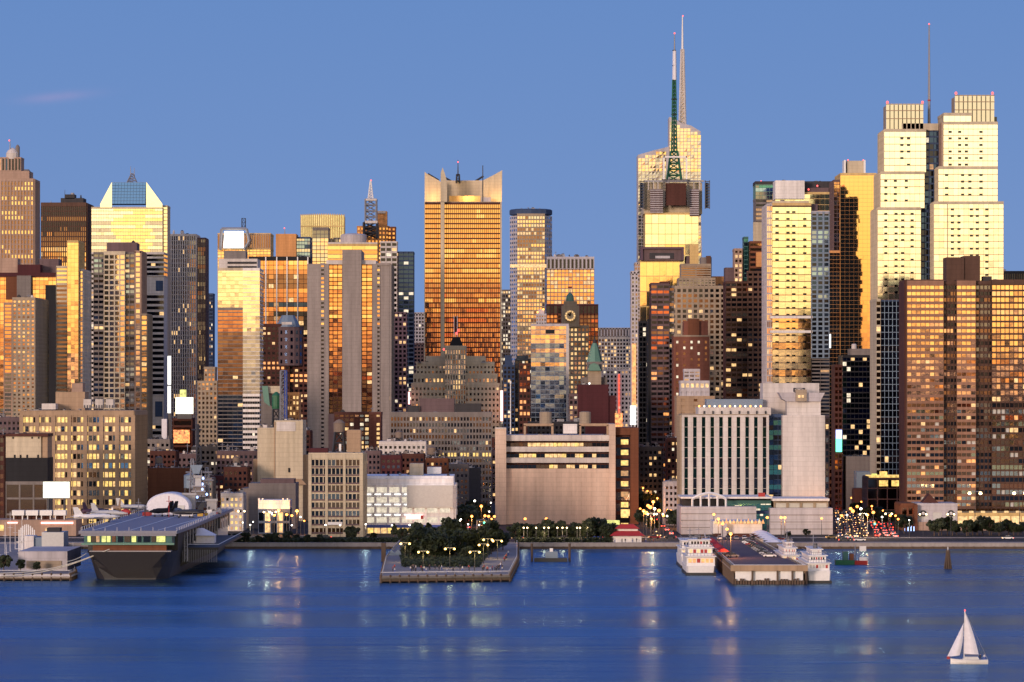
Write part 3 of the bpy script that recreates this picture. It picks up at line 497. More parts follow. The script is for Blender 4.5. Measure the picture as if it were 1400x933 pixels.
b.v(391, 409, 538, 'orange', st(4.3, 7.4, .45, .45, 'flat', .3, tm=2, fn=lambda i, n, r, R_, f: random.choice(['g_dim', 'g_dim', 'lit_w'])), None, 20); b.done()
b = Bd('blank_grey_warehouse', 'low plain grey windowless building on the waterfront street below the silo building', 330, 404, 1660)
b.v(330, 345, 668, 'grey', None, None, 26, Y=1664); b.v(340, 404, 661, 'grey', None, None, 26); b.pbox('parapet_step', 356, 402, 655, 661.5, 'mauve', Y=1662, d=14); b.clutter(342, 400, 661, 5, hmax=4); b.done()
b = Bd('white_garage', 'small white panelled garage with a lit forecourt, below the blank grey warehouse', 352, 396, 1600)
b.v(353, 396, 684, 'white', None, None, 16, yb=698); b.v(353, 396, 698, 'blue', st(9, 16, .2, .2, 'dark', .3, fn=lambda i, n, r, R_, f: 'lit_w' if i in (1, 3) else 'g_navy'), None, 16)
m = MB()
for q in (353, 358, 386, 392): m.box(X(q, 1600), X(q + 2, 1600), 1599.7, 1602, Z(684.5, 1600), Z(681.5, 1600), 'whitep')
b.part('parapet_posts', m); b.done()
# beige office on the river front
def f12(i, n, r, R_, f): return 'g_dim' if f and 4 <= i <= 7 and r > 1 else random.choice(['g_dark', 'g_dark', 'g_dim', 'g_grey'])
b = Bd('river_front_office', 'beige brick office block of nine storeys with three window bays, beside the white parking garage', 422, 496, 1566)
b.v(422, 496, 621, 'cream', st(5.6, 11.3, .2, .3, 'flat', .6, tm=6, ms=3, fn=f12, bm=2), st(5, 11.3, .3, .3, 'flat', .5), 34)
m = MB(); Y = 1566
for q0, q1 in ((421.7, 426), (444.6, 448.3), (469, 472.6), (491.5, 496.3)): m.box(X(q0, Y), X(q1, Y), Y - .9, Y, G, Z(621, Y), 'cream')
for j in range(9): z = Z(637.5 + j * 11.3, Y); m.box(X(426, Y), X(492, Y), Y - .62, Y - .3, z - .6, z, 'mauve')
b.part('piers', m)
b.pbox('shop_sign', 448, 468, 714, 718, 'whitep', Y=1564.8, d=.4); b.pbox('shop_awning', 470, 512, 738, 741, 'redp', Y=1562, d=3); b.clutter(425, 493, 621, 12, hmax=6, d=26)
b.pbox('stair_tower', 474, 493, 588, 621, 'tan', Y=1580, d=12); b.pbox('maroon_screen', 422, 448, 613, 621.5, 'maroon', Y=1570, d=8); b.done()
b = Bd('water_tower', 'large grey wooden water tank on tall dark legs above the beige river front office', 455, 471, 1584, 'water tank', base=Z(621, 1584))
b.cyl('tank', 463, 8, [(.95, 591), (1, 580), (1, 579)], 'tank', dy=5, n=18); b.cyl('conical_roof', 463, 8.6, [(1, 579), (.5, 575), (.05, 573.5)], 'tank', dy=5, n=18); b.mast('leg_frame', 463, 17, 11, 591.5, 621, 'dksteel', 2, dy=5, r=.35); b.part('dish', (lambda m: (m.box(X(464, 1584), X(467, 1584), 1580, 1580.6, Z(617, 1584), Z(607, 1584), 'whitep'), m)[1])(MB()))
b = Bd('red_white_block', 'red brick apartment block with bright gridded windows behind the grey water tank', 457, 521, 1950)
b.v(457, 505, 565, 'dkbrick', st(6.4, 6.2, .3, .35, 'peach', .3, fn=lambda i, n, r, R_, f: random.choice(['lit_w', 'g_peach', 'lit_c', 'g_peach', 'g_dim']) if i % 4 or r < 1 else None), None, 24); b.v(505, 521, 565, 'brick', st(6.6, 6.2, .5, .4, 'lit', .3, fn=lambda i, n, r, R_, f: 'lit_w' if i == 1 and rnd(.8) else None), None, 24, Y=1949.5); b.clutter(460, 518, 565, 7, hmax=5)
b.done()
# white parking garage
b = Bd('parking_garage', 'white open-deck parking garage with glowing levels, a blank grey billboard and a blue band', 491, 620, 1600)
def f15(i, n, r, R_, f):
    if not f: return 'g_grey'
    return None if i > 3 and r < 2 else 'lit_deck'
b.v(493, 620, 655, 'whitewall', None, None, 40, yb=663); b.v(493, 620, 663, 'whitewall', st(17.5, 14, .18, .45, 'lit', 1.2, ms=3, fn=f15), st(12, 14, .15, .5, 'grey', 1), 40, yb=718)
b.v(493, 620, 651, 'whitewall', None, None, 38, Y=1602, yb=655); b.v(493, 620, 718, 'whitewall', st(9, 12, .15, .1, 'lit', .6, fn=lambda i, n, r, R_, f: ('lit_y' if rnd(.8) else 'lit_w') if i < 9 else random.choice(['g_red', 'g_dark', 'lit_w'])), None, 40)
m = MB()
for i in range(5):
    for j in range(3): z = Z(675 + j * 14, 1600); x = X(499 + i * 13.4, 1600); m.box(x, x + 2.6, 1598.6, 1598.75, z - .5, z - .1, 'lit_white')
b.part('deck_lights', m)
b.pbox('blue_band', 492.5, 616, 718, 722, 'bluep', Y=1598.2, d=1.5); b.pbox('billboard', 557, 619, 664, 694, 'screengrey', Y=1597, d=1); b.pbox('billboard_rim', 556.2, 619.8, 663.2, 695, 'whitep', Y=1597.4, d=1); b.pbox('red_sign', 555, 578, 704, 710, 'neon_pink', Y=1598.2, d=.4); b.pbox('red_square', 575, 579, 705, 710, 'redp', Y=1597.8, d=.4)
b.pbox('stair_head', 560, 578.5, 634, 652, 'cream', Y=1612, d=12); b.pbox('roof_plant', 584, 603, 639, 648, 'whitep', Y=1620, d=8); b.clutter(500, 617, 652, 10, hmax=5, d=30); b.done()
b = Bd('tan_window_office', 'wide taupe office block with dense window rows and one glowing low floor', 534, 672, 1905)
b.v(534, 672, 565, 'grey', st(4.3, 7.9, .35, .4, 'flat', .4, tm=4, fn=lambda i, n, r, R_, f: ('lit_y' if rnd(.75) else 'g_dark') if (r == 6 and i > 14) else ('lit_w' if rnd(.16) and r in (0, 2, 4) else random.choice(['g_dark', 'g_dark', 'g_dim', 'g_grey', 'g_peach']))), None, 36)
b.pbox('penthouse', 574, 621, 545, 565, 'mauve', Y=1912, d=16); b.pbox('dark_screen', 622, 658, 552, 565, 'dkgrey', Y=1910, d=8); b.pbox('dark_screen', 557, 573, 555, 565, 'dkgrey', Y=1910, d=8); b.clutter(538, 670, 565, 12, hmax=4); b.done()
# ---- centre: stepped art deco tower
b = Bd('stepped_deco_tower', 'beige stepped art deco building with a tall central shaft, dark cone and lit glass pole', 562, 683, 2300, 'skyscraper')
sd_ = st(5.2, 7, .5, .55, 'beigew', .4, tm=3)
b.v(562, 683, 525, 'cream', st(5.2, 7.4, .5, .55, 'beigew', .4, tm=3), None, 44, yb=None); b.v(565, 680, 512, 'cream', sd_, None, 38, Y=2303, yb=525.5); b.v(569, 676, 496, 'cream', sd_, None, 32, Y=2306, yb=512.5); b.v(582, 664, 487, 'cream', None, None, 20, Y=2312, yb=496.5)
b.v(608, 637, 474, 'cream', st(3.5, 7, .55, .25, 'goldw', .7, tm=4, fn=lambda i, n, r, R_, f: 'lit_w' if 4 < r < 8 and 2 < i < 6 and rnd(.6) else random.choice(['g_dark', 'g_dim', 'g_mir'])), None, 40, Y=2297)
b.poly('roof_cone', [(614, 474), (617, 466), (620, 461), (628, 461), (631, 468), (633, 474)], 'black', Y=2305, d=14); b.pbox('glass_pole', 620.3, 621.3, 432, 461, 'whitep', Y=2310, d=.5); b.pbox('glass_pole', 624.6, 625.6, 432, 461, 'whitep', Y=2310, d=.5); b.pbox('pole_core', 621.3, 624.6, 433, 455, 'dkbrick', Y=2310.2, d=.4); b.beacon(624, 456, 1.1, dy=5); b.beacon(627, 452, 1.2, dy=5, mat='lit_red'); b.beacon(607, 478, 1, dy=-3)
b.pbox('neon_sign', 684, 687.6, 534, 576, 'neon_pink', Y=2294, d=3); b.pbox('neon_sign', 558, 560.4, 536, 553, 'neon_pink', Y=2294, d=3); b.clutter(570, 605, 496, 4, hmax=3); b.clutter(640, 674, 496, 4, hmax=3); b.done()
b = Bd('winged_copper_tower', 'huge copper-gold tower with upswept cut-out corners crowning its roof', 580, 686, 2700, 'skyscraper')
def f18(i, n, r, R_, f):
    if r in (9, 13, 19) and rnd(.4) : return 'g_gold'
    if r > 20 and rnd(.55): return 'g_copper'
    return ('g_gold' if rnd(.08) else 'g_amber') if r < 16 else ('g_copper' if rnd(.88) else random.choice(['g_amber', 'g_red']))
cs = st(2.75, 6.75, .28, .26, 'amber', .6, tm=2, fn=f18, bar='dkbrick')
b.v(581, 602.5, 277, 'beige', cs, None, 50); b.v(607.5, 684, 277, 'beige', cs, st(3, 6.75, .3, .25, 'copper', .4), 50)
b.pbox('stone_fin', 602.5, 607.5, 276, None, 'cream', Y=2695, d=10); b.pbox('stone_edge', 580, 581.2, 276, None, 'cream', Y=2698, d=8); b.pbox('stone_edge', 684, 686, 276, None, 'cream', Y=2698, d=8)
b.poly('fin_top', [(602.5, 276.5), (602.5, 237), (605, 229), (608, 237), (611, 248), (611, 276.5)], 'cream', Y=2695, d=10); b.poly('corner_wing', [(580.5, 277), (580.5, 235), (584, 238), (600, 247), (602.4, 249), (602.4, 277)], 'cream', Y=2712, d=10); b.poly('corner_wing', [(660, 277), (660, 247), (672, 241), (683, 235), (686.5, 233), (686, 277)], 'cream', Y=2712, d=10)
b.poly('back_wall', [(609, 277), (609, 247), (660, 247), (660, 277)], 'cream', Y=2726, d=8); b.pbox('low_parapet', 614, 657, 268, 277, 'gold', Y=2708, d=3); b.pbox('crown_screen', 658, 671, 270, 277, 'lav', Y=2704, d=3)
b.mast('antenna_frame', 625.5, 5, 4, 236, 248, 'dksteel', 2, r=.3, dy=24); b.pole('antenna', 625.5, 216, 238, .5, 'dksteel', dy=24); b.pole('antenna', 660, 226, 277, .45, 'dksteel', dy=4, r2=.3); b.beacon(625.5, 219, .7, dy=24)
m = MB()
for q0, q1, p0, p1 in ((585, 600, 238, 247), (608, 617, 243, 248), (650, 661, 248, 241)): m.beam((X(q0, 2730), 2730, Z(p0, 2730)), (X(q1, 2730), 2730, Z(p1, 2730)), .5, 'dksteel')
b.part('roof_braces', m)
for q, z_ in ((592, 273), (640, 270), (680, 273)):   # crown floodlights, lit in the photograph
    ld = bpy.data.lights.new('crown_floodlight', 'POINT'); ld.energy = 5000; ld.color = (1, .55, .15); ld.shadow_soft_size = 2; lo = bpy.data.objects.new('crown_floodlight', ld); C.objects.link(lo); lo.parent = b.root; lo.location = Vector((X(q, 2704), 2704, Z(z_, 2704))) - b.o
b.done()
# ---- centre right
b = Bd('octagon_tower', 'tall faceted grey-beige tower with a dark cap ring right of the winged copper tower', 697, 755, 3500, 'skyscraper')
fo = lambda i, n, r, R_, f: 'lit_w' if r in (2, 3, 4, 14, 15) and rnd(.4) else ('lit_w' if rnd(.07) else random.choice(['g_mir', 'g_peach', 'g_dim', 'g_grey', 'g_gold']))
Y = 3500; k = Y / F
fo2 = lambda i, n, r, R_, f: random.choice(['g_grey', 'g_blue', 'g_grey'])
b.v(707, 745, 293, 'beige', st(3.8, 5.4, .3, .35, 'goldw', .5, tm=2, fn=fo), None, 60); 
for sx, q0, q1 in ((-1, 697, 707), (1, 755, 745)):
    x0, x1 = X(q0, Y), X(q1, Y); m = MB(); z1 = Z(295, Y); P = lambda t, z, e=0: (x0 + (x1 - x0) * t + sx * e * .6, Y + 14 * (1 - t) - e, z)
    ps = [(x0, Y + 14), (x1, Y), (x1, Y + 55), (x0, Y + 50)]
    m.loft([[(p[0], p[1], z) for p in (ps if sx < 0 else ps[::-1])] for z in (G, z1)], 'lav')
    nr = 58
    for j in range(nr):
        for i in range(4):
            t0, t1 = (i + .25) / 4, (i + .8) / 4; za, zb = G + (z1 - G) * (j + .25) / nr, G + (z1 - G) * (j + .75) / nr; q = [P(t0, za, .15), P(t1, za, .15), P(t1, zb, .15), P(t0, zb, .15)]
            m.quad(q if sx < 0 else q[::-1], random.choice(['g_grey', 'g_blue', 'g_dim']))
    b.part('angled_wing', m)
b.cyl('cap_ring', 726, 29.5, [(.93, 293), (1, 291.5), (1, 286), (.93, 284.5)], 'blue', n=8, dy=30); b.pbox('lit_belt', 697.5, 754.5, 361.5, 366, 'lit_w', Y=3499, d=1); b.clutter(700, 750, 285, 8, hmax=3, d=50); b.done()  # belt glows by itself, in the lit window material
b = Bd('finned_crown_slab', 'golden slab tower with black and white vertical slots under its roof, behind the clock tower', 748, 812, 3300, 'skyscraper')
b.v(747.5, 812.5, 352, 'lav', st(5.35, 16, .42, .1, 'dark', 1, tm=2, fn=lambda *a: 'g_dark'), None, 34, yb=368); b.v(747.5, 812.5, 368, 'pinkstone', st(5.1, 5.4, .22, .25, 'goldw', .4, fn=lambda i, n, r, R_, f: 'lit_w' if rnd(.3) else random.choice(['g_gold', 'g_amber', 'g_amber'])), None, 34); b.clutter(750, 810, 350, 12, hmax=4); b.done()
b = Bd('maroon_belt_building', 'red-gold building with a dark maroon top belt flanking the clock tower', 746, 818, 3050)
b.v(747, 818, 417, 'maroon', st(5, 12, .25, .2, 'dark', .5, fn=lambda *a: 'g_dark'), None, 28, yb=430); b.v(747, 818, 430, 'rust', st(5, 6, .3, .3, 'amber', .4, fn=lambda i, n, r, R_, f: random.choice(['g_amber', 'g_copper', 'g_red', 'g_dim'])), None, 28); b.done()
b = Bd('clock_tower_building', 'stone tower with an illuminated round clock face and a small green dome', 760, 805, 2900, 'clock tower')
b.v(759, 805, 446, 'beige', st(5.4, 6.6, .42, .45, 'goldw', .4, tm=2, fn=lambda i, n, r, R_, f: 'lit_w' if rnd(.55) else random.choice(['g_dim', 'g_peach'])), None, 34); b.v(768, 792, 418, 'beige', None, None, 22, Y=2898, yb=447); b.v(771, 789, 412, 'beige', None, None, 16, Y=2900, yb=418.5); b.cyl('green_dome', 779.5, 5.5, [(1, 412), (1, 408), (.85, 404), (.4, 401), (.05, 399.5)], 'copper_green', dy=8); b.pole('finial', 779.5, 392, 401, .4, 'steel', dy=8); b.pbox('flag', 776.5, 782, 392, 394, 'redp', Y=2904, d=.3)
Y = 2897; m = MB(); k = Y / F; cx_, cz_ = X(779.5, Y), Z(432, Y)
m.prism([(cx_ + 7.8 * k * math.cos(a * math.pi / 12), cz_ + 7.8 * k * math.sin(a * math.pi / 12)) for a in range(24)], Y - .4, Y + .9, 'cream'); cf = b.part('clock_face', m)
m = MB()
for a in range(12):
    c_, s_ = math.cos(a * math.pi / 6), math.sin(a * math.pi / 6); m.beam((cx_ + 5 * k * c_, Y - .7, cz_ + 5 * k * s_), (cx_ + 7 * k * c_, Y - .7, cz_ + 7 * k * s_), .45, 'lit_w')
b.part('hour_marks', m, parent=None); m = MB(); m.beam((cx_, Y - .8, cz_), (cx_ - 2.6 * k, Y - .8, cz_ + 2.6 * k), .4, 'black'); m.beam((cx_, Y - .8, cz_), (cx_ + .8 * k, Y - .8, cz_ + 5 * k), .35, 'black'); m.lathe(cx_, Y, [(.1, cz_ - .1), (.6, cz_), (.1, cz_ + .1)], 'black', 6); b.part('clock_hands', m)
b.done()
b = Bd('beacon_box_building', 'small grey stepped tower with orange roof lights left of the clock tower', 733, 748, 2600)
b.v(733, 747, 430, 'lav', st(4, 5, .5, .5, 'beigew', .3), None, 18); b.v(736, 744, 423, 'lav', None, None, 10, Y=2604, yb=430.5); b.beacon(735, 427, .9, mat='bulb_o'); b.beacon(743, 423, .9, mat='bulb_o'); b.done()
b = Bd('blue_gold_glass_tower', 'blue mirror glass tower whose top floors shine gold, with a small black vent', 726, 778, 2200, 'skyscraper')
def f22(i, n, r, R_, f):  # gold top, blue middle: reflections put into the pane tints
    if r < 4: return 'g_gold' if rnd(.6) else 'g_peach'
    if r in (5, 8) or (r < 9 and i > n - 3): return 'g_peach' if rnd(.7) else 'g_gold'
    if r > 19: return 'lit_c' if rnd(.04) else ('g_navy' if rnd(.7) else 'g_blue')
    return 'g_blue' if rnd(.9) else 'g_lav'
b.v(726, 777.5, 444, 'lav', st(6.4, 6.3, .05, .14, 'blue', .2, tm=1, fn=f22, bar='bluegrey'), None, 32); b.pbox('vent', 746, 758, 451, 456.5, 'black', Y=2199.5, d=.5); b.pbox('white_edge', 774, 778, 446, None, 'offwhite', Y=2199, d=1.2); b.clutter(728, 775, 444, 3, hmax=3); b.done()
b = Bd('green_spire_building', 'stone turret with a green copper pyramid roof above a dark blank brick wall', 803, 826, 2150, 'tower')
b.v(804, 822, 507, 'beige', None, None, 18, Y=2150); b.cyl('green_pyramid', 813.5, 11.5, [(1, 496), (.45, 474), (.32, 471), (.28, 469)], 'copper_green', n=4 + 4, dy=9); b.cyl('lantern', 813.5, 3, [(1, 471), (1, 467), (.4, 464), (.1, 458)], 'dkgrey', dy=9); b.v(803, 824, 496, 'grey', st(6, 10, .4, .3, 'dark', .5), None, 18, yb=507.2); b.poly('green_gable', [(804, 507), (806, 499), (812, 496.5), (818, 499), (822, 507)], 'copper_green', Y=2148, d=2); b.v(795, 830, 516, 'grey', None, None, 22, Y=2154, yb=526); b.done()
b = Bd('maroon_blank_building', 'dark maroon brick building with a big windowless wall and stepped roofline', 790, 842, 2060)
b.v(790, 832, 526, 'maroon', None, None, 26); b.v(832, 842, 541, 'maroon', None, None, 24, Y=2061); b.v(778, 790, 540, 'mauve', st(5, 7, .4, .4, 'darklit', .3), None, 24, Y=2062); b.clutter(792, 830, 526, 4, hmax=3); b.beacon(806, 524.5, .8, mat='lit_white'); b.beacon(825, 529, .8, mat='lit_white'); b.done()
b = Bd('striped_far_slab', 'far pale office slab with dark vertical stripes right of the clock tower', 818, 868, 3200)
b.v(818, 868, 449, 'lav', st(4.2, 11, .6, .1, 'grey', .4), None, 28, yb=461); b.v(818, 868, 461, 'offwhite', st(4.2, 5, .35, .4, 'darklit', .4, tm=2, fn=lambda i, n, r, R_, f: 'g_navy' if 5 < i < 9 or i > 10 else ('lit_w' if rnd(.35) else 'g_dim')), None, 28); b.done()
b = Bd('lilac_low_tower', 'lilac building with a red lit edge below the striped far slab', 824, 866, 2700)
b.v(824, 864, 506, 'lav', st(5, 6, .45, .45, 'darklit', .3), None, 26); b.pbox('red_strip', 845.5, 847, 512, 590, 'lit_red', Y=2699, d=.4); b.done()
b = Bd('lit_gap_tower', 'slim dark tower with bright office windows in the gap beside the winged copper tower', 685, 698, 3350)
b.v(684, 698, 397, 'grey', st(4, 5.4, .35, .4, 'lit', .3, fn=lambda i, n, r, R_, f: random.choice(['lit_w', 'lit_c', 'g_dark', 'g_dark'])), None, 24); b.done()
b = Bd('navy_stepped_block', 'dark stepped navy block with neon below the faceted octagon tower', 690, 727, 2450)
b.v(688, 704, 500, 'blue', st(5, 6, .4, .4, 'darklit', .3), None, 22); b.v(704, 727, 492, 'dkgrey', st(5, 6.6, .35, .4, 'darklit', .3), None, 22, Y=2453); b.v(690, 700, 486, 'blue', None, None, 12, Y=2455, yb=500.5); b.pbox('blue_screen', 706, 722, 486, 493, 'g_navy', Y=2452, d=2); b.done()
b = Bd('brown_lit_block', 'brown block with scattered orange windows left of the blue mirror glass tower', 708, 727, 2140)
b.v(710, 725, 498, 'dkbrick', st(5, 8, .35, .45, 'darklit', .3, fn=lambda i, n, r, R_, f: random.choice(['lit_o', 'g_red', 'g_dark', 'g_dark', 'g_dark'])), None, 20); b.done()
b = Bd('white_flagpole', 'tall thin white flagpole standing behind the blank stone box building', 697, 699, 1800, 'pole')
b.pole('pole', 698, 524, 700, .35, 'whitep', dy=0, r2=.2); b.cyl('finial', 698, 1.6, [(.4, 526), (1, 523), (.3, 521)], 'whitep', dy=0)
# big blank stone box on the river front
b = Bd('blank_stone_box', 'huge windowless pinkish stone box with three lit window bands near its top, facing the river', 677, 862, 1715)
Y = 1715
wb = lambda p: st(6, 11, .08, .1, 'flat', .2, fn=lambda i, n, r, R_, f: ('lit_w' if rnd(.7) else 'lit_y') if p[0] < i / n < p[1] and rnd(.7) else random.choice(['g_dim', 'g_dark', 'g_dark']))
b.v(677, 692, 586, 'boxstone', None, None, 44, Y=1711); b.v(692, 833, 641, 'boxstone', None, None, 40); b.v(833, 841.5, 580, 'boxstone', None, None, 44, Y=1711)
for yt, yb_, p in ((603, 611, (.2, .8)), (618, 626, (.1, .9)), (633, 641, (.4, .9))): b.v(692, 833, yt, 'dkbrick', wb(p), None, 36, Y=1719, yb=yb_)
for yt, yb_ in ((595, 603), (611, 618), (626, 633)): b.v(692, 833, yt, 'offwhite', None, None, 40, yb=yb_)
b.v(841.5, 862, 595, 'dkbrick', st(20, 14.7, .12, .3, 'lit', .4, fn=lambda i, n, r, R_, f: 'g_dark'), None, 36, Y=1717)
for j in range(9): b.pbox('lit_window', 849, 859, 601 + j * 14.3, 608 + j * 14.3, 'lit_y' if j != 3 and j != 5 else 'lit_dim', Y=1716.4, d=.4)
b.v(862, 873, 585, 'rust', None, None, 40, Y=1714); b.v(841.5, 862, 585, 'rust', None, None, 38, Y=1715, yb=595)
for x0, x1 in ((716, 757), (792, 833)):
    m = MB()
    for q0, q1, p0, p1 in ((x0, x0 + 3, 582, 596), (x1 - 3, x1, 582, 596), (x0, x1, 579.5, 583)): m.box(X(q0, Y), X(q1, Y), Y + 8, Y + 14, Z(p1, Y), Z(p0, Y), 'tan')
    b.part('roof_portal', m)
b.cyl('roof_tank', 746.5, 8.5, [(1, 582), (1, 564), (.5, 563)], 'beige', dy=20); b.cyl('roof_tank', 801, 8, [(1, 582), (1, 564), (.5, 563)], 'beige', dy=20); b.pbox('white_box', 770, 789, 580, 593, 'white', Y=Y + 6, d=5); b.pbox('stone_base', 692, 842, 719, None, 'rust', Y=Y - 5, d=4); b.pbox('cap_rail', 677, 692, 584.8, 586.5, 'offwhite', Y=1710.6, d=3)
b.clutter(694, 832, 595, 8, hmax=2, d=30); b.done()
b = Bd('orange_neon_building', 'thin pale column of a building with a glowing orange vertical sign and white lamp box', 860, 877, 1990)
b.v(863, 872.5, 372, 'lav', st(4.6, 5.6, .5, .4, 'grey', .4), None, 22); b.pbox('orange_sign', 864, 869.5, 470, 557, 'lit_o', Y=1989.2, d=.6); b.pbox('white_sign', 861.5, 869.5, 555, 581, 'lit_white', Y=1988.5, d=1); b.done()
b = Bd('orange_sign_box', 'small glowing orange box sign above the brick edge of the stone box building', 840, 851, 1900, 'sign')
b.pbox('panel', 841, 851, 565, 584, 'screen_fire', d=2); b.pbox('post', 845, 847, 584, None, 'dksteel', d=1.5)
# ---- right: glass crystal tower with spire, signboard tower in front
b = Bd('crystal_tower', 'translucent crystal-shaped glass tower with a tall tapering white spire', 872, 958, 3000, 'skyscraper')
Y = 3000
def crystal(name, pts, mat, Y, d):
    m = MB(); m.prism([(X(a, Y), Z(c, Y)) for a, c in pts], Y, Y + d, mat); return b.part(name, m)
crystal('left_shard', [(872, 700), (872, 212), (893, 206), (915, 200.5), (915, 700)], 'lav', Y, 30); crystal('right_shard', [(915, 700), (915, 160), (924, 163), (930, 168), (945, 172), (958, 180), (955, 205), (957, 235), (960, 360), (962, 700)], 'lav', Y + 4, 26)
m = MB(); kk = Y / F
for j in range(66):
    for i in range(18):
        q = 872.5 + i * 4.8; p = 203 + j * 4.6
        top = 213 - (q - 872) * .27 if q < 914 else 164 + (q - 915) * .42
        for pp in ([p] if j else [p - 4.6 * a for a in range(0, 9)]):
            if pp < top + 1 or pp > 500: continue
            yy = Y - .2 if q < 910.5 else Y + 3.8
            if 910.4 < q < 915.5: continue
            e = [random.gauss(0, .02) for _ in range(2)]; a_, c_ = X(q + .25, Y), X(q + 4.4, Y); z0, z1 = Z(pp + 3.9, Y), Z(pp, Y)
            m.quad([(a_, yy + e[0], z0), (c_, yy - e[0], z0), (c_, yy - e[1], z1), (a_, yy + e[1], z1)], 'g_gold' if int(pp / 4.6) % 5 == 0 and rnd(.5) else ('g_peach' if pp < 235 and rnd(.75) else 'g_lav'))
o = b.part('glazing', m); o['kind'] = 'stuff'
b.mast('spire', 934, 8, 3, 66, 170, 'offwhite', 16, r=.55, dy=12); b.pole('spire_core', 934, 62, 170, 2.3, 'cream', dy=12, r2=.8); b.pole('spire_tip', 934, 20, 66, .9, 'whitep', dy=12, r2=.45); b.beacon(934.5, 20, .8, dy=12); b.root['category'] = 'skyscraper'
b = Bd('signboard_tower', 'golden tower with a big dark square signboard and a green antenna mast', 876, 970, 2850, 'skyscraper')
Y = 2850
b.v(882, 955, 292, 'gold', st(9.2, 14, .06, .06, 'pale', .25, fn=lambda i, n, r, R_, f: 'g_gold' if 2 < i < 6 and r in (0, 1, 3) else 'g_pale', bar='gold'), None, 44)
b.v(880, 960, 250, 'cream', None, None, 34, Y=2856, yb=292.5)
b.pbox('square_sign', 910, 938, 251, 281, 'dkbrick', Y=2846, d=3)
m = MB()
for q in (906, 907.6, 939.4, 941): m.box(X(q, Y), X(q, Y) + .5, 2844, 2845, Z(283, Y), Z(246, Y), 'dksteel')
for p in range(246, 285, 4): m.box(X(906, Y), X(909.5, Y), 2844.2, 2844.6, Z(p + .8, Y), Z(p, Y), 'dksteel'); m.box(X(938.6, Y), X(942, Y), 2844.2, 2844.6, Z(p + .8, Y), Z(p, Y), 'dksteel')
m.box(X(905, Y), X(943, Y), 2844, 2845, Z(247.5, Y), Z(246, Y), 'dksteel'); b.part('sign_frame', m)
for x0, x1 in ((874.5, 881), (963.5, 970.5)):
    m = MB(); m.box(X(x0 + 1.5, Y), X(x1 - 1.5, Y), 2850, 2856, Z(284, Y), Z(250, Y), 'blue')
    for p in range(248, 287, 4): m.box(X(x0, Y), X(x1, Y), 2848.5, 2849.5, Z(p + 1, Y), Z(p, Y), 'dksteel')
    m.box(X(x0, Y), X(x0 + 1, Y), 2848, 2849, Z(286, Y), Z(247, Y), 'dksteel'); m.box(X(x1 - 1, Y), X(x1, Y), 2848, 2849, Z(286, Y), Z(247, Y), 'dksteel'); b.part('side_sign', m)
for x0, x1, yb_ in ((889, 906, 291), (943, 955, 296)):
    m = MB(); m.box(X(x0, Y), X(x1, Y), 2848, 2851, Z(yb_, Y), Z(259, Y), 'mauve')
    for p in range(260, yb_, 3): m.box(X(x0 - .3, Y), X(x1 + .3, Y), 2847, 2848.2, Z(p + 1.2, Y), Z(p, Y), 'lav')
    b.part('louvre_wing', m)
b.pbox('truss_top', 880, 962, 246.5, 249, 'steel', Y=2852, d=3)
m = MB()
for q in (886, 893, 899, 948, 956):
    m.box(X(q, Y), X(q + 1.2, Y), 2850, 2851, Z(260, Y), Z(248, Y), 'offwhite')
b.part('truss_posts', m)
m = MB()
for q in (907.5, 938.5): m.box(X(q, Y) - .6, X(q, Y) + .6, 2848, 2849, Z(248, Y), Z(214, Y), 'whitep')
m.box(X(907, Y), X(939, Y), 2848, 2849, Z(216, Y), Z(214, Y), 'whitep'); b.part('mast_cage', m)
b.mast('mast_base', 922.5, 20, 9, 206, 247, 'greenp', 5, r=.5, dy=10, Y=2850); b.mast('lattice_mast', 922.5, 7.5, 5, 155, 207, 'greenp', 9, r=.32, dy=10); b.mast('lattice_mast', 922.5, 5.5, 4, 108, 155, 'greenp', 9, r=.32, dy=10); b.pole('mast_core', 922.5, 108, 207, .6, 'tealp', dy=10, r2=.5)
b.pole('antenna', 923, 68, 108, 1.6, 'canvas', dy=10, r2=1.3); b.pole('antenna_tip', 923, 44, 68, .6, 'steel', dy=10, r2=.3); b.beacon(923, 44, .9, dy=10)
for p in (206, 155, 134, 108, 88, 67): b.cyl('mast_ring', 922.5, 4.5 if p > 120 else 2.6, [(.8, p + 1.4), (1, p)], 'dksteel', dy=10, n=8)
b.done()
b = Bd('dark_sign_box_tower', 'gold-fronted tower with a long dark sign box, below the big square signboard', 874, 935, 2600)
b.v(875, 929, 357, 'gold', st(9, 21, .04, .05, 'gold', .2, fn=lambda i, n, r, R_, f: 'g_gold' if i < 5 else 'g_pale', bar='gold'), None, 30, yb=440); b.v(875, 893, 440, 'blue', st(6, 6, .1, .2, 'navy', .3), None, 28); b.v(868, 875, 360, 'lav', st(3.4, 5, .4, .4, 'grey', .4), None, 24, Y=2604)
b.v(876, 935, 338, 'mauve', None, None, 26, Y=2597, yb=356.5); b.pbox('sign_recess', 888, 921, 346, 354, 'dkgrey', Y=2596.4, d=.5); b.pbox('sign_glow', 896, 916, 350, 353.5, 'lav', Y=2596, d=.3)
m = MB()
for q0, q1, p0, p1 in ((876, 935, 338, 341), (876, 879, 341, 356), (932, 935, 341, 356)): m.box(X(q0, 2597), X(q1, 2597), 2595.5, 2597, Z(p1, 2597), Z(p0, 2597), 'purp')
b.part('sign_frame', m); b.pbox('gold_bay', 943, 955, 335, 362, 'gold', Y=2598, d=8); b.pbox('bay_core', 938, 943, 350, None, 'mauve', Y=2599, d=20); b.done()
b = Bd('stepped_grey_apartments', 'wide grey-beige apartment tower stepping up to a louvred crown below the signboard tower', 915, 992, 2320)
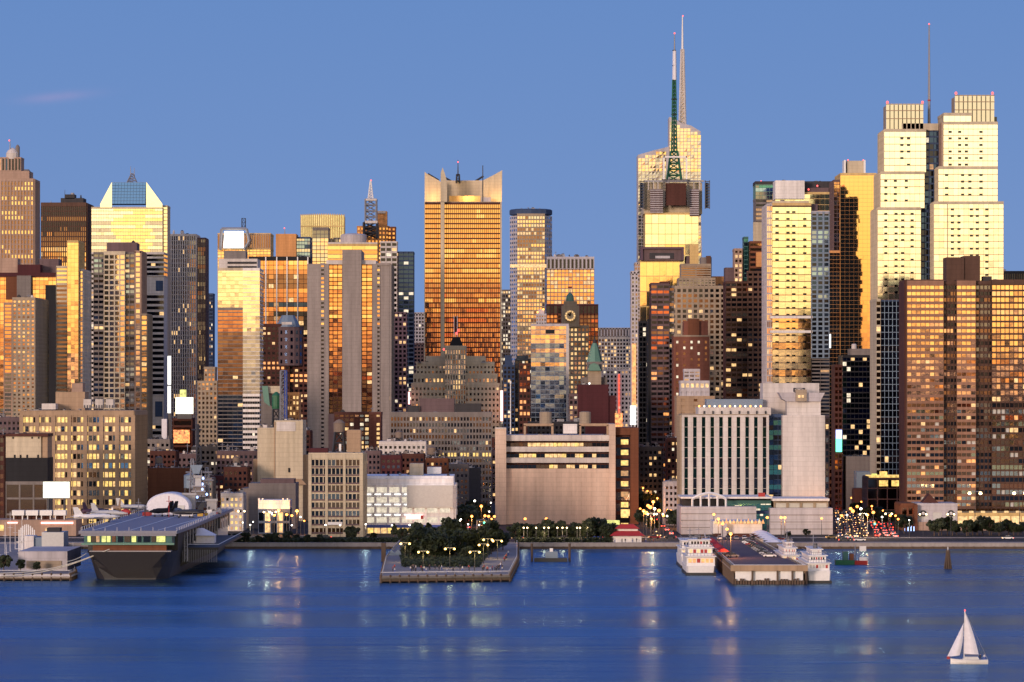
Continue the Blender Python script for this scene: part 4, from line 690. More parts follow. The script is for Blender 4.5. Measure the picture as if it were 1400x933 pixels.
ga = st(7.2, 7.1, .38, .4, 'beigew', .4, tm=2)
b.v(917, 992, 392, 'beige', ga, st(6, 7, .4, .4, 'grey', .4), 40); b.v(928, 978, 381, 'beige', st(5, 4.4, .3, .45, 'grey', .5), None, 28, Y=2324, yb=393); b.v(931, 972, 362, 'beige', st(20, 3.4, .05, .45, 'flat', .5, fn=lambda *a: 'g_dim'), None, 22, Y=2326, yb=382); b.v(958, 973, 352, 'grey', None, None, 14, Y=2332, yb=380); b.v(974, 992, 378, 'orange', None, None, 10, Y=2340, yb=393); b.v(966, 972, 350, 'brown', None, None, 10, Y=2330, yb=365); b.clutter(975, 990, 392, 3); b.done()
b = Bd('maroon_balcony_tower', 'dark maroon apartment tower with stacked balconies left of the grey stepped apartments', 888, 917, 2140)
mt_ = st(7.2, 7.0, .12, .45, 'red', 1.0, tm=1, fn=lambda i, n, r, R_, f: 'lit_o' if rnd(.08) else random.choice(['g_dark', 'g_dim', 'g_red', 'g_dark', 'g_dark']), bar='mauve')
b.v(890, 915, 388, 'dkbrick', mt_, None, 30); b.v(903, 916, 385, 'dkbrick', None, None, 20, Y=2144, yb=389); b.v(886.5, 890.5, 436, 'black', None, None, 26, Y=2141); b.v(915, 922, 392, 'grey', st(7, 7, .2, .4, 'flat', .6), None, 26, Y=2142); b.done()
b = Bd('navy_slot_block', 'narrow navy block squeezed left of the maroon balcony tower', 874, 889, 2240)
b.v(874, 888, 440, 'black', st(5, 7, .2, .3, 'navy', .3), None, 24); b.v(867, 880, 608, 'mauve', None, None, 18, Y=2200); b.done()
b = Bd('pink_brick_setback', 'pinkish brick stepped block with few lit windows in front of the grey stepped apartments', 922, 970, 2080)
pb_ = st(9.2, 8, .7, .55, 'flat', .3, tm=4, fn=lambda i, n, r, R_, f: 'lit_c' if rnd(.35) else ('g_dim' if rnd(.6) else None))
b.v(921, 970, 460, 'brick', pb_, None, 26); b.v(935, 968, 439, 'brick', None, None, 18, Y=2084, yb=461); b.v(941, 956, 436, 'rust', None, None, 12, Y=2082, yb=460.5); b.pbox('grey_cap', 921, 970, 458.5, 460.5, 'beige', Y=2079.4, d=8); b.done()
b = Bd('white_roof_cabins', 'tan block with white rooftop cabins left behind the striped slab hotel', 922, 976, 1850)
b.v(925, 977, 543, 'tan', st(18, 9, .7, .6, 'flat', .3, fn=lambda i, n, r, R_, f: 'g_dim' if rnd(.2) else None), None, 26); b.v(930, 970, 522, 'lav', st(7, 10, .4, .5, 'lit', .3, fn=lambda i, n, r, R_, f: 'lit_w' if r == 0 else None), None, 16, Y=1854, yb=543.5); b.v(935, 957, 506, 'lav', st(7, 5, .2, .4, 'grey', .3, fn=lambda *a: 'g_mir'), None, 10, Y=1856, yb=522.5); b.clutter(927, 974, 522, 3, hmax=3); b.done()
b = Bd('brown_balcony_tower', 'dark red-brown apartment tower with rows of balconies left of the yellow glass tower', 992, 1050, 2250)
b.v(992, 1022, 386, 'dkbrick', st(7.5, 6.9, .15, .42, 'red', 1.0, fn=lambda i, n, r, R_, f: 'lit_w' if rnd(.12) else random.choice(['g_dark', 'g_red', 'g_dim', 'g_peach', 'g_dark']), bar='brown'), None, 30)
b.v(1022, 1051, 372, 'brown', st(7, 6.9, .3, .45, 'flat', .8, fn=lambda i, n, r, R_, f: 'lit_w' if rnd(.1) else random.choice(['g_dark', 'g_dim', 'g_grey', 'g_dark'])), None, 30, Y=2246)
b.v(1025, 1047, 331, 'rust', st(22, 7, .04, .45, 'copper', .8, fn=lambda *a: 'g_copper'), None, 22, Y=2250, yb=372.5); b.v(1017, 1023, 325, 'tealp', st(5, 6, .1, .2, 'teal', .3), None, 16, Y=2256, yb=386); b.v(1004, 1015, 341, 'pinkstone', st(4.5, 6, .4, .4, 'goldw', .3, fn=lambda i, n, r, R_, f: 'lit_w' if rnd(.4) else 'g_dim'), None, 20, Y=2258, yb=386); b.v(991.5, 1004, 366, 'mauve', None, None, 16, Y=2262, yb=386.5)
b.pbox('angular_cap', 1034, 1047, 345, 365, 'orange', Y=2247, d=2.5); b.done()
b = Bd('green_glass_penthouse_tower', 'dark-banded tower with a green glass top box left behind the yellow glass tower', 1033, 1062, 2400)
b.v(1033, 1062, 272, 'grey', st(14, 6, .06, .5, 'darklit', .8, fn=lambda i, n, r, R_, f: 'lit_dim' if rnd(.4) else 'g_dark'), None, 26); b.v(1033, 1062, 252, 'copper_green', st(5, 5, .06, .1, 'teal', .3, fn=lambda i, n, r, R_, f: random.choice(['g_teal', 'g_blue', 'g_grey'])), None, 26, yb=272.5, Y=2399); b.pbox('roof_rim', 1032.5, 1062, 248, 252.4, 'dkgrey', Y=2398.4, d=24); b.pbox('cream_wing', 1030, 1047, 304, 330, 'cream', Y=2396, d=3.8); b.beacon(1041, 248, .8); b.done()
b = Bd('white_box_top_tower', 'cream glass tower with a lilac-white roof box and dark cornice', 1058, 1148, 2350, 'skyscraper')
b.v(1060, 1148, 264, 'gold', st(7, 8, .02, .08, 'pale', .2, fn=lambda *a: 'g_pale', bar='gold'), None, 28, yb=345); b.v(1100, 1148, 345, 'orange', st(6, 9, .05, .1, 'gold', .3, fn=lambda i, n, r, R_, f: 'g_gold' if rnd(.6) else 'g_amber'), None, 28); b.v(1060, 1100, 247, 'white', None, None, 22, Y=2346, yb=272); b.v(1100, 1141, 248, 'dkgrey', None, None, 20, Y=2356, yb=264.5); b.pbox('cornice_panel', 1103, 1133, 257, 263, 'mauve', Y=2353, d=3); b.beacon(1106, 259, .8); b.beacon(1118, 254, .8); b.clutter(1068, 1096, 247, 2, hmax=2); b.clutter(1105, 1138, 248, 4, hmax=3); b.done()
# yellow glass tower
b = Bd('yellow_glass_tower', 'bright pale-yellow tower lined with thin floor stripes and small dark window pairs', 1048, 1134, 2000, 'skyscraper')
Y = 2000
b.v(1056, 1109, 279, 'gold', st(8.8, 9.35, .012, .1, 'pale', .3, tm=4, tilt=.001, fn=lambda i, n, r, R_, f: 'g_pale' if r < 16 or rnd(.5) else 'g_gold', bar='brown'), None, 36)
b.v(1048.5, 1056.5, 280, 'lav', st(3, 9.35, .35, .2, 'goldw', .4), st(5, 9.35, .4, .3, 'goldw', .4), 36, Y=2001); b.v(1056, 1106, 275, 'cream', None, None, 30, Y=2003, yb=279.5)
def marks(bb, Y, y0, n, qs, step=8.95, wq=4.2, pr=.92):
    for j in range(n):
        z = Z(y0 + j * step, Y)
        for q in qs:
            if rnd(pr):
                o = bpy.data.objects.new('vent_window', unit('g_dark')); C.objects.link(o); o.parent = bb.root
                o.location = Vector((X(q + wq / 2, Y), Y - .36, z + .5)) - bb.o; o.scale = (wq * Y / F, 1, 1.0)
marks(b, Y, 291.5, 26, (1060, 1075, 1083, 1098), 9.35, 4.6, .9); b.pbox('white_ledge', 1053, 1111, 432, 435.5, 'white', Y=1998.4, d=2); b.pbox('white_ledge', 1053, 1111, 452, 455.5, 'white', Y=1998.4, d=2)
b.v(1109, 1134, 290, 'lav', st(8.2, 6.3, .3, .32, 'whitew', .6, ms=0, fn=lambda i, n, r, R_, f: random.choice(['g_dark', 'g_navy', 'g_dark', 'g_blue']) if r < 33 else 'g_gold', bar='bluegrey'), None, 34, Y=1999, yb=490); b.v(1109, 1134, 490, 'grey', st(12, 5, .03, .4, 'navy', .5), None, 34, Y=2001); b.v(1109, 1118, 279, 'mauve', None, None, 20, Y=2004, yb=290.5)
b.cyl('roof_fan', 1072, 3, [(1, 275), (1, 272)], 'grey', dy=12); b.done()
b = Bd('mirror_gold_tower', 'tall amber mirror-glass tower with a dark reflection and a white crown box', 1140, 1198, 2260, 'skyscraper')
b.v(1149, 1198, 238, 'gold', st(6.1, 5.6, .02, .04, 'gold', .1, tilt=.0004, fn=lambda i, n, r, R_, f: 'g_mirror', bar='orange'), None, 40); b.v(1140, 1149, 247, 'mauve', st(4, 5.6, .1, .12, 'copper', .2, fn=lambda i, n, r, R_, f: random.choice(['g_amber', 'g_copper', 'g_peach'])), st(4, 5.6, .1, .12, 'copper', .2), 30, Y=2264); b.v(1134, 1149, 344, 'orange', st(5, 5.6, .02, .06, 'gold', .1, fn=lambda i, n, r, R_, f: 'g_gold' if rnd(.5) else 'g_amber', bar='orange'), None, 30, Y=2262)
b.v(1158, 1182, 220, 'cream', None, None, 18, Y=2268, yb=238.5)
for q in (1154, 1181): b.pbox('crown_fin', q, q + 2.4, 219, 238.5, 'whitep', Y=2266, d=12)
b.beacon(1160, 219, .7, Y=2268); b.beacon(1181, 219, .7, Y=2268); b.pbox('glow_strip', 1133.5, 1136, 457, 476, 'lit_white', Y=2258, d=1); b.done()
b = Bd('dark_teal_block', 'dark teal office block with a grey roof plant room below the amber mirror tower', 1152, 1196, 1960)
b.v(1152, 1196, 487, 'black', st(5.5, 7.2, .06, .25, 'dark', .3, fn=lambda i, n, r, R_, f: 'lit_w' if rnd(.06) else ('lit_c' if rnd(.04) else random.choice(['g_dark', 'g_navy', 'g_green']))), None, 28); b.v(1163, 1193, 477, 'grey', None, None, 18, Y=1964, yb=487.5); b.cyl('roof_tank', 1170, 3.5, [(1, 478), (1, 471), (.6, 470)], 'offwhite'); b.done()
b = Bd('screen_alley_block', 'narrow brick block beside a bright green and violet street screen', 1133, 1152, 1900)
b.v(1141, 1151.5, 500, 'dkbrick', st(5, 8, .3, .4, 'red', .3), None, 20); b.pbox('street_screen', 1143, 1151, 588, 600, 'neon_blue', Y=1899, d=.7); b.pbox('street_screen', 1143, 1151, 600, 618, 'lit_green', Y=1899, d=.7); b.done()
# twin pale towers
b = Bd('pale_tower_left', 'left and lower of the two tallest pale-yellow glass towers with ribbed crowns', 1197, 1283, 1850, 'skyscraper')
b.root.name = 'pale_glass_tower'
Y = 1850
ps = lambda ms=0: st(7, 8.95, .01, .075, 'pale', .3, ms=0, tilt=.0015, fn=lambda i, n, r, R_, f: 'g_cream', bar='mauvebrown')
b.v(1209, 1266, 178, 'cream', ps(), st(5, 9, .3, .3, 'grey', .4), 30, Y=1850, yb=236); b.v(1204, 1264, 236, 'cream', ps(), st(5, 9, .3, .3, 'peach', .4), 32, Y=1849, yb=285); b.v(1200, 1259, 285, 'cream', ps(), st(5, 9, .3, .3, 'peach', .4), 34, Y=1848, yb=410)
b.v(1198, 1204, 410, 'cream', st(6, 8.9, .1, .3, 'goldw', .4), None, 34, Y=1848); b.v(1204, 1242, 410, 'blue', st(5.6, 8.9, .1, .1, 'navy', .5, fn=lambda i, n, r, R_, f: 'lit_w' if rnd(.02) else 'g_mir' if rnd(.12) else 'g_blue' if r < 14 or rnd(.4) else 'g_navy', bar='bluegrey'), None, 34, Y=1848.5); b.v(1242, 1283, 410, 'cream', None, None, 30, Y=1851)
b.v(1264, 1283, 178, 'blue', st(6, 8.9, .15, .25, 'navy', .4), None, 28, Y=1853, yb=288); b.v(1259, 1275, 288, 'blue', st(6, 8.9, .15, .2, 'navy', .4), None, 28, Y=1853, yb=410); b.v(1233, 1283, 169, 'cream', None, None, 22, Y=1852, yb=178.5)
def crown(bb, x0, x1, yt, ybs, Y, n):
    bb.pbox('crown_core', x0 + 1, x1 - 1, yt + 2, ybs, 'beige', Y=Y + 1.2, d=16)
    m = MB(); wq = (x1 - x0) / n
    for i in range(n):
        m.box(X(x0 + i * wq + .5, Y), X(x0 + (i + 1) * wq - .7, Y), Y, Y + 1.3, Z(ybs, Y), Z(yt, Y), 'g_lav')
    for p in (yt + .2, yt + 9, yt + 20): m.box(X(x0, Y), X(x1, Y), Y - .3, Y, Z(p + 1, Y), Z(p, Y), 'tan')
    bb.part('ribbed_crown', m)
crown(b, 1211, 1263, 142, 178, 1852, 9); marks(b, 1850, 191, 5, (1231, 1240)); marks(b, 1849, 249, 4, (1209, 1222, 1237)); marks(b, 1848, 294, 13, (1209, 1223, 1232, 1245)); b.beacon(1214, 139.5, .9); b.beacon(1262, 139.5, .9)
b.pole('mast', 1274, 30, 169, .75, 'steel', dy=12, r2=.3); b.beacon(1274, 30, .6, dy=12); b.cyl('mast_collar', 1274, 2.2, [(1, 136), (1, 134)], 'redp', dy=12); b.done()
b = Bd('pale_glass_tower', 'right and taller of the two tallest pale-yellow glass towers with ribbed crowns', 1275, 1373, 1840, 'skyscraper')
Y = 1840
b.v(1290, 1364, 168, 'cream', ps(), st(4, 9, .2, .3, 'peach', .4), 34, yb=229); b.v(1287, 1290.3, 168, 'pinkstone', None, None, 30, Y=1842, yb=229); b.v(1290, 1328, 156, 'cream', ps(), None, 26, Y=1840.2, yb=168.5)
b.v(1283, 1364, 229, 'cream', ps(), st(4, 9, .2, .3, 'peach', .4), 36, Y=1839, yb=277); b.v(1277, 1372, 277, 'cream', ps(), st(4, 9, .2, .3, 'peach', .4), 38, Y=1838); crown(b, 1305, 1360, 130, 169, 1846, 9)
marks(b, 1840, 182, 6, (1297, 1310, 1319, 1339)); marks(b, 1839, 241, 4, (1292, 1314, 1324, 1339)); marks(b, 1838, 288, 12, (1300, 1309, 1326, 1334, 1347)); b.beacon(1308, 127, .9); b.beacon(1358, 127, .9); b.pbox('unseen_rear_glazing', 1278, 1371, 278, None, 'g_dark', Y=1880, d=.6); b.pbox('unseen_rear_glazing', 1284, 1363, 160, 278, 'g_dark', Y=1880, d=.6); b.pbox('vertical_joint', 1295, 1296, 277, None, 'tan', Y=1837.7, d=.4); b.done()  # unseen dark rear panels, added so the mirror tower reflects a silhouette
# big brown apartment slab
def f11(i, n, r, R_, f):  # pane tints step from gold to dim, painting the sky's reflection
    c = i / n * 160
    if 47 < c < 66 or 95 < c < 119: return random.choice(['g_dark', 'g_dim', 'g_dark', 'g_peach' if r < 20 else 'g_dark', 'g_grey'])
    if r < 12: return 'g_gold' if rnd(.85) else 'g_peach'
    if r < 19: return 'lit_w' if rnd(.05) else ('g_peach' if rnd(.75) else 'g_amber')
    return 'lit_o' if rnd(.03) else 'lit_w' if rnd(.04) else 'screengrey' if rnd(.07) else 'g_dark' if rnd(.12) else 'g_gold' if rnd(.2) else 'g_dim' if rnd(.45) else 'g_red' if rnd(.3) else 'g_peach'
b = Bd('brown_apartment_slab', 'massive brown brick apartment slab with continuous balcony bands at the right edge', 1240, 1400, 1690, 'apartment block')
b.v(1240, 1290, 384, 'brown', st(6.05, 8.55, .1, .46, 'amber', .8, tm=5, hp=True, fn=lambda i, n, r, R_, f: f11(i, 26, r, R_, f), bar='mauvebrown'), st(6, 8.5, .4, .4, 'dark', .5), 30)
b.v(1290, 1308, 386, 'brown', st(5, 8.55, .15, .4, 'dark', 1.2, tm=3, fn=lambda i, n, r, R_, f: random.choice(['g_dark', 'g_dim', 'g_dark', 'g_peach'])), None, 26, Y=1693); b.v(1308, 1334, 384, 'brown', st(6.2, 8.55, .1, .46, 'amber', .8, tm=5, hp=True, fn=lambda i, n, r, R_, f: f11(i, 60, r, R_, f), bar='mauvebrown'), None, 30, Y=1690); b.v(1334, 1356, 386, 'brown', st(5, 8.55, .15, .4, 'dark', 1.2, tm=3, fn=lambda i, n, r, R_, f: random.choice(['g_dark', 'g_dim', 'g_dark', 'g_grey'])), None, 26, Y=1693)
b.v(1356, 1440, 384, 'brown', st(6.05, 8.55, .1, .3, 'amber', .8, tm=5, fn=lambda i, n, r, R_, f: f11(i % 7, 60, r, R_, f)), None, 30, Y=1690)
b.pbox('penthouse', 1294, 1318, 352, 385, 'brown', Y=1698, d=14); b.pbox('penthouse', 1318, 1340, 350, 385, 'brown', Y=1699, d=14); b.pbox('corner_column', 1236.5, 1240.2, 383, None, 'dkbrick', Y=1691, d=24); b.pbox('roof_vent', 1344, 1356, 378, 385, 'dkgrey', Y=1700, d=6); b.clutter(1278, 1292, 384, 3, hmax=5); b.clutter(1345, 1400, 384, 4, hmax=3); b.done()
b = Bd('dark_louvred_roof', 'dark louvred rooftop just showing behind the brown slab at the right edge', 1372, 1410, 2000)
b.v(1371, 1420, 372, 'dkgrey', st(2.5, 12, .5, .1, 'dark', .5, fn=lambda *a: 'g_dark'), None, 20); b.cyl('roof_dome', 1376, 3, [(1, 372), (.8, 368), (.2, 367)], 'lav'); b.clutter(1374, 1398, 372, 3, hmax=3); b.done()
# striped slab hotel with blank slab
b = Bd('striped_slab_building', 'pale building of vertical slabs and dark green window strips beside a blank slab', 932, 1133, 1650)
Y = 1650
b.v(932, 1051, 568, 'beige', st(12.05, 13.6, .58, .035, 'green', 1.4, tm=2, fn=lambda i, n, r, R_, f: random.choice(['g_green', 'g_green', 'g_dark']), bar='offwhite'), st(9, 13.6, .4, .1, 'green', .8), 30)
b.v(1051, 1070, 568, 'blue', st(6.4, 6.8, .08, .1, 'navy', .3, fn=lambda i, n, r, R_, f: 'lit_w' if rnd(.06) and r > 8 else random.choice(['g_navy', 'g_teal', 'g_dark'])), None, 26, Y=1654); b.v(1070, 1128, 568, 'offwhite', None, None, 34, Y=1646); b.v(1128, 1133.5, 570, 'mauve', st(5, 9, .3, .3, 'grey', .4), None, 26, Y=1652)
b.v(955, 1054, 557, 'offwhite', None, None, 26, Y=1652, yb=568.5)
m = MB()
for q in range(962, 1052, 12): m.box(X(q, Y), X(q + 1.6, Y), Y + 1.2, Y + 2, Z(567, Y), Z(562, Y), 'dkgrey')
b.part('roof_slots', m); b.v(966, 1043, 546, 'bluegrey', None, None, 16, Y=1664, yb=558)
m = MB()
for q in range(956, 1044, 7): m.lathe(X(q, 1660), 1660, [(.2, Z(557, 1660)), (.45, Z(555.5, 1660)), (.2, Z(554.3, 1660))], 'lit_white' if q % 2 else 'bulb_o', 6)
b.part('roof_lamps', m); b.v(1043, 1120, 524, 'offwhite', None, None, 20, Y=1668, yb=570); b.v(1076, 1122, 548, 'offwhite', None, None, 20, Y=1655, yb=568.5); b.poly('flared_top', [(1076, 549), (1070, 546), (1065, 537), (1128, 537), (1123, 546), (1122, 549)], 'lav', Y=1654, d=18); b.pbox('roof_house', 1088, 1103, 533, 549, 'beige', Y=1652, d=10)
m = MB()
for q in (1091, 1096): m.box(X(q, 1652), X(q + 3.2, 1652), 1651.8, 1652.1, Z(544, 1652), Z(540.5, 1652), 'lit_w')
b.part('roof_window', m); b.mast('roof_rail', 1095, 14, 14, 531, 536, 'dksteel', 1, dy=10, r=.15); b.done()
b = Bd('panelled_podium', 'low pale panelled podium on the river front with a curved truss canopy and teal glazing', 930, 1139, 1590)
Y = 1590
def panels(bb, x0, x1, yt, Y, d):
    bb.v(x0, x1, yt, 'lav', None, None, d, Y=Y); m = MB(); p = yt + 9
    while p < 738: m.box(X(x0, Y), X(x1, Y), Y - .12, Y + .05, Z(p + .8, Y), Z(p, Y), 'grey'); p += 9.5
    bb.part('panel_joints', m)
panels(b, 931, 1034, 693, Y, 40); panels(b, 1053, 1138.5, 695, Y, 40); b.v(1034, 1053, 700, 'blue', st(5, 6, .08, .12, 'teal', .3), None, 34, Y=1598)
b.v(990, 1054, 686, 'tealp', st(7, 5, .1, .1, 'teal', .3, fn=lambda i, n, r, R_, f: 'lit_c' if rnd(.1) else 'g_teal'), None, 24, Y=1600, yb=700); b.v(931, 1056, 679.5, 'white', None, None, 34, Y=1596, yb=682); b.v(1056, 1134, 682, 'white', None, None, 34, Y=1592, yb=685); b.v(1058, 1132, 685, 'beige', st(17, 11, .2, .1, 'flat', .5, fn=lambda *a: 'screengrey'), None, 26, Y=1597, yb=696); b.v(933, 950, 682, 'dkgrey', None, None, 26, Y=1604, yb=694)
m = MB()
prev = None
for i in range(13):
    t = i / 12; q = 947 + 46 * t; p = 691 - 14 * math.sin(math.pi * (.15 + .7 * t)) - 2; c_ = (X(q, Y), Y + 3, Z(p, Y))
    if prev: m.beam(prev, c_, .4, 'whitep')
    if i % 3 == 0: m.beam(c_, (c_[0], Y + 3, Z(693, Y)), .3, 'whitep'); m.beam(c_, (X(970, Y), Y + 3, Z(675, Y)), .2, 'whitep')
    prev = c_
b.part('truss_canopy', m); b.pbox('canopy_back', 950, 988, 680, 693, 'black', Y=Y + 9, d=2); b.pbox('red_sign', 1037, 1046, 674, 680, 'redp', Y=1598, d=2); b.done()
b = Bd('beige_infill_block', 'plain beige-grey blank block between the dark teal office and the lit-roof corner building', 1157, 1197, 1900)
b.v(1157, 1197, 624, 'grey', None, None, 22); b.v(1171, 1190, 645, 'bluegrey', None, None, 14, Y=1880); b.v(1168, 1186, 668, 'dkbrick', None, None, 14, Y=1860); b.clutter(1160, 1194, 624, 4, hmax=3); b.done()
b = Bd('brick_alley_building', 'small orange-brown brick building lit from the street left of the plain beige block', 1134, 1158, 1930)
b.v(1133, 1150, 640, 'rust', st(6, 9, .4, .5, 'red', .3), None, 18); b.v(1150, 1158, 648, 'blue', None, None, 18, Y=1932); b.done()
b = Bd('lit_roof_corner_building', 'dark glass corner building with a glowing yellow roof terrace and two bright windows', 1186, 1241, 1760)
b.v(1186, 1240, 653, 'mauve', st(13, 14, .1, .1, 'dark', .3, fn=lambda i, n, r, R_, f: 'g_dark', bar='mauve'), st(9, 14, .2, .2, 'grey', .3), 24); b.pbox('roof_glow', 1188, 1238, 650.5, 653.2, 'lit_y', Y=1759.5, d=18)
for q in (1202, 1219): b.pbox('lit_window', q, q + 12, 657, 665, 'lit_y', Y=1759.1, d=.5)
for q, w_ in ((1193, 6), (1204, 9), (1231, 7)): b.pbox('roof_lantern', q, q + w_, 645 if w_ == 9 else 648, 651, 'lit_g' if w_ < 7 else 'lit_y', Y=1762, d=5)
b.done()
b = Bd('brick_mall_podium', 'brick podium with round medallions, white window bands and a glowing glazed colonnade', 1232, 1400, 1640)
Y = 1640
b.v(1250, 1254.5, 690, 'rust', None, None, 30, Y=1636); b.v(1254, 1309, 690, 'lav', st(22, 13, .3, .45, 'lit', .3, tm=7, fn=lambda i, n, r, R_, f: 'screengrey'), None, 24, yb=714); b.v(1254, 1309, 714, 'pinkstone', None, None, 26, Y=1637); b.v(1232, 1250, 690, 'rust', st(9, 20, .3, .5, 'red', .3), st(8, 12, .3, .4, 'red', .3), 26, Y=1640)
b.v(1309, 1440, 703, 'gold', st(14, 13, .12, .12, 'lit', .5, fn=lambda i, n, r, R_, f: 'lit_w'), None, 24, yb=718); b.v(1309, 1440, 718, 'pinkstone', None, None, 28, Y=1637); b.pbox('light_rail', 1309, 1440, 716.5, 718, 'lit_c', Y=1636.5, d=.4)
for q in range(1310, 1400, 16): b.pbox('roof_lantern', q, q + 5, 699, 703.5, 'lit_w', Y=1641, d=3)
for q in (1262, 1300):
    m = MB(); k = Y / F; m.prism([(X(q, Y) + 4.4 * k * math.cos(a * math.pi / 8), Z(702, Y) + 4.4 * k * math.sin(a * math.pi / 8)) for a in range(16)], Y - .6, Y - .3, 'dkgrey'); m.prism([(X(q, Y) + 2 * k * math.cos(a * math.pi / 8), Z(702, Y) + 2 * k * math.sin(a * math.pi / 8)) for a in range(16)], Y - .8, Y - .6, 'whitep'); b.part('medallion', m)
m = MB(); m.prism([(X(1262, Y), Z(690, Y)), (X(1273, Y), Z(676, Y)), (X(1287, Y), Z(690, Y))], Y + 6, Y + 16, 'dkbrick'); b.part('gable_roof', m)
for q in (1236, 1241, 1245, 1249): b.pbox('blue_light_bar', q, q + 1.2, 717 + (q - 1236) * .25, 737, 'neon_blue', Y=1635, d=.5)
b.clutter(1256, 1305, 690, 4, hmax=3, d=18); b.done()

# ---- low buildings filling the blocks behind the waterfront: (name, label, x0, x1, yt, Y, wall, style)
low = [
 ('brick_warehouse', 'reddish-brown warehouse with a big blank side wall right of the yellow-lit warehouse', 202, 263, 640, 1790, 'rust', None),
 ('brick_rowhouse', 'low brick rowhouse with a pale roof edge above the reddish blank warehouse', 205, 240, 618, 1880, 'dkbrick', 'flat'),
 ('brick_rowhouse', 'dark rowhouse roof cluster beneath the fiery video screen', 236, 268, 622, 1940, 'mauve', 'flat'),
 ('grey_loft_building', 'grey loft building with pale ledges beside the carrier mast', 262, 290, 655, 1720, 'grey', 'flat'),
 ('brick_tenement', 'brown tenement with small lit windows left of the beige silo building', 306, 338, 640, 1740, 'dkbrick', 'flat'),
 ('brick_tenement', 'darker tenement with a red brick side behind the little white tent', 280, 306, 652, 1830, 'maroon', 'flat'),
 ('grey_loft_building', 'pale low loft at the foot of the cream glass tower', 296, 352, 618, 1920, 'mauve', 'darklit'),
 ('brick_tenement', 'dark block between the pale low loft and the beige stepped apartments', 262, 300, 612, 2010, 'dkgrey', 'darklit'),
 ('white_shed', 'low white-roofed shed with bright windows beside the blank grey warehouse', 302, 332, 676, 1630, 'offwhite', 'lit'),
 ('brick_tenement', 'dim brick tenement left of the concrete slab tower foot', 404, 424, 590, 1850, 'dkbrick', 'flat'),
 ('grey_loft_building', 'stepped beige-grey rooftop block right of the red and white gridded apartments', 518, 582, 605, 1800, 'offwhite', 'grey'),
 ('brick_tenement', 'purple-brown tenement directly behind the left roof of the parking garage', 498, 520, 618, 1700, 'mauve', 'flat'),
 ('brick_tenement', 'red-brown tenement behind the middle roof of the parking garage', 521, 548, 624, 1690, 'maroon', 'flat'),
 ('brick_tenement', 'taller dark tenement with small windows left of the garage stair head', 548, 580, 622, 1760, 'dkbrick', 'flat'),
 ('brick_tenement', 'brown brick house right of the garage stair head', 582, 612, 628, 1740, 'rust', 'flat'),
 ('brick_tenement', 'grey-brown tenement at the corner of the lit side street behind the garage', 612, 640, 636, 1800, 'grey', 'flat'),
 ('dark_slab_block', 'plain black-sided slab beside the side street left of the blank stone box', 637, 657, 640, 1860, 'dkgrey', None),
 ('brick_tenement', 'dark far block closing the side street left of the blank stone box', 655, 690, 618, 2050, 'mauve', 'darklit'),
 ('brick_tenement', 'dark low block at the far end of the avenue of orange lights', 874, 905, 612, 2090, 'dkgrey', 'darklit'),
 ('brick_tenement', 'lilac-grey house with a flat cornice left of the striped slab building', 909, 932, 660, 1700, 'lav', 'flat'),
 ('brick_tenement', 'brown house behind the lilac-grey flat-corniced house', 912, 934, 600, 1780, 'dkbrick', 'darklit'),
 ('grey_loft_building', 'grey loft with bright roof edge between the sign tower and the dark rowhouse roofs', 200, 232, 602, 2040, 'grey', 'darklit'),
 ('brick_tenement', 'brown block between the stepped deco tower and the stone box building', 655, 700, 600, 2180, 'dkbrick', 'darklit'),
 ('brick_tenement', 'dark block below the blue mirror glass tower above the stone box roof', 722, 800, 578, 1990, 'dkgrey', 'darklit'),
 ('brick_tenement', 'low dark block closing the busy avenue between the podium and the brown slab', 1136, 1200, 690, 2080, 'dkgrey', 'lit'),
 ('brick_rowhouse', 'shadowed rowhouse far left behind the panel-fronted low block', -20, 34, 572, 1960, 'mauve', 'flat'),
]
for nm, lb, x0, x1, yt, Y, wl, pal in low:
    b = Bd(nm, lb, x0, x1, Y)
    b.v(x0, x1, yt, wl, st(6.2, 7.6, .45, .5, pal, .35, tm=3) if pal else None, st(6, 7.6, .5, .5, 'grey', .3) if pal else None, 18)
    b.clutter(x0, x1, yt, 8 + (x1 - x0) // 4, hmax=8, d=15); b.done()
# rooftop water tanks of the low blocks
for lb, cx_, yb_, Y, r_ in (('brown water tank on the brick roof left of the silo building', 322, 640, 1746, 5), ('dark water tank on the rooftops behind the garage stair head', 590, 628, 1748, 6), ('squat water tank among the roofs right of the gridded apartments', 545, 605, 1806, 5),
                            ('grey water tank over the reddish blank warehouse', 216, 640, 1800, 5), ('round water tank right of the parking garage roof tenements', 601, 628, 1752, 4), ('pale blue-grey water tank on the low roofs behind the white dome tent', 261, 674, 1600, 11)):
    m_ = Bd('rooftop_water_tank', lb, cx_ - r_, cx_ + r_, Y, 'water tank', base=Z(yb_, Y))
    big = r_ > 9
    m_.cyl('tank', cx_, r_, [(1, yb_ - 6), (1, yb_ - 6 - r_ * 1.6)], 'bluegrey' if big else 'tank', dy=5, n=14); m_.cyl('roof', cx_, r_ * 1.06, [(1, yb_ - 6 - r_ * 1.6), (.05, yb_ - 6 - r_ * 2)], 'bluegrey' if big else 'tank', dy=5, n=14); m_.mast('leg_frame', cx_, r_ * 1.9, r_ * 1.5, yb_ - 6, yb_ if not big else yb_ + 12, 'dksteel', 1, dy=5, r=.25)
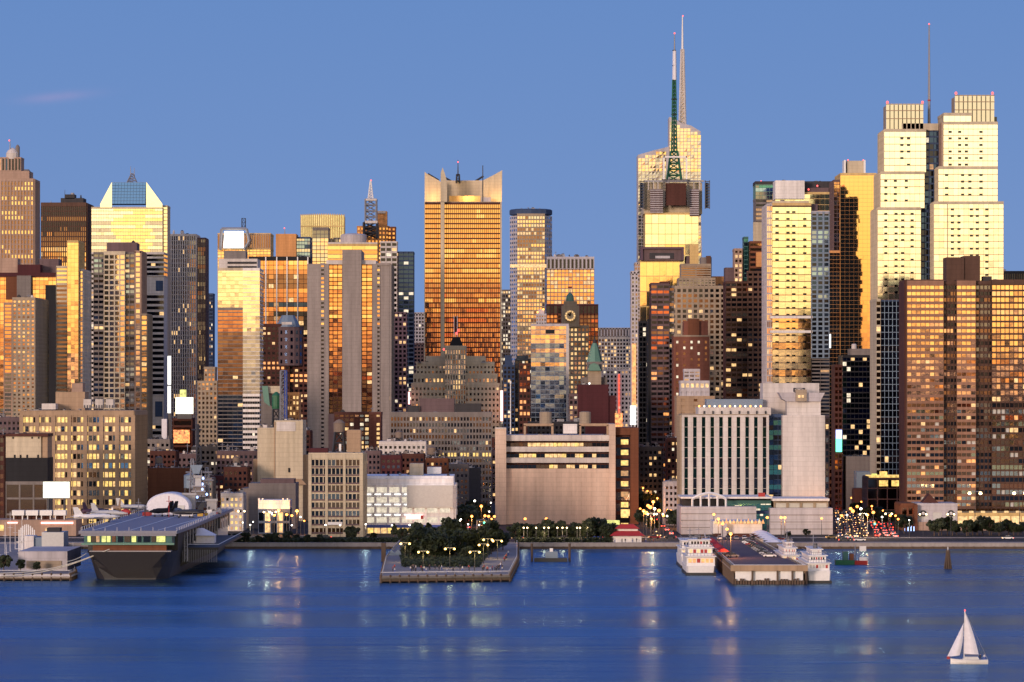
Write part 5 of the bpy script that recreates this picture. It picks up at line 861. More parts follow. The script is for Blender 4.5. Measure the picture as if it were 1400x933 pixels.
# ================================================================== setting: water, land, quay, roads
def struct(name, mb, smooth=False, kind='structure'):
    o = mb.build(name, None, smooth); o['kind'] = kind; return o
m_ = bpy.data.materials.new('water'); m_.use_nodes = True; t = m_.node_tree; t.nodes.clear()
f1 = noise_fac(t, .8, 6, (.45, 1, 1)); f2 = noise_fac(t, .05, 4, (.18, 1, 1)); f3 = noise_fac(t, .016, 4, (.07, 1, 1))
def tm(op, a, b_):
    n = t.nodes.new('ShaderNodeMath'); n.operation = op
    for i, q in enumerate((a, b_)):
        if isinstance(q, (int, float)): n.inputs[i].default_value = q
        else: t.links.new(q, n.inputs[i])
    return n.outputs[0]
f4 = noise_fac(t, .14, 4, (.22, 1, 1)); hgt = tm('ADD', tm('ADD', tm('MULTIPLY', f1, 1.5), tm('MULTIPLY', f4, 3.6)), tm('MULTIPLY', f2, 4.0))
bp = t.nodes.new('ShaderNodeBump'); bp.inputs['Distance'].default_value = 1; t.links.new(hgt, bp.inputs['Height'])
def mrange(a, b_):
    n = t.nodes.new('ShaderNodeMapRange'); t.links.new(f3, n.inputs[0]); n.inputs[1].default_value = .38; n.inputs[2].default_value = .62; n.inputs[3].default_value = a; n.inputs[4].default_value = b_; return n.outputs[0]
t.links.new(mrange(.30, 1.1), bp.inputs['Strength'])
gl = t.nodes.new('ShaderNodeBsdfGlossy'); gl.inputs['Color'].default_value = (.38, .58, .80, 1); t.links.new(mrange(.16, .30), gl.inputs['Roughness']); t.links.new(bp.outputs[0], gl.inputs['Normal'])
df = t.nodes.new('ShaderNodeBsdfDiffuse'); df.inputs['Color'].default_value = (.006, .024, .07, 1)
mxs = t.nodes.new('ShaderNodeMixShader'); mxs.inputs[0].default_value = .72; t.links.new(df.outputs[0], mxs.inputs[1]); t.links.new(gl.outputs[0], mxs.inputs[2])
oo = t.nodes.new('ShaderNodeOutputMaterial'); t.links.new(mxs.outputs[0], oo.inputs[0])
MATS['water'] = m_
m = MB(); m.quad([(-6000, -1500, 0), (6000, -1500, 0), (6000, 1600, 0), (-6000, 1600, 0)], 'water'); struct('river_water', m)
wall('asphalt', (.05, .05, .055), .85); wall('paving', (.36, .33, .33), .85); wall('quaystone', (.17, .15, .125), .9)
m = MB(); m.box(-3000, 3000, 1500, 12000, -4, G - .15, 'asphalt'); struct('ground', m)
m = MB(); m.box(-800, 800, 1499, 1514, -3, G, 'paving'); struct('promenade', m)
m = MB(); m.box(-800, 800, 1498, 1499.6, .9, G + .25, 'paving'); m.box(-800, 800, 1498.1, 1499.6, -3, .9, 'wood')
for i in range(170):
    x = -340 + i * 4; m.box(x - .3, x + .3, 1497.5, 1498, -1, 1.0, 'wood')
o = struct('quay_wall', m)
m = MB(); m.quad([(-800, 1518, G - .14), (800, 1518, G - .14), (800, 1556, G - .14), (-800, 1556, G - .14)], 'asphalt')
for y in (1527, 1536.5, 1546):
    for i in range(160): x = -400 + i * 5; m.quad([(x, y - .08, G - .13), (x + 2.4, y - .08, G - .13), (x + 2.4, y + .08, G - .13), (x, y + .08, G - .13)], 'whitep')
struct('waterfront_road', m)
m = MB(); m.box(-800, 800, 1556, 1562, -1, G, 'paving'); struct('pavement', m)
# New Jersey-side bank behind the viewer, which only the glass towers reflect
m = MB(); m.box(-3000, 3000, -2600, -1500, -3, 55, 'dkgrey'); struct('west_bank_hill', m)
wall('grass', (.03, .05, .02), .95)

# ================================================================== piers
def pier(name, label, pts, z, mat_top, mat_side, piles=True, step=3.0, fender=None):
    root = empty(name, (pts[0][0], pts[0][1], 0), label, 'pier'); o3 = (pts[0][0], pts[0][1], 0)
    m = MB(); n = len(pts); a = sum(pts[j][0] * pts[(j + 1) % n][1] - pts[(j + 1) % n][0] * pts[j][1] for j in range(n))
    if a < 0: pts = pts[::-1]
    m.loft([[(p[0], p[1], zz) for p in pts] for zz in (z - 1.6, z)], mat_top); m.build('deck', root, origin=o3)
    m = MB(); m2 = MB()
    for j in range(n):
        p, q = Vector((*pts[j], 0)), Vector((*pts[(j + 1) % n], 0)); ln = (q - p).length; k = max(1, int(ln / step)); d = (q - p).normalized(); out_ = Vector((d.y, -d.x, 0))
        if p.y > 1497 and q.y > 1497: continue
        for i in range(k + 1):
            c = p + (q - p) * i / k + out_ * .15; m.beam((c.x, c.y, -2), (c.x, c.y, z + .3), .22, 'wood')
            if i % 2 == 0: m2.beam((c.x - out_.x * .5, c.y - out_.y * .5, z), (c.x - out_.x * .5, c.y - out_.y * .5, z + 1.1), .06, 'steel')
        a_, b_ = p - out_ * .35, q - out_ * .35
        m2.beam((a_.x, a_.y, z + 1.1), (b_.x, b_.y, z + 1.1), .07, 'whitep'); m.beam((p.x, p.y, z - .8), (q.x, q.y, z - .8), .45, mat_side); m.beam((p.x, p.y, .6), (q.x, q.y, .6), .2, 'wood')
    if piles: m.build('piles', root, origin=o3); 
    m2.build('railing', root, origin=o3)
    return root
def W(px, py, z=0): Yw = (H - z) * F / (py - HZ); return (X(px, Yw), Yw)
wall('pierdeck', (.15, .12, .135), .9)
p84 = [W(521, 797), W(697, 795), W(708, 764, G), (X(708, 1500), 1500), (X(545, 1500), 1500), W(527, 772)]
pier('park_pier', 'tree-covered public pier with a stone promenade reaching into the river at centre', p84, G, 'paving', 'quaystone')
p88 = [(-320, 1243), W(96, 794), (X(104, 1262), 1262), (X(90, 1500), 1500), (-420, 1500)]
pier('left_pier', 'flat concrete pier with white sheds at the far left of the waterfront', p88, G, 'paving', 'offwhite')
p83 = [W(1003, 799), W(1102, 799), (W(1102, 799)[0] - 1, 1500), (X(962, 1500), 1500), (X(965, 1420), 1420)]
r83 = pier('ferry_pier', 'ferry pier with a parking deck on top and a white fender wall at its head', p83, 5.0, 'pierdeck', 'tan')
m = MB(); Yh = p83[0][1] - .8; xa, xb = p83[0][0] + .5, p83[1][0] - 1
m.box(xa, xb, Yh, Yh + .5, 1.2, 4.2, 'whitep'); m.build('fender_wall', r83, origin=(p83[0][0], p83[0][1], 0))
m = MB(); m.box(xa - 1.5, xb + 1.5, Yh - .5, Yh, 4.2, 6.1, 'tan'); m.build('concrete_beam', r83, origin=(p83[0][0], p83[0][1], 0))
m = MB()
for i in range(26):
    x = xa + (xb - xa) * i / 25; m.box(x - .3, x + .3, Yh - .9, Yh - .3, -1.5, 1.6 + random.uniform(-.5, .4), 'wood')
for f_ in (.25, .62, .84): x = xa + (xb - xa) * f_; m.box(x - .3, x + .3, Yh - 1.2, Yh - .5, -1, 4.4, 'wood')
m.build('fender_piles', r83, origin=(p83[0][0], p83[0][1], 0))
# dolphin
d0 = W(1296, 778); m = MB()
for a in range(9): c_, s_ = math.cos(a * .7), math.sin(a * .7); m.beam((d0[0] + 1.5 * c_, d0[1] + 1.5 * s_, -2), (d0[0] + .35 * c_, d0[1] + .35 * s_, 5.6 + .5 * (a % 3)), .2, 'wood')
m.lathe(d0[0], d0[1], [(.7, 4.4), (.7, 4.8)], 'wood', 10); m.beam((d0[0], d0[1], 5), (d0[0], d0[1], 7.6), .12, 'whitep')
tag(m.build('mooring_dolphin', None, origin=(d0[0], d0[1], 0)), 'dark timber mooring dolphin of leaning piles in the water at right', 'dolphin')

# ================================================================== aircraft carrier
cr = empty('aircraft_carrier', (-124.6, 1260, 0), 'large grey museum aircraft carrier moored bow-out with aircraft on deck', 'ship')
co = (-124.6, 1260, 0); xc = -124.6
def cpart(name, m, smooth=False, parent=None): return m.build(name, parent or cr, smooth, co)
st_ = [(1247, 4.5, 12.5, 9.2), (1251, 8.5, 13.8, 9.2), (1257, 11, 14.4, 9.2), (1262.2, 12, 14.8, 9.2), (1262.4, 12, 14.8, 14.9), (1285, 12.8, 15.2, 14.9), (1325, 13, 15.2, 14.9), (1400, 14.5, 15.2, 14.9), (1492, 13, 15, 14.9)]
rings = []
for y, wl_, dk, zt_ in st_:
    prof = [(-1, -2), (-1.02, .5), (None, 4), (None, 7), (None, zt_)]; L_ = []
    for k_, (fx, z) in enumerate(prof):
        hw = wl_ * (.9 if z < 0 else 1) if fx else wl_ + (dk - wl_) * (((z - .5) / (max(zt_, 9.3) - .5)) ** 1.1)
        L_.append((hw, z))
    yo = lambda z: y + (6 if y < 1250 else 2 if y < 1260 else 0) * (1 - max(0, z) / zt_)
    rings.append([(xc - hw, yo(z), z) for hw, z in reversed(L_)] + [(xc + hw, yo(z), z) for hw, z in L_])
m = MB(); m.loft([r[::-1] for r in rings], 'hull'); cpart('hull', m)
m = MB()
for i in range(len(rings) - 1):
    pass
deck = [(-16.5, 1250), (15.5, 1250), (16.5, 1300), (16.5, 1492), (-17, 1492)]
m.loft([[(xc + a, y, z) for a, y in deck] for z in (15.0, 16.0)], 'deckgrey')
for a0, y0, a1, y1 in ((0, 1256, 4, 1480), (-12, 1256, -8, 1480), (9, 1256, 14, 1400)): m.beam((xc + a0, y0, 15.95), (xc + a1, y1, 15.95), .14, 'whitep')
cpart('flight_deck', m)
m = MB(); m.box(xc - 14.8, xc + 13.8, 1251, 1262, 11.6, 15, 'tealp'); m.box(xc - 15.8, xc + 15.2, 1250.2, 1251, 14.3, 15.05, 'deckgrey'); m.box(xc - 15.6, xc + 14.6, 1250, 1251.5, 11.4, 12.0, 'copper_green'); ga_ = cpart('bow_gallery', m)
rg = random.Random(5)
for i, (q0, q1) in enumerate(((119.5, 124), (124.5, 131), (131.5, 136), (139, 145), (146, 151), (153, 158), (161, 168), (170, 178), (180, 186), (188, 193), (196, 205), (207, 213), (214, 226))):
    Yg = 1250.7; m = MB(); m.quad([(X(q0, Yg), Yg, 12.3), (X(q1, Yg), Yg, 12.3), (X(q1, Yg), Yg, 14.3), (X(q0, Yg), Yg, 14.3)], ['lit_g', 'g_dim', 'lit_dim', 'lit_g', 'lit_g', 'g_red', 'g_dark', 'g_dim', 'lit_g', 'g_dark', 'g_dark', 'g_dim', 'lit_g'][i]); cpart('gallery_window', m, parent=ga_)
m = MB(); m.box(xc - 12, xc + 12, 1251.2, 1254, 9.4, 11.4, 'rust'); m.box(xc - 11, xc + 3, 1249, 1251, 7.6, 9.2, 'hull'); m.box(xc - 13, xc + 13.5, 1250, 1256, 9.1, 9.5, 'steel'); cpart('forecastle', m)
m = MB(); m.box(xc + 12, xc + 26, 1290, 1400, 8.2, 9.0, 'hull'); m.loft([[(xc + 12, y, 2.5), (xc + 13, y, 2.5), (xc + 26, y, 8.2), (xc + 12, y, 8.2)] for y in (1290, 1400)], 'hull'); m.beam((xc + 26, 1290, 10), (xc + 26, 1400, 10), .08, 'whitep'); m.beam((xc + 14, 1290, 10), (xc + 26, 1290, 10), .08, 'whitep')
for i in range(20): m.beam((xc + 14 + i * .6, 1289.8, 4), (xc + 14 + i * .6, 1289.8, 8.2), .07, 'steel')
cpart('sponson', m)
m = MB(); lattice(m, 253, 4, 4, 728, 768, 'steel', 4, 1283, 3, .14); cpart('gangway_tower', m)
# starboard superstructure behind the tent and the aft mast
for nm, q0, q1, p0, p1, Yc, d_, mt in (('hangar_bulkhead', 236, 262, 714, 742, 1335, 30, 'hull'), ('hangar_bulkhead', 258, 298, 712, 745, 1425, 50, 'jetgrey'), ('island_base', 262, 288, 695, 716, 1430, 24, 'rust'), ('bridge_block', 264, 280, 664, 696, 1436, 14, 'grey')):
    m = MB(); m.box(X(q0, Yc), X(q1, Yc), Yc, Yc + d_, Z(p1, Yc), Z(p0, Yc), mt)
    if nm == 'bridge_block':
        for j in range(4): m.box(X(q0 - 1.5, Yc), X(q1 + 1.5, Yc), Yc - 1, Yc, Z(p0 + 7 * j + 1.5, Yc), Z(p0 + 7 * j, Yc), 'steel')
    else:
        for j in range(3): m.box(X(q0 + 4 + 7 * j, Yc), X(q0 + 6 + 7 * j, Yc), Yc - .2, Yc, Z((p0 + p1) / 2 + 3, Yc), Z((p0 + p1) / 2 - 2, Yc), 'black')
    cpart(nm, m)
m = MB(); lattice(m, 270, 9, 4, 612, 664, 'dksteel', 5, 1440, 6, .22); m.beam((X(258, 1446), 1446, Z(632, 1446)), (X(284, 1446), 1446, Z(632, 1446)), .3, 'dksteel'); m.beam((X(262, 1446), 1446, Z(588, 1446)), (X(276, 1446), 1446, Z(588, 1446)), .2, 'dksteel'); m.beam((X(270, 1446), 1446, Z(580, 1446)), (X(270, 1446), 1446, Z(614, 1446)), .45, 'dksteel'); cpart('mast', m)
m = MB(); m.prism([(X(260, 1438), Z(636, 1438)), (X(277, 1438), Z(636, 1438)), (X(272, 1438), Z(648, 1438)), (X(264, 1438), Z(648, 1438))], 1438, 1440, 'bluegrey'); cpart('radar', m)
m = MB(); lattice(m, 262, 7, 3, 628, 676, 'steel', 5, 1436, 3, .16); lattice(m, 282, 8, 3, 640, 696, 'steel', 5, 1442, 3, .16); m.beam((X(254, 1440), 1440, Z(646, 1440)), (X(290, 1440), 1440, Z(646, 1440)), .2, 'steel'); m.beam((X(256, 1440), 1440, Z(656, 1440)), (X(292, 1440), 1440, Z(657, 1440)), .2, 'steel'); cpart('signal_masts', m)
for q0, q1, p0, p1, mt in ((252, 268, 676, 700, 'steel'), (284, 297, 684, 716, 'steel'), (268, 276, 652, 664, 'jetgrey'), (290, 302, 700, 722, 'dksteel'), (264, 284, 700, 712, 'redp')):
    m = MB(); m.box(X(q0, 1428), X(q1, 1428), 1424, 1428, Z(p1, 1428), Z(p0, 1428), mt); m.box(X(q0, 1428) - .5, X(q1, 1428) + .5, 1423.4, 1424, Z(p0, 1428) - .3, Z(p0, 1428) + .6, 'steel'); m.beam((X(q1, 1428), 1426, Z(p0, 1428)), (X(q1, 1428), 1426, Z(p0 - 9, 1428)), .12, 'steel'); cpart('deck_house', m)
rg = random.Random(21)
for i in range(26):
    y = rg.uniform(1385, 1480); x = rg.choice((rg.uniform(xc - 14, xc + 14), rg.uniform(xc + 5, xc + 15))); w_ = rg.uniform(.5, 2.0); h_ = rg.uniform(.8, 3.2); m = MB(); mt = rg.choice(('steel', 'jetgrey', 'yellowp', 'dksteel', 'whitep', 'redp'))
    if i % 3 == 0: lattice(m, 0, 1, 1, 0, 1, mt, 1, 5250) if False else m.beam((x, y, 16), (x, y, 16 + h_ * 2.4), .1, mt); m.beam((x - 1, y, 16 + h_ * 1.8), (x + 1, y, 16 + h_ * 1.8), .07, mt)
    else: m.box(x - w_, x + w_, y, y + 1.8, 16.01, 16 + h_ * .7, mt); m.box(x - w_ * .5, x + w_ * .3, y + .3, y + 1.3, 16 + h_ * .7, 16.2 + h_, 'dksteel')
    cpart('deck_equipment', m)
m = MB()
for i in range(34):
    y = 1256 + i * 7; m.beam((xc + 15.8, y, 16), (xc + 15.8, y, 17.1), .05, 'whitep'); m.beam((xc - 16, y, 16), (xc - 16, y, 17.1), .05, 'whitep')
for s in (-16, 15.8): m.beam((xc + s, 1254, 17.1), (xc + s, 1488, 17.1), .05, 'whitep')
for i in range(9): m.beam((xc + 15.5 - i * 3.9, 1250.3, 16), (xc + 15.5 - i * 3.9, 1250.3, 17.1), .05, 'whitep')
cpart('deck_railing', m)
m = MB()
for i in range(16): m.box(xc + 15.25, xc + 15.5, 1296 + i * 12, 1299 + i * 12, 10, 12.5, 'black'); m.box(xc + 15.3, xc + 15.6, 1302 + i * 12, 1303 + i * 12, 9.5, 14.5, 'steel')
cpart('hull_doors', m)
m = MB()
for q, p in ((278, 654), (277, 662), (277, 669), (270, 680), (283, 676), (290, 690)): m.lathe(X(q, 1434), 1433, [(.2, Z(p, 1434) - .5), (.5, Z(p, 1434)), (.2, Z(p, 1434) + .5)], 'neon_blue', 6)
cpart('deck_lamps', m)
m = MB()
for q0, p0, Ya in ((0, 784, 1243), (0, 788, 1243), (92, 768, 1250)):
    prev = None
    for i in range(9):
        t_ = i / 8; q = q0 + (150 - q0) * t_ if q0 == 0 else q0 + 26 * t_; p = p0 + ((751 if p0 != 768 else 757) - p0) * t_ + 9 * math.sin(math.pi * t_) * (1 if q0 == 0 else .2)
        Yr = 1243 + 7 * t_; c_ = (X(q, Yr), Yr - .5, Z(p, Yr))
        if prev: m.beam(prev, c_, .1, 'rope')
        prev = c_
cpart('mooring_lines', m)
# things on the deck
def jet(name, label, loc, rz, body, L_=15, sp=10, twin=False, group=None):
    r = empty(name, loc, label, 'jet', group); m = MB(); n = 8
    ring = lambda y, rx, rz_, z: [(rx * math.cos(2 * math.pi * j / n), y, z + rz_ * math.sin(2 * math.pi * j / n)) for j in range(n)]
    m.loft([ring(y, a, b_, z)[::-1] for y, a, b_, z in ((-L_ / 2, .08, .08, 1.9), (-L_ * .36, .5, .55, 2), (-L_ * .15, .9, .95, 2.1), (L_ * .2, 1.0, .9, 2.1), (L_ * .5, .6, .6, 2.1))], body); m.build('fuselage', r, True)
    for s in (-1, 1):
        m = MB(); pts = [(s * .7, -L_ * .1), (s * sp / 2, L_ * .18), (s * sp / 2, L_ * .28), (s * .7, L_ * .3)]; pts = pts if s > 0 else pts[::-1]; m.loft([[(a, y, z) for a, y in pts] for z in (1.85, 2.0)], body); m.build('wing', r)
        m = MB(); pts = [(s * .5, L_ * .36), (s * sp * .26, L_ * .46), (s * sp * .26, L_ * .52), (s * .5, L_ * .5)]; pts = pts if s > 0 else pts[::-1]; m.loft([[(a, y, z) for a, y in pts] for z in (2.1, 2.2)], body); m.build('tailplane', r)
    for s in ((-1, 1) if twin else (0,)):
        m = MB(); m.loft([[(s * 1.1 + e, y, z) for e in (-.12, .12)] + [(s * 1.1 + e, y2, z) for e, y2 in ((.12, y + d), (-.12, y + d))] for y, d, z in ((L_ * .28, L_ * .2, 2.4), (L_ * .42, L_ * .1, 5.4))], body); m.build('tail_fin', r)
    m = MB(); m.lathe(0, -L_ * .28, [(.45, 2.3), (.4, 2.7), (.1, 2.95)], 'carglass', 8); m.build('canopy', r, True)
    m = MB()
    for a, y in ((0, -L_ * .25), (-1.2, L_ * .12), (1.2, L_ * .12)): m.beam((a, y, .1), (a, y, 1.6), .12, 'steel'); m.beam((a - .15, y, .3), (a + .15, y, .3), .3, 'rubber')
    m.build('landing_gear', r); r.rotation_euler = (0, 0, rz); return r
dz = 16.02
def dk(px, Y): return (X(px, Y), Y, dz)
jet('fighter_jet', 'white and grey fighter jet parked at the left front of the carrier deck', dk(133, 1330), R(115), 'whitep', 17, 11)
jet('fighter_jet', 'pale jet with blue trim behind the white jet on the carrier deck', dk(150, 1372), R(60), 'jetgrey', 16, 11)
jet('fighter_jet', 'purple-grey jet at the far left rear of the carrier deck', dk(130, 1392), R(150), 'purp', 15, 10)
jet('dark_jet', 'black twin-finned jet parked before the left of the white dome tent', dk(221, 1395), R(-30), 'black', 17, 12, True)
jet('dark_jet', 'black jet parked before the right of the white dome tent', dk(243, 1398), R(20), 'blue', 15, 10)
jet('fighter_jet', 'grey jet parked mid-deck left of the dome tent on the carrier', dk(186, 1440), R(80), 'jetgrey', 15, 10)
jet('fighter_jet', 'sand-coloured jet behind the white jets on the carrier deck', dk(158, 1430), R(200), 'tan', 15, 10)
jet('dark_jet', 'small dark jet parked alone near the right rear deck edge of the carrier', dk(256, 1380), R(-60), 'dksteel', 13, 9)
h = empty('red_helicopter', dk(172, 1405), 'red and white helicopter standing mid-deck on the carrier', 'helicopter')
m = MB(); n = 8
m.loft([[(rx * math.cos(2 * math.pi * j / n), y, 2 + rx * 1.1 * math.sin(2 * math.pi * j / n)) for j in range(n)][::-1] for y, rx in ((-3.2, .3), (-2.2, 1.3), (0, 1.8), (2.4, 1.3), (4, .4))], 'redp'); m.build('body', h, True)
m = MB(); m.beam((0, 3, 2.3), (0, 8.5, 2.9), .25, 'redp'); m.box(-.1, .1, 8, 9, 2.8, 4.6, 'whitep'); m.build('tail_boom', h)
m = MB(); m.beam((0, 0, 3.9), (0, 0, 4.6), .18, 'dksteel'); m.box(-6, 6, -.15, .15, 4.55, 4.65, 'dksteel'); m.box(-.15, .15, -6, 6, 4.5, 4.6, 'dksteel'); m.build('rotor', h)
m = MB(); m.beam((-1.1, -2, .15), (-1.1, 2.4, .15), .1, 'steel'); m.beam((1.1, -2, .15), (1.1, 2.4, .15), .1, 'steel')
for s in (-1.1, 1.1):
    for y in (-1.2, 1.2): m.beam((s, y, .15), (s * .7, y, 1), .07, 'steel')
m.build('skids', h); h.rotation_euler = (0, 0, R(75)); h.scale = (.62,) * 3
# dome tent
t_ = empty('dome_tent', (X(233, 1425), 1425, dz), 'large white vaulted tent at the rear of the carrier deck', 'tent'); m = MB(); a_, nA = 8.1, 16; rr = []
for y, s in ((-9, .93), (-8, 1), (8, 1), (9, .93)): rr.append([(a_ * s * math.cos(math.pi * j / nA), y, 3.0 + 5.0 * s * math.sin(math.pi * j / nA)) for j in range(nA + 1)] + [(-a_ * s, y, 0), (a_ * s, y, 0)])
m.loft([r_[::-1] for r_ in rr], 'canvas'); m.build('shell', t_)
m = MB(); m.box(2, 6, -9.3, -9.05, .2, 3.4, 'screengrey'); m.build('entrance', t_)
t2 = empty('small_tent', (X(276, 1335), 1330, 9.0), 'small white peaked marquee beside the carrier hull', 'tent'); m = MB()
m.box(-3.8, 5.0, -4, 4, 0, 2.6, 'canvas'); m.build('walls', t2); m = MB(); m.loft([[(a, y, z) for a, y in ((-5.4, -4.6), (5.3, -4.6), (5.3, 4.6), (-5.4, 4.6))] if z == 2.6 else [(a, y, z) for a, y in ((-.8, -.5), (.8, -.5), (.8, .5), (-.8, .5))] for z in (2.6, 5.1)], 'canvas'); m.build('roof', t2); m = MB(); m.box(-5.2, -2.2, -4.4, -4.2, 0, 2.5, 'brown'); m.build('opening', t2)

# ================================================================== left pier things
b = Bd('white_pier_shed', 'low white flat-roofed shed with a beige door band on the left pier', 25, 92, 1268)
b.v(25, 92, 754, 'lav', None, None, 40); b.pbox('beige_band', 36, 84, 767, 777, 'beige', Y=1267.6, d=.3); b.done()
b = Bd('pier_cabin', 'grey clad box cabin above the white shed on the left pier', 57, 87, 1335)
b.v(57, 87, 728, 'screengrey', None, None, 14, yb=748); b.v(57, 87, 748, 'rust', None, None, 14, Y=1335.5); b.pbox('roof_vent', 64, 82, 722, 728, 'dkgrey', Y=1338, d=6); b.done()
b = Bd('white_kiosk', 'narrow white kiosk with a blue side on the left pier', 33, 57, 1360)
b.v(33, 46, 733, 'white', None, None, 10); b.v(46, 57, 735, 'bluegrey', None, None, 10, Y=1361); b.done()
b = Bd('pier_terminal', 'long low pink-beige terminal with a red neon line behind the left pier', -20, 104, 1575)
b.v(-20, 104, 711, 'pinkstone', None, None, 22); b.pbox('neon_line', 10, 24, 714, 716, 'neon_pink', Y=1574.5, d=.4); b.pbox('neon_line', 56, 100, 714, 716.4, 'neon_pink', Y=1574.5, d=.4); b.pbox('door', 62, 75, 722, 735, 'lit_w', Y=1574.6, d=.3); b.pbox('door', -2, 5, 718, 726, 'lit_y', Y=1574.6, d=.3); b.done()
proto = None
for i, q in enumerate((16, 35, 54, 73)):
    lb = 'white box awning on posts over the pier terminal, ' + ['leftmost of four', 'second from left of four', 'third from left of four', 'rightmost of four'][i]
    r = empty('roof_canopy', (X(q + 8.5, 1580), 1580, Z(711, 1580)), lb, 'canopy', 'white canopies on the pier terminal'); k = 1580 / F
    m = MB(); m.box(-8.3 * k, 8.3 * k, 0, 5, 6 * k, 13 * k, 'whitep'); m.build('hood', r)
    for a in (-6, 6): m = MB(); m.box(a * k - .2, a * k + .2, .5, .9, 0, 6 * k, 'whitep'); m.build('post', r)
    m = MB(); m.box(-7 * k, 7 * k, 3, 3.4, 0, 6 * k, 'dkbrick'); m.build('back_panel', r)
def make_boat(name, label, x, y, L_, hullm, mastz, rz=0, sail=False):
    r = empty(name, (x, y, 0), label, 'boat', None); m = MB(); w_ = L_ * .15
    m.loft([[(a * s, yy, z) for a, z in ((-w_, 1.1), (-w_ * .7, -.3), (w_ * .7, -.3), (w_, 1.1))][::-1] for yy, s in ((-L_ / 2, .75), (0, 1), (L_ * .3, .7), (L_ / 2, .05))], hullm); m.build('hull', r)
    m = MB(); m.box(-w_ * .55, w_ * .55, -L_ * .25, L_ * .12, 1.1, 1.9, 'whitep'); m.build('cabin', r)
    m = MB(); m.lathe(0, L_ * .08, [(.12, 1), (.06, mastz)], 'whitep', 6); m.beam((-.9, L_ * .08, mastz * .65), (.9, L_ * .08, mastz * .65), .04, 'whitep'); m.beam((0, L_ * .08, 2.4), (0, -L_ * .4, 2.5), .09, 'whitep'); m.build('mast', r)
    r.rotation_euler = (0, 0, rz); return r
for i, (q, Yb, mz, lb) in enumerate(((6, 1390, 14, 'moored sailing yacht with bare mast, nearest the left edge'), (14, 1420, 17, 'moored yacht with a tall bare mast, second from the left edge'), (22, 1440, 13, 'short-masted moored yacht in the middle of the left basin'),
                                      (29, 1404, 16, 'moored white yacht left of the pier kiosk'), (100, 1330, 9, 'small blue-grey launch between the cabin and the carrier'), (10, 1340, 8, 'small white runabout by the left pier bushes'))):
    make_boat('moored_yacht' if mz > 10 else 'launch', lb, X(q, Yb), Yb, 11 if mz > 10 else 8, 'whitep' if i % 2 else 'bluep', mz, R(20 * (i % 3) - 10))
m = MB()
for i in range(9): xx = X(26 + i * 2.6, 1385); m.box(xx - .2, xx + .2, 1385, 1385.4, G, 11.5 + 2 * math.sin(i / 8 * math.pi), 'whitep')
m.box(X(22, 1385), X(53, 1385), 1385.4, 1386, 6.6, 7.4, 'steel'); tag(m.build('gangway_frame', None, origin=(X(36, 1385), 1385, G)), 'fan-shaped row of white posts with a grey beam on the left pier', 'frame')

# ================================================================== ferries, barge, terminal
def ferry(name, label, x0, x1, Y0, ln, decks, hb, cat='ferry'):
    r = empty(name, ((x0 + x1) / 2, Y0, 0), label, cat); w_ = (x1 - x0) / 2
    def part(nm, m): return m.build(nm, r)
    m = MB(); m.loft([[(a * s, yy, z) for a, z in ((-w_, hb), (-w_ * .9, -.8), (w_ * .9, -.8), (w_, hb))][::-1] for yy, s in ((0, .88), (2, 1), (ln * .8, 1), (ln, .3))], 'whitep'); m.box(-w_ * 1.01, w_ * 1.01, -.15, ln * .8, -.9, .9, 'hulldark'); part('hull', m)
    z = hb
    for i, (ins, h_, glow) in enumerate(decks):
        m = MB(); a = w_ - ins; m.box(-a, a, 2 + i * 4, ln * .75 - i * 6, z, z + h_, 'whitep'); part('cabin', m)
        m = MB(); nw = 6
        for j in range(nw): q0 = -a + .4 + (2 * a - .8) * j / nw; m.quad([(q0 + .15, 1.96 + i * 4, z + h_ * .35), (q0 + (2 * a - .8) / nw - .15, 1.96 + i * 4, z + h_ * .35), (q0 + (2 * a - .8) / nw - .15, 1.96 + i * 4, z + h_ * .8), (q0 + .15, 1.96 + i * 4, z + h_ * .8)], glow if rnd(.75) else 'redp')
        m2 = m; part('cabin_windows', m2); z += h_
        m = MB(); m.box(-a - .5, a + .5, 1 + i * 4, ln * .75 - i * 6 + .5, z, z + .25, 'whitep'); part('awning_deck', m); z += .25
    m = MB(); m.beam((0, ln * .4, z), (0, ln * .4, z + 4), .1, 'steel'); m.beam((-1, ln * .4, z + 3), (1, ln * .4, z + 3), .06, 'steel'); part('mast', m)
    m = MB(); zr = hb + .1
    for i, (ins, h_, glow) in enumerate(decks):
        a = w_ - ins; zr += h_ + .25
        for s in (-1, 1): m.beam((s * a, 1.2 + i * 4, zr + .9), (s * a, ln * .7 - i * 6, zr + .9), .05, 'steel')
        m.beam((-a, 1.2 + i * 4, zr + .9), (a, 1.2 + i * 4, zr + .9), .05, 'steel')
        for j in range(9): m.beam((-a + 2 * a * j / 8, 1.2 + i * 4, zr), (-a + 2 * a * j / 8, 1.2 + i * 4, zr + .9), .04, 'steel')
    part('railing', m); m = MB(); m.lathe(0, ln * .25, [(.7, z), (.6, z + 1.6)], 'dksteel', 8); part('funnel', m)
    return r
fx0, fy0 = W(938, 787); fx1, _ = W(979, 787)
ferry('sightseeing_ferry', 'white double-deck sightseeing boat with orange-lit cabin left of the ferry pier', fx0, fx1, fy0, 42, [(.3, 3.0, 'lit_o'), (.9, 2.6, 'lit_w'), (1.6, 2.2, 'g_dim')], 3.1)
bx0, by0 = W(1103, 798); bx1, _ = W(1137, 798)
ferry('white_excursion_boat', 'blunt white excursion boat moored along the right side of the ferry pier', bx0, bx1, by0, 60, [(.5, 2.3, 'screengrey'), (1.3, 2.0, 'g_dark'), (2.4, 1.6, 'screengrey')], 4.0)
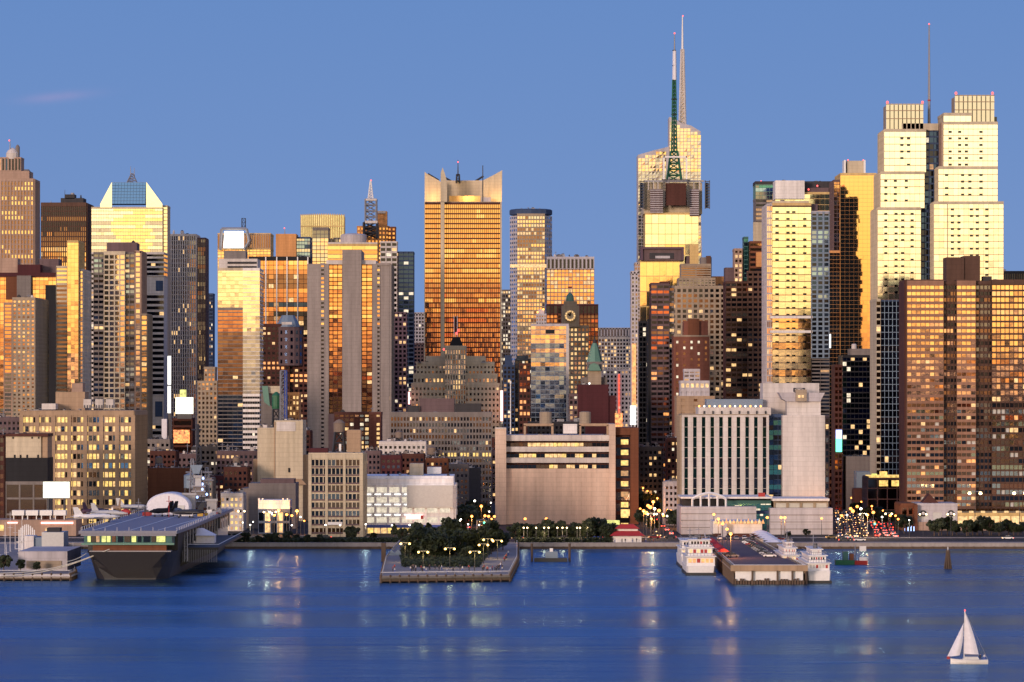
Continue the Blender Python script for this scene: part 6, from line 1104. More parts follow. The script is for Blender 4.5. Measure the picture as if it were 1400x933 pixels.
ferry('white_excursion_boat', 'second white boat moored behind the blunt excursion boat', bx0 - 3, bx1 - 4.5, by0 + 70, 55, [(.4, 2.3, 'lit_w'), (1.2, 2.0, 'screengrey'), (2.2, 1.5, 'g_dark')], 3.6)
ferry('white_excursion_boat', 'white boat moored behind the orange-lit sightseeing boat', fx0 + .5, fx1 - 1.5, fy0 + 52, 45, [(.3, 2.6, 'lit_w'), (.8, 2.4, 'g_dark')], 4.0)
b = Bd('ferry_terminal', 'white ferry terminal with a fringed glowing orange roof edge on the pier', 975, 1046, 1490)
b.v(975, 1042, 713, 'white', None, None, 22, Y=1494, yb=730); b.v(978, 1046, 730, 'dkbrick', None, None, 22, Y=1491, yb=735); b.v(990, 1044, 735, 'cream', st(9, 10, .15, .2, 'lit', .4, fn=lambda i, n, r, R_, f: random.choice(['lit_dim', 'lit_y', 'g_dim'])), None, 20, Y=1493); b.pbox('end_pier', 986, 994, 716, 745, 'lav', Y=1489, d=2)
m = MB()
for i in range(14): q = 976 + i * 5; m.prism([(X(q, 1493), Z(716, 1493)), (X(q + 4.4, 1493), Z(716, 1493)), (X(q + 2.2, 1493), Z(709 + (i % 3), 1493))], 1492.6, 1493.4, 'lit_o' if i % 2 else 'lit_w')
b.part('glowing_fringe', m); b.done()
tx, ty = W(1163, 772)
r = empty('work_boat', (tx, ty, 0), 'small green and red work boat at the quay right of the ferry pier', 'boat')
m = MB(); m.loft([[(xx, a, z) for a, z in ((-2.4, 1.6), (-1.9, -.4), (1.9, -.4), (2.4, 1.6))] for xx in (-5.5, 1.2)], 'greenp'); m.build('green_hull', r); m = MB(); m.loft([[(xx, a, z) for a, z in ((-2.3, 1.4), (-1.8, -.4), (1.8, -.4), (2.3, 1.4))] for xx in (1.3, 5.8)], 'redp'); m.build('red_hull', r)
m = MB(); m.box(-2.8, -1, -1.4, 1.4, 1.6, 4.6, 'tealp'); m.box(-.4, 1, -1.4, 1.4, 1.6, 3.8, 'rust'); m.build('wheelhouse', r); m = MB(); m.box(3, 5.6, -.8, .8, 1.4, 2.6, 'whitep'); m.box(3.4, 5.8, 3, 3.3, 4.6, 6.4, 'whitep'); m.build('white_box', r); m = MB(); m.beam((1.6, 0, 1), (1.6, 0, 7), .12, 'steel'); m.build('mast', r)
bx, by = W(753, 768); r = empty('dock_barge', (bx, by, 0), 'small dark floating dock between two posts at the promenade wall', 'barge')
m = MB(); m.box(-6, 6, -2, 2, -.5, 1.3, 'hulldark'); m.build('float', r); m = MB(); m.box(-2, 2.5, -1, 1, 1.3, 3.6, 'bluegrey'); m.box(-.4, .8, -.6, .6, 3.6, 4.8, 'whitep'); m.build('cabin', r)
for s in (-6.8, 6.8): m = MB(); m.beam((s, 1, -2), (s, 1, 6.5), .3, 'wood'); m.build('post', r)

def canopy(name, label, cat, x, y, z, mat, group, rad=2.2, h_=2.6):
    r = empty(name, (x, y, z), label, cat, group); m = MB(); m.lathe(0, 0, [(rad, h_ - .5), (rad * .5, h_ + .2), (.1, h_ + .6)], mat, 6); m.build('canopy', r); m = MB(); m.beam((0, 0, 0), (0, 0, h_), .06, 'steel'); m.build('pole', r)
for i in range(7): y = 1300 + i * 16; canopy('market_umbrella', 'small red umbrella on the left edge of the ferry pier', 'umbrella', 71.5 + i * .15, y, 5, 'redp', 'red umbrellas on the ferry pier')
for i in range(6): y = 1370 + i * 18; canopy('white_canopy', 'white peaked canopy on the right rear side of the ferry pier', 'canopy', 93.5 + i * .2, y, 5, 'canvas', 'white canopies on the ferry pier', 3.6, 3.2)
# ================================================================== promenade pavilions and shelters
b = Bd('red_roof_pavilion', 'white waterfront pavilion with a two-tier bright red hipped roof', 836, 879, 1508)
k = 1508 / F; xa, xb = X(838, 1508), X(877, 1508); c_ = (xa + xb) / 2
m = MB(); m.box(xa, xb, 1508, 1516, G, G + 2.6, 'whitep'); b.part('walls', m)
m = MB(); m.loft([[(c_ - a, 1507 - e, z), (c_ + a, 1507 - e, z), (c_ + a, 1517 + e, z), (c_ - a, 1517 + e, z)] for a, e, z in ((6.9, .6, G + 2.6), (4.6, -2, G + 4.4))], 'redp'); b.part('lower_roof', m)
m = MB(); m.box(c_ - 4.2, c_ + 4.2, 1510, 1514, G + 4.4, G + 5.3, 'whitep'); b.part('clerestory', m)
m = MB(); m.loft([[(c_ - a, 1509 + e, z), (c_ + a, 1509 + e, z), (c_ + a, 1515 - e, z), (c_ - a, 1515 - e, z)] for a, e, z in ((4.9, -.3, G + 5.3), (2.6, 1.5, G + 7))], 'redp'); b.part('upper_roof', m)
b = Bd('yellow_awning', 'long yellow awning over stalls left of the red-roofed pavilion', 820, 848, 1560, 'awning')
m = MB(); m.prism([(X(820, 1560), G + 5.2), (X(847, 1560), G + 5.2), (X(847, 1560), G + 6.8), (X(822, 1560), G + 7)], 1558, 1563, 'lit_g'); b.part('canopy', m)  # awning cloth is given a glow of its own
for q in (823, 844): b.pole('post', q, 726, 737, .15, 'steel', dy=3, r2=.15)
b = Bd('yellow_awning', 'smaller raised yellow kiosk sign behind the red-roofed pavilion', 847, 863, 1575, 'awning')
m = MB(); m.box(X(849, 1575), X(861, 1575), 1575, 1578, G + 8.2, G + 10.8, 'lit_y'); b.part('panel', m); b.pole('post', 855, 727, 736, .2, 'steel', dy=1.5, r2=.2)
sx, sy = W(563, 757, G); b = Bd('pier_pavilion', 'little warm-lit pavilion with a grey pitched roof on the park pier', 549, 577, sy)
k = sy / F; m = MB(); m.box(sx - 3.2, sx + 3.8, sy, sy + 5, G, G + 3.2, 'lit_dim'); b.part('lit_wall', m)
m = MB(); m.prism([(sx - 4.6, G + 3.2), (sx + 5.5, G + 3.2), (sx + 4, G + 5.2), (sx - 3, G + 5.2)], sy - 1, sy + 6, 'bluegrey'); b.part('roof', m)
m = MB()
for a in (-3.3, -.2, 3.7): m.box(sx + a - .15, sx + a + .15, sy - .6, sy - .3, G, G + 3.2, 'wood')
b.part('posts', m)
tk = empty('dock_hut', (*W(531, 768), G), 'dark timber dock house and white tarps at the left corner of the park pier', 'hut'); m = MB(); m.box(-2.6, -1, 0, 4, -3, 4.5, 'wood'); m.build('pile_cluster', tk); m = MB(); m.prism([(0, 0), (5, 0), (3.6, 2.2), (2.2, .9), (1, 2)], 1, 5, 'bluegrey'); m.build('tarp', tk)
b = Bd('stone_pilaster_fence', 'long low railing fence along the promenade in front of the tree row', 716, 930, 1512, 'fence')
m = MB()
for i in range(90): xx = X(716, 1512) + i * .7; m.box(xx - .05, xx + .05, 1512, 1512.1, G, G + 1.1, 'dksteel')
m.box(X(716, 1512), X(930, 1512), 1512, 1512.1, G + 1.1, G + 1.2, 'dksteel'); b.part('railing', m)

# ================================================================== trees
m_, t, bs = newmat('leaf'); oi = t.nodes.new('ShaderNodeObjectInfo'); f1 = noise_fac(t, .5, 3)
rp = t.nodes.new('ShaderNodeValToRGB'); rp.color_ramp.elements[0].color = (.006, .011, .006, 1); rp.color_ramp.elements[1].color = (.035, .05, .018, 1); rp.color_ramp.elements[0].position = .3; rp.color_ramp.elements[1].position = .7
t.links.new(f1, rp.inputs[0]); t.links.new(rp.outputs[0], bs.inputs['Base Color']); bs.inputs['Roughness'].default_value = .7; MATS['leaf'] = m_
def crown_mesh(seed, hgt, rad, n=900, conic=False):
    rg = random.Random(seed); m = MB(); clumps = []
    for _ in range(20 if not conic else 16):
        a = rg.uniform(0, 2 * math.pi); z = hgt * rg.uniform(.38, .92); rr = rad * (math.sin(math.pi * min(1, max(0, (z / hgt - .2) / .85))) if not conic else (1.05 - z / hgt)) * rg.uniform(.3, 1.0)
        clumps.append((rr * math.cos(a), rr * math.sin(a) * 1.1, z, rad * rg.uniform(.14, .38) * (1 if not conic else .7)))
    for _ in range(n):
        c = clumps[rg.randrange(len(clumps))]; v = Vector((rg.gauss(0, 1), rg.gauss(0, 1), rg.gauss(0, .8))).normalized() * c[3] * rg.uniform(.6, 1.08); p = Vector(c[:3]) + v
        a = Vector((rg.gauss(0, 1), rg.gauss(0, 1), rg.gauss(0, 1))).normalized() * rg.uniform(.2, .42); q = a.orthogonal().normalized() * a.length
        m.quad([p - a - q, p + a - q, p + a + q, p - a + q], 'leaf')
    return m
def make_tree(seed, hgt, rad, conic=False):
    r = empty('street_tree', (0, -900, G)); crown_mesh(seed, hgt, rad, 1500, conic).build('crown', r); m = MB()
    m.lathe(0, 0, [(.28, 0), (.2, hgt * .4), (.06, hgt * .85)], 'wood', 7)
    for a in range(5): m.beam((0, 0, hgt * .35), (rad * .5 * math.cos(a * 1.26), rad * .5 * math.sin(a * 1.26), hgt * .7), .07, 'wood')
    m.build('trunk', r); return r
TP = [make_tree(1, 8, 3.6), make_tree(2, 9.5, 4.2), make_tree(3, 7, 3.2), make_tree(4, 9, 2.6, True)]
used = set()
def tree(x, y, k, s, label, group, z=G):
    if k not in used: used.add(k); r = TP[k]; r.location = (x, y, z); r.scale = (s, s, s); r.rotation_euler = (0, 0, random.uniform(0, 6))
    else: r = copy_tree(TP[k], (x, y, z), random.uniform(0, 6), scale=(s, s, s))
    tag(r, label, 'tree', group); return r
gp = 'trees massed on the park pier'
for i in range(50):
    Yt = random.uniform(1335, 1480); q = random.uniform(568 if Yt > 1400 else 560, 672 if Yt < 1420 else 690); tree(X(q, Yt), Yt, random.choice((0, 1, 2)), random.uniform(.7, 1.15), 'leafy dark green tree among the dense group on the park pier', gp)
for i in range(22): q = 703 + i * 6.2 + random.uniform(-2, 2); tree(X(q, 1514), random.uniform(1511, 1519), random.choice((0, 1, 2)), random.uniform(.7, 1.05), 'dark green street tree in the row before the blank stone box building', 'trees before the stone box building')
for i in range(10): q = 310 + i * 14 + random.uniform(-4, 4); tree(X(q, 1508), random.uniform(1503, 1510), random.choice((0, 2)), random.uniform(.35, .62), 'low rounded tree on the promenade between the carrier and the beige office', 'low trees on the left promenade')
for i, (q, s, k) in enumerate(((486, .8, 0), (515, .5, 2), (541, .85, 3), (552, .7, 0), (588, .9, 3), (604, .6, 2), (620, .7, 1), (632, .7, 1))): tree(X(q, 1545), 1512 if k != 3 else 1520, k, s, 'tree standing in front of the white parking garage', 'trees before the parking garage')
for i in range(20): q = 1275 + i * 7.0 + random.uniform(-2, 2); tree(X(q, 1580), random.uniform(1572, 1590), random.choice((0, 1, 2)), random.uniform(.6, .85), 'dark tree in the row below the glowing colonnade at right', 'trees below the right colonnade')
for i in range(12): Yt = 1600 + i * 40; tree(60 + random.uniform(-2, 3) + (7 if i % 2 else -3), Yt, random.choice((0, 1)), random.uniform(.9, 1.2), 'tree in the dark avenue right of the blank stone box building', 'trees along the central avenue')
for i in range(9): Yt = 1610 + i * 30; tree(-18 + random.uniform(-4, 5), Yt, random.choice((0, 1)), random.uniform(.8, 1.1), 'tree in the side street between garage and stone box', 'trees in the garage side street')
for i in range(8): Yt = 1600 + i * 32; tree(164 + random.uniform(-2, 2), Yt, random.choice((0, 1)), random.uniform(.8, 1.1), 'tree beside the busy avenue left of the brown slab', 'trees by the busy avenue')
for q, Yt, s, k, lb in ((5, 1262, .7, 0, 'round bush-like tree at the very left edge of the left pier'), (28, 1262, .55, 2, 'round dark shrub tree before the white shed, left one'), (50, 1262, .45, 2, 'smaller round tree before the white shed door band'), (1103, 1560, .45, 0, 'small isolated tree against the right panelled podium'), (1078, 1560, .35, 2, 'tiny orange-lit tree left of the podium sapling')):
    tree(X(q, Yt), Yt, k, s, lb, None)
# park lawn and shrubs on the pier
m = MB(); m.loft([[(X(a, y_), y_, z) for a, y_ in ((551, 1300), (648, 1300), (668, 1400), (690, 1480), (560, 1480), (545, 1400))] for z in (G, G + .25)], 'grass'); struct('pier_lawn', m)
rg = random.Random(9); m = MB()
for _ in range(7000):
    y_ = rg.uniform(1290, 1400); q = rg.uniform(549, 655 + (y_ - 1290) * .15); x = X(q, y_); z = G + .3 + rg.random() * 1.5
    a = Vector((rg.gauss(0, 1), rg.gauss(0, 1), rg.gauss(0, 1))).normalized() * .3; q_ = a.orthogonal().normalized() * .3; p = Vector((x, y_, z)); m.quad([p - a - q_, p + a - q_, p + a + q_, p - a + q_], 'leaf')
struct('pier_shrubbery', m, kind='stuff')
m = MB()
for _ in range(9000):
    x = rg.uniform(X(300, 1505), X(545, 1505)) if rg.random() < .6 else rg.uniform(X(705, 1518), X(835, 1518)); y_ = rg.uniform(1506, 1512); z = G + .2 + rg.random() * 1.6
    a = Vector((rg.gauss(0, 1), rg.gauss(0, 1), rg.gauss(0, 1))).normalized() * .28; q_ = a.orthogonal().normalized() * .28; p = Vector((x, y_, z)); m.quad([p - a - q_, p + a - q_, p + a + q_, p - a + q_], 'leaf')
struct('promenade_hedge', m, kind='stuff')

# ================================================================== lamps
def lamp(name, hgt, arms, bulb, r=.42):
    rt = empty(name, (0, -900, G)); m = MB(); m.lathe(0, 0, [(.13, 0), (.07, hgt)], 'dksteel', 6); m.build('pole', rt)
    if arms: m = MB(); m.beam((-arms, 0, hgt), (arms, 0, hgt), .07, 'steel'); m.build('arm', rt)
    for a in ((-arms, arms) if arms else (0,)):
        m = MB(); m.lathe(a, 0, [(r * .5, hgt - r * 1.7), (r, hgt - r), (r * .5, hgt - r * .2)], bulb, 8); m.build('lamp', rt)
    return rt
LP = {'twin': lamp('street_lamp', 8.5, 1.9, 'bulb_y', .5), 'orange': lamp('street_lamp', 7, 0, 'bulb_o', .48), 'white': lamp('street_lamp', 7, 0, 'bulb_w', .34), 'tall': lamp('street_lamp', 13, 1.7, 'bulb', .55), 'small': lamp('street_lamp', 4, 0, 'bulb', .22)}
lu = set(); LAMPS = []
def place_lamp(kind, x, y, label, group, z=G, s=1):
    if kind not in lu: lu.add(kind); r = LP[kind]; r.location = (x, y, z)
    else: r = copy_tree(LP[kind], (x, y, z))
    if s != 1: r.scale = (s, s, s)
    LAMPS.append((kind, x, y, z, s, r))
    tag(r, label, 'street lamp', group)
for q, p in ((578.5, 779), (615, 774), (649, 779), (661, 768), (667, 760), (680, 762), (554, 766)):
    xx, yy = W(q, p + 3, G); place_lamp('twin', xx, yy, 'twin-headed yellow lamp post on the park pier', 'twin lamps on the park pier', s=.8)
for q in (718, 747, 772, 790, 810): place_lamp('orange' if q < 760 else 'small', X(q, 1540), 1540, 'lamp glowing among the trees before the stone box building', 'lamps before the stone box building', s=1.25 if q < 760 else 1.5)
for q in (716, 721, 733, 744, 750, 762, 769, 775, 789, 793, 803): place_lamp('small', X(q, 1509), 1509, 'short lamp on the promenade in front of the tree row', 'short promenade lamps')
for q, Yt in ((399, 1509), (342, 1512), (445, 1512), (465, 1509), (500, 1520), (536, 1509), (560, 1512), (640, 1520), (655, 1512)): place_lamp('white', X(q, Yt), Yt, 'white lamp post along the left promenade', 'white lamps on the left promenade')
for q in (982, 988, 994, 1000, 1005): yy = 1300 + (1005 - q) * 9; place_lamp('orange', X(q - 6, yy), yy, 'orange lamp on the left side of the ferry pier deck', 'orange lamps on the ferry pier', z=5)
for q in (1049, 1068, 1073): place_lamp('orange', X(q, 1470), 1470, 'orange lamp at the rear of the ferry pier car park', 'orange lamps behind the ferry car park', z=5)
for q in (1333, 1394): place_lamp('tall', X(q, 1600), 1600, 'tall twin floodlight mast at the right waterfront', 'tall floodlights at right', z=G, s=1.35)
for i in range(16):
    Yt = 1570 + i * 34; place_lamp('orange', 57 + (14 if i % 2 else 0), Yt, 'orange lamp lining the central avenue', 'orange lamps of the central avenue', s=1.1)
for i in range(12):
    Yt = 1575 + i * 34; place_lamp('orange', 127 + i * 2.2 + (33 - i * 1.5 if i % 2 else 0), Yt, 'orange lamp lining the busy avenue', 'orange lamps of the busy avenue', s=1.1)
for i in range(8): Yt = 1580 + i * 34; place_lamp('white', -21 + (11 if i % 2 else 0), Yt, 'white lamp in the side street by the garage', 'white lamps in the garage side street')
for q, Yt in ((365, 1588), (373, 1590), (330, 1600), (1180, 1560), (1215, 1566), (1262, 1560), (890, 1560), (902, 1562), (1300, 1560)): place_lamp('tall', X(q, Yt), Yt, 'street lamp along the waterfront road', 'lamps of the waterfront road', s=.75)
for q, Yt, s_, kd in ((1158, 1572, 1.3, 'white'), (1166, 1566, 1.6, 'orange'), (1177, 1569, 1.7, 'white'), (1186, 1580, 1.3, 'orange'), (1194, 1570, 1.5, 'orange'), (1151, 1590, 1.2, 'orange'), (1206, 1568, 1.2, 'white'), (1217, 1571, 1.3, 'orange'), (1228, 1566, 1.1, 'orange'), (1243, 1569, 1.0, 'white'), (1163, 1620, 1.5, 'orange'), (1172, 1650, 1.5, 'orange'), (1146, 1564, 1.1, 'white')):
    place_lamp(kd, X(q, Yt), Yt, 'bright %s lamp at the mouth of the busy avenue' % kd, '%s lamps at the mouth of the busy avenue' % kd, s=s_)
for q, Yt, s_, kd in ((884, 1566, 1.5, 'orange'), (889, 1575, 1.8, 'orange'), (895, 1568, 1.7, 'white'), (901, 1572, 1.6, 'orange'), (907, 1569, 1.3, 'orange'), (880, 1590, 1.5, 'orange'), (912, 1580, 1.2, 'white'), (886, 1640, 1.6, 'orange'), (893, 1700, 1.6, 'orange')):
    place_lamp(kd, X(q, Yt), Yt, 'bright %s lamp at the mouth of the central avenue' % kd, '%s lamps at the mouth of the central avenue' % kd, s=s_)
for q, Yt, s_, kd in ((368, 1592, .9, 'orange'), (375, 1594, 1.2, 'orange'), (381, 1597, 1.5, 'orange'), (392, 1593, 1.0, 'orange'), (399, 1590, 1.2, 'orange'), (406, 1591, 1.5, 'orange'), (411, 1589, 1.1, 'white'), (416, 1584, .9, 'orange'), (332, 1580, .8, 'white'), (346, 1588, .8, 'white')):
    place_lamp(kd, X(q, Yt), Yt, '%s lamp in the yard below the blank grey warehouse' % kd, '%s lamps in the warehouse yard' % kd, s=s_)
for q, Yt, s_, kd in ((629, 1565, 1.0, 'white'), (645, 1572, 1.0, 'orange'), (663, 1568, 1.3, 'orange'), (668, 1571, 1.0, 'orange'), (672, 1566, 1.1, 'orange'), (676, 1569, 1.0, 'orange'), (636, 1620, 1.2, 'orange'), (658, 1680, 1.4, 'orange'), (649, 1730, 1.5, 'white')):
    place_lamp(kd, X(q, Yt), Yt, 'bright %s lamp at the mouth of the garage side street' % kd, '%s lamps at the garage side street' % kd, s=s_)
# traffic lights
tl = empty('traffic_light', (X(652, 1562), 1562, G), 'green traffic light hanging over the garage side street', 'traffic light'); m = MB(); m.beam((0, 0, 0), (0, 0, 7), .12, 'steel'); m.beam((0, 0, 6.8), (3, 0, 7.2), .08, 'steel'); m.build('pole', tl); m = MB(); m.box(2.7, 3.3, -.2, .2, 5.6, 7, 'yellowp'); m.build('housing', tl); m = MB(); m.lathe(3, -.3, [(.2, 5.5), (.5, 5.9), (.2, 6.3)], 'lit_green', 8); m.build('green_lens', tl)
copy_tree(tl, (X(662, 1575), 1575, G - .8), label='second green traffic light farther into the garage side street'); copy_tree(tl, (X(1186, 1562), 1562, G - .5), label='green traffic light at the mouth of the busy avenue')

# the light these lamps throw on road, trees and walls (every third lamp carries it)
LC = {'twin': ((1, .68, .2), 8.5, 800), 'orange': ((1, .36, .08), 7, 3800), 'white': ((1, .82, .55), 7, 800), 'tall': ((1, .75, .4), 13, 2500), 'small': ((1, .7, .35), 4, 500)}
for i, (kd, x, y, z, s, rt) in enumerate(LAMPS):
    if i % 3 and kd != 'twin': continue
    c_, hg, en = LC[kd]; ld = bpy.data.lights.new('lamp_light', 'POINT'); ld.color = c_; ld.energy = en; ld.shadow_soft_size = .5
    lo = bpy.data.objects.new('lamp_light', ld); C.objects.link(lo); lo.location = (x, y - 1.2, z + hg * s - 1.6)
    lo.parent = rt; lo.location = (0, -1.2 / s, hg - 1.6 / s)
# ================================================================== cars
def make_car(paint, on=True):
    r = empty('parked_car', (0, -900, G)); m = MB()
    pr = [(-2.2, .35), (-2.25, .8), (-1.3, .95), (1.5, .95), (2.2, .85), (2.25, .35)]
    m.loft([[(a, y, z) for y, z in pr] for a in (-.88, .88)], paint); m.build('body', r)
    m = MB(); m.loft([[(a * s, y * s2 + .1, z) for a, y in ((-.8, -1.5), (.8, -1.5), (.8, 1.2), (-.8, 1.2))] for s, s2, z in ((1, 1, .93), (.82, .7, 1.48))], 'carglass'); m.box(-.64, .64, -.85, .85, 1.47, 1.52, paint); m.build('cabin', r)
    for s in (-1, 1):
        for y in (-1.4, 1.4):
            m = MB(); m.loft([[(s * .84 + e, y + .33 * math.cos(a * math.pi / 5), .33 + .33 * math.sin(a * math.pi / 5)) for a in range(10)] for e in (-.1, .1)], 'rubber'); m.build('wheel', r)
        m = MB(); m.box(s * .62 - .24, s * .62 + .24, 2.2, 2.3, .5, .84, 'tail' if on else 'redp'); m.build('tail_light', r)
        m = MB(); m.box(s * .62 - .2, s * .62 + .2, -2.3, -2.2, .52, .78, 'head' if on else 'steel'); m.build('headlight', r)
    return r
PT = ['whitep', 'dksteel', 'steel', 'redp', 'yellowp', 'bluep']; CP = [make_car(p) for p in PT] + [make_car(p, False) for p in PT[:4]]; cu = set()
CN = ['white', 'black', 'silver', 'red', 'yellow', 'blue']
def car(k, x, y, rz, label, group, z=G, nm='car'):
    if k not in cu: cu.add(k); r = CP[k]; r.location = (x, y, z); r.rotation_euler = (0, 0, rz)
    else: r = copy_tree(CP[k], (x, y, z), rz)
    tag(r, label, 'car', group)
for ln in range(7):                                  # busy avenue: towards the viewer on the left, away on the right
    Yc = 1562 + random.uniform(0, 12); away = ln > 3
    while Yc < 1900:
        row = (Yc - 1508) / 26; x = 129 + row * 2.1 + ln * 3.5 + random.uniform(-.5, .5) + (1.5 if away else 0); k = random.randrange(6)
        car(k, x, Yc, R(random.uniform(-6, 6)) + (math.pi if away else 0) if False else (0 if not away else math.pi) + R(random.uniform(-5, 5)), '%s car %s on the busy avenue' % (CN[k], 'driving away' if away else 'coming towards the river with headlights on'), '%s cars %s on the busy avenue' % (CN[k], 'leaving' if away else 'coming'), z=G - .14)
        Yc += random.uniform(7, 34)
for i in range(14): k = random.randrange(6); Yc = 1570 + i * 22; car(k, 60 + (6 if i % 2 else 0), Yc, 0 if i % 2 == 0 else math.pi, '%s car on the central avenue between the stone box and the podium' % CN[k], '%s cars on the central avenue' % CN[k], z=G - .14)
for i in range(10): k = random.randrange(6); Yc = 1568 + i * 24; car(k, -19 + (5 if i % 2 else 0), Yc, 0 if i % 2 else math.pi, '%s car in the garage side street' % CN[k], '%s cars in the garage side street' % CN[k], z=G - .14)
for i in range(34):
    k = random.randrange(6); q = random.uniform(300, 1400); y_ = random.choice((1522, 1531, 1541, 1550))
    car(k, X(q, y_), y_, R(90 if y_ < 1535 else -90), '%s car on the waterfront road' % CN[k], '%s cars on the waterfront road' % CN[k], z=G - .13)
for i in range(26):                                  # car park on the ferry pier
    k = random.choice((0, 1, 2, 2, 0, 3)); left = i % 2; y_ = 1305 + (i // 2) * 11; x = (X(1003, 1222) + 4.5 - (y_ - 1300) * .03 if left else X(1102, 1222) - 6); car(k + 6, x, y_, R(90 if left else -90), '%s car parked on the ferry pier deck, %s row' % (CN[k], 'left' if left else 'right'), '%s cars parked in the %s row of the ferry pier' % (CN[k], 'left' if left else 'right'), z=5.0)
for i in range(6): car(i % 3 + 6, 79 + i * 3.2, 1462 + (i % 2) * 2, 0, '%s car parked at the rear of the ferry pier, before the terminal' % CN[i % 3], '%s cars before the ferry terminal' % CN[i % 3], z=5.0)
for k in range(6):
    if k not in cu: car(k, X(1320 + k * 9, 1531), 1531, R(90), '%s car on the waterfront road' % CN[k], '%s cars on the waterfront road' % CN[k])

for k in range(6, 10):
    if k not in cu: car(k, 84 + k * 3, 1450, 0, '%s car parked alone in the middle of the ferry pier' % CN[k - 6], None, z=5.0)
# ================================================================== people on the pier
def make_person(shirt, pants, dx):
    me = bpy.data.meshes.new('skeleton'); V = [(0, 0, .95), (0, 0, 1.2), (0, 0, 1.43), (0, -.01, 1.55), (0, -.02, 1.68), (.2, 0, 1.4), (.25 + dx, -.03, 1.12), (.24 + dx, -.12, .88), (-.2, 0, 1.4), (-.25, .02, 1.12), (-.25, -.06, .88), (.1, 0, .9), (.12, -dx, .5), (.12, dx, .07), (.12, dx - .14, .05), (-.1, 0, .9), (-.12, dx, .5), (-.12, -dx, .07), (-.12, -dx - .14, .05)]
    E = [(0, 1), (1, 2), (2, 3), (3, 4), (2, 5), (5, 6), (6, 7), (2, 8), (8, 9), (9, 10), (0, 11), (11, 12), (12, 13), (13, 14), (0, 15), (15, 16), (16, 17), (17, 18)]
    rad = [.15, .15, .14, .06, .105, .07, .05, .035, .07, .05, .035, .1, .075, .05, .04, .1, .075, .05, .04]
    me.from_pydata(V, E, []); o = bpy.data.objects.new('tmp', me); C.objects.link(o); md = o.modifiers.new('skin', 'SKIN'); md.use_smooth_shade = True
    for i, sv in enumerate(me.skin_vertices[0].data): sv.radius = (rad[i], rad[i]); sv.use_root = (i == 0)
    ss = o.modifiers.new('sub', 'SUBSURF'); ss.levels = 1
    dg = bpy.context.evaluated_depsgraph_get(); nm = bpy.data.meshes.new_from_object(o.evaluated_get(dg)); bpy.data.objects.remove(o)
    nm.materials.clear()
    for q in (shirt, pants, 'skin'): nm.materials.append(MATS[q])
    for p in nm.polygons: z = p.center.z; p.material_index = 2 if z > 1.5 else (1 if z < .97 else 0)
    nm.name = 'person'; return nm
PM = [make_person('cloth_d', 'cloth_d', .05), make_person('cloth_r', 'cloth_d', .12), make_person('cloth_w', 'bluep', .1)]
PD = ['all in dark clothes', 'in red top and dark trousers', 'in white top and blue trousers']
def person(k, x, y, where, grp, z=G):
    o = bpy.data.objects.new('person', PM[k]); C.objects.link(o); o.location = (x, y, z); o.rotation_euler = (0, 0, random.uniform(0, 6)); o.scale = (1.05,) * 3
    tag(o, 'person %s standing %s' % (PD[k], where), 'person', 'people %s %s' % (PD[k], grp))
for i in range(46):
    k = random.choice((0, 0, 0, 1, 2)); q = random.uniform(530, 694); p = random.uniform(779, 784.5) if q > 545 else random.uniform(777, 786); xx, yy = W(q, p, G); person(k, xx, yy, 'on the outer park pier promenade', 'on the outer promenade')
for i in range(14):
    k = random.choice((0, 0, 1, 2)); t_ = random.random(); xx, yy = W(682 + t_ * 14, 780 - t_ * 22, G); person(k, xx, yy, 'on the right park pier walk', 'on the right walk')
for i in range(16): k = random.choice((0, 0, 1, 2)); q = random.uniform(712, 925); person(k, X(q, 1504), random.uniform(1501, 1508), 'on the central quay promenade', 'on the central quay promenade')

# ================================================================== sailboat
sx, sy = W(1325, 908); s_ = sy / F
r = empty('sailboat', (sx, sy, 0), 'white sailboat with two full sails crossing the river in the lower right', 'sailboat')
m = MB(); Ls = 51 * s_ / 2; rr = []
for t_, w_, zt_ in ((-1, .05, 1.25), (-.7, .7, 1.1), (-.2, 1.35, 1.0), (.4, 1.3, .95), (.9, .9, 1.0), (1, .75, 1.0)):
    rr.append([(t_ * Ls, a * w_, z) for a, z in ((-1, zt_), (-.85, .35), (-.45, -.35), (.45, -.35), (.85, .35), (1, zt_))])
m.loft(rr, 'whitep'); m.build('hull', r)
m = MB(); m.loft([[(a, b_, z) for a, b_ in ((-1.6, -.75), (2.2, -.85), (2.2, .85), (-1.6, .75))] if z < 1.2 else [(a, b_, z) for a, b_ in ((-1.0, -.55), (1.9, -.6), (1.9, .6), (-1.0, .55))] for z in (1.0, 1.65)], 'screengrey'); m.build('cabin', r)
mxp = (1318 - 1325) * s_; top = 72 * s_
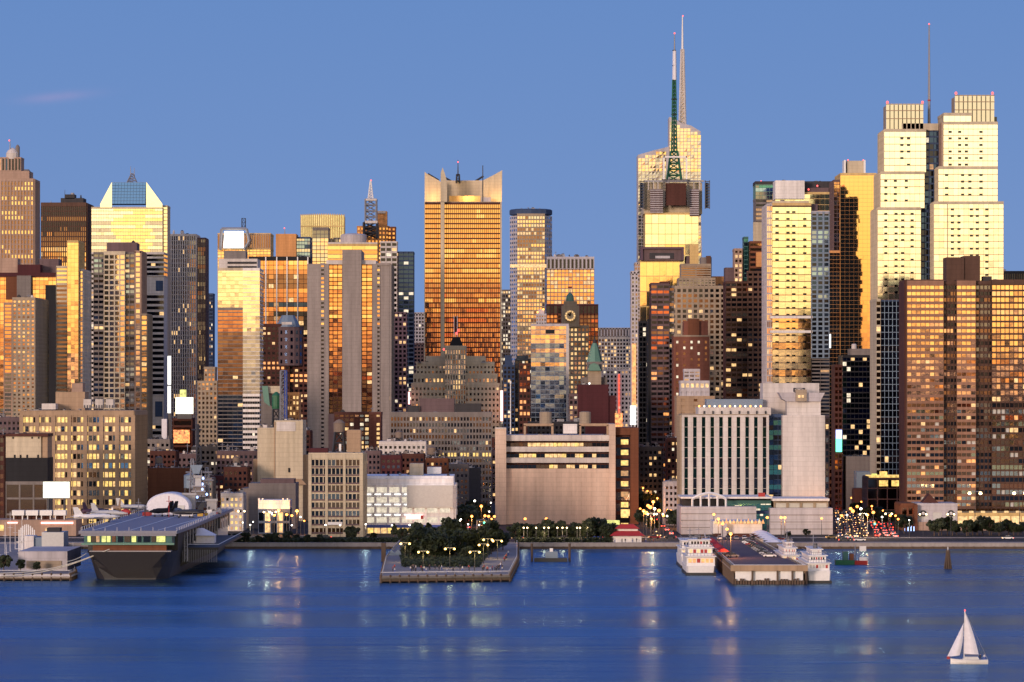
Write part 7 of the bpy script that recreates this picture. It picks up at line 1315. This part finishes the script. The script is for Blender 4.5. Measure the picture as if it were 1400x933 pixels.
m = MB(); m.beam((mxp, 0, .9), (mxp + .2, 0, top), .08, 'whitep'); m.beam((mxp - .7, 0, top * .52), (mxp + .9, 0, top * .55), .05, 'whitep'); m.build('mast', r); m = MB(); m.beam((mxp, 0, 2.1), (mxp + 20 * s_, -.5, 2.0), .07, 'steel'); m.build('boom', r)
def sail(name, tack, head, clew, belly, mat='canvas'):
    m = MB(); T_, H_, Cl = Vector(tack), Vector(head), Vector(clew); n = 10; g_ = []
    for i in range(n + 1):
        v = i / n; row = []
        for j in range(7):
            u = j / 6; a = T_.lerp(H_, v); c = Cl.lerp(H_, v) + Vector((.28 * math.sin(math.pi * v) * (1 if Cl.x > T_.x else .6), 0, 0)); p = a.lerp(c, u); p.y -= belly * math.sin(math.pi * u) * (1 - v * .7); row.append(p)
        g_.append(row)
    for s in (-.02, .02):
        for i in range(n):
            for j in range(6):
                q = [g_[i][j], g_[i][j + 1], g_[i + 1][j + 1], g_[i + 1][j]]; q = [Vector((p.x, p.y + s, p.z)) for p in q]; m.quad(q if s < 0 else q[::-1], mat)
    return m.build(name, r, True)
sail('mainsail', (mxp + .1, 0, 2.3), (mxp + .28, 0, top - .1), (mxp + 19.5 * s_, -.6, 2.2), .7); sail('jib', (-30 * s_, -.1, 1.7), (mxp - .1, 0, 56 * s_), (-13.5 * s_, -.9, 2.0), .8)
m = MB(); m.lathe(mxp + .2, 0, [(.1, top), (.22, top + .2), (.1, top + .4)], 'beacon', 6); m.build('masthead_light', r); m = MB(); m.box(-30.5 * s_, -26.5 * s_, -.15, .15, 1.1, 1.75, 'redp'); m.build('red_bow_cover', r)
m = MB(); m.beam((-Ls, 0, 1.2), (mxp, 0, 56 * s_), .03, 'steel'); m.beam((Ls, 0, 1), (mxp + .2, 0, top), .03, 'steel'); m.build('stays', r)
hl = [PM[0], PM[2]]
for i, a in enumerate((1.9, 2.8)):
    o = bpy.data.objects.new('person', PM[i * 2]); C.objects.link(o); o.location = (sx + a + .6, sy, .75); o.scale = (.85,) * 3; tag(o, ['sailor in dark clothes standing in the sailboat cockpit', 'sailor in a white top at the stern of the sailboat'][i], 'person')
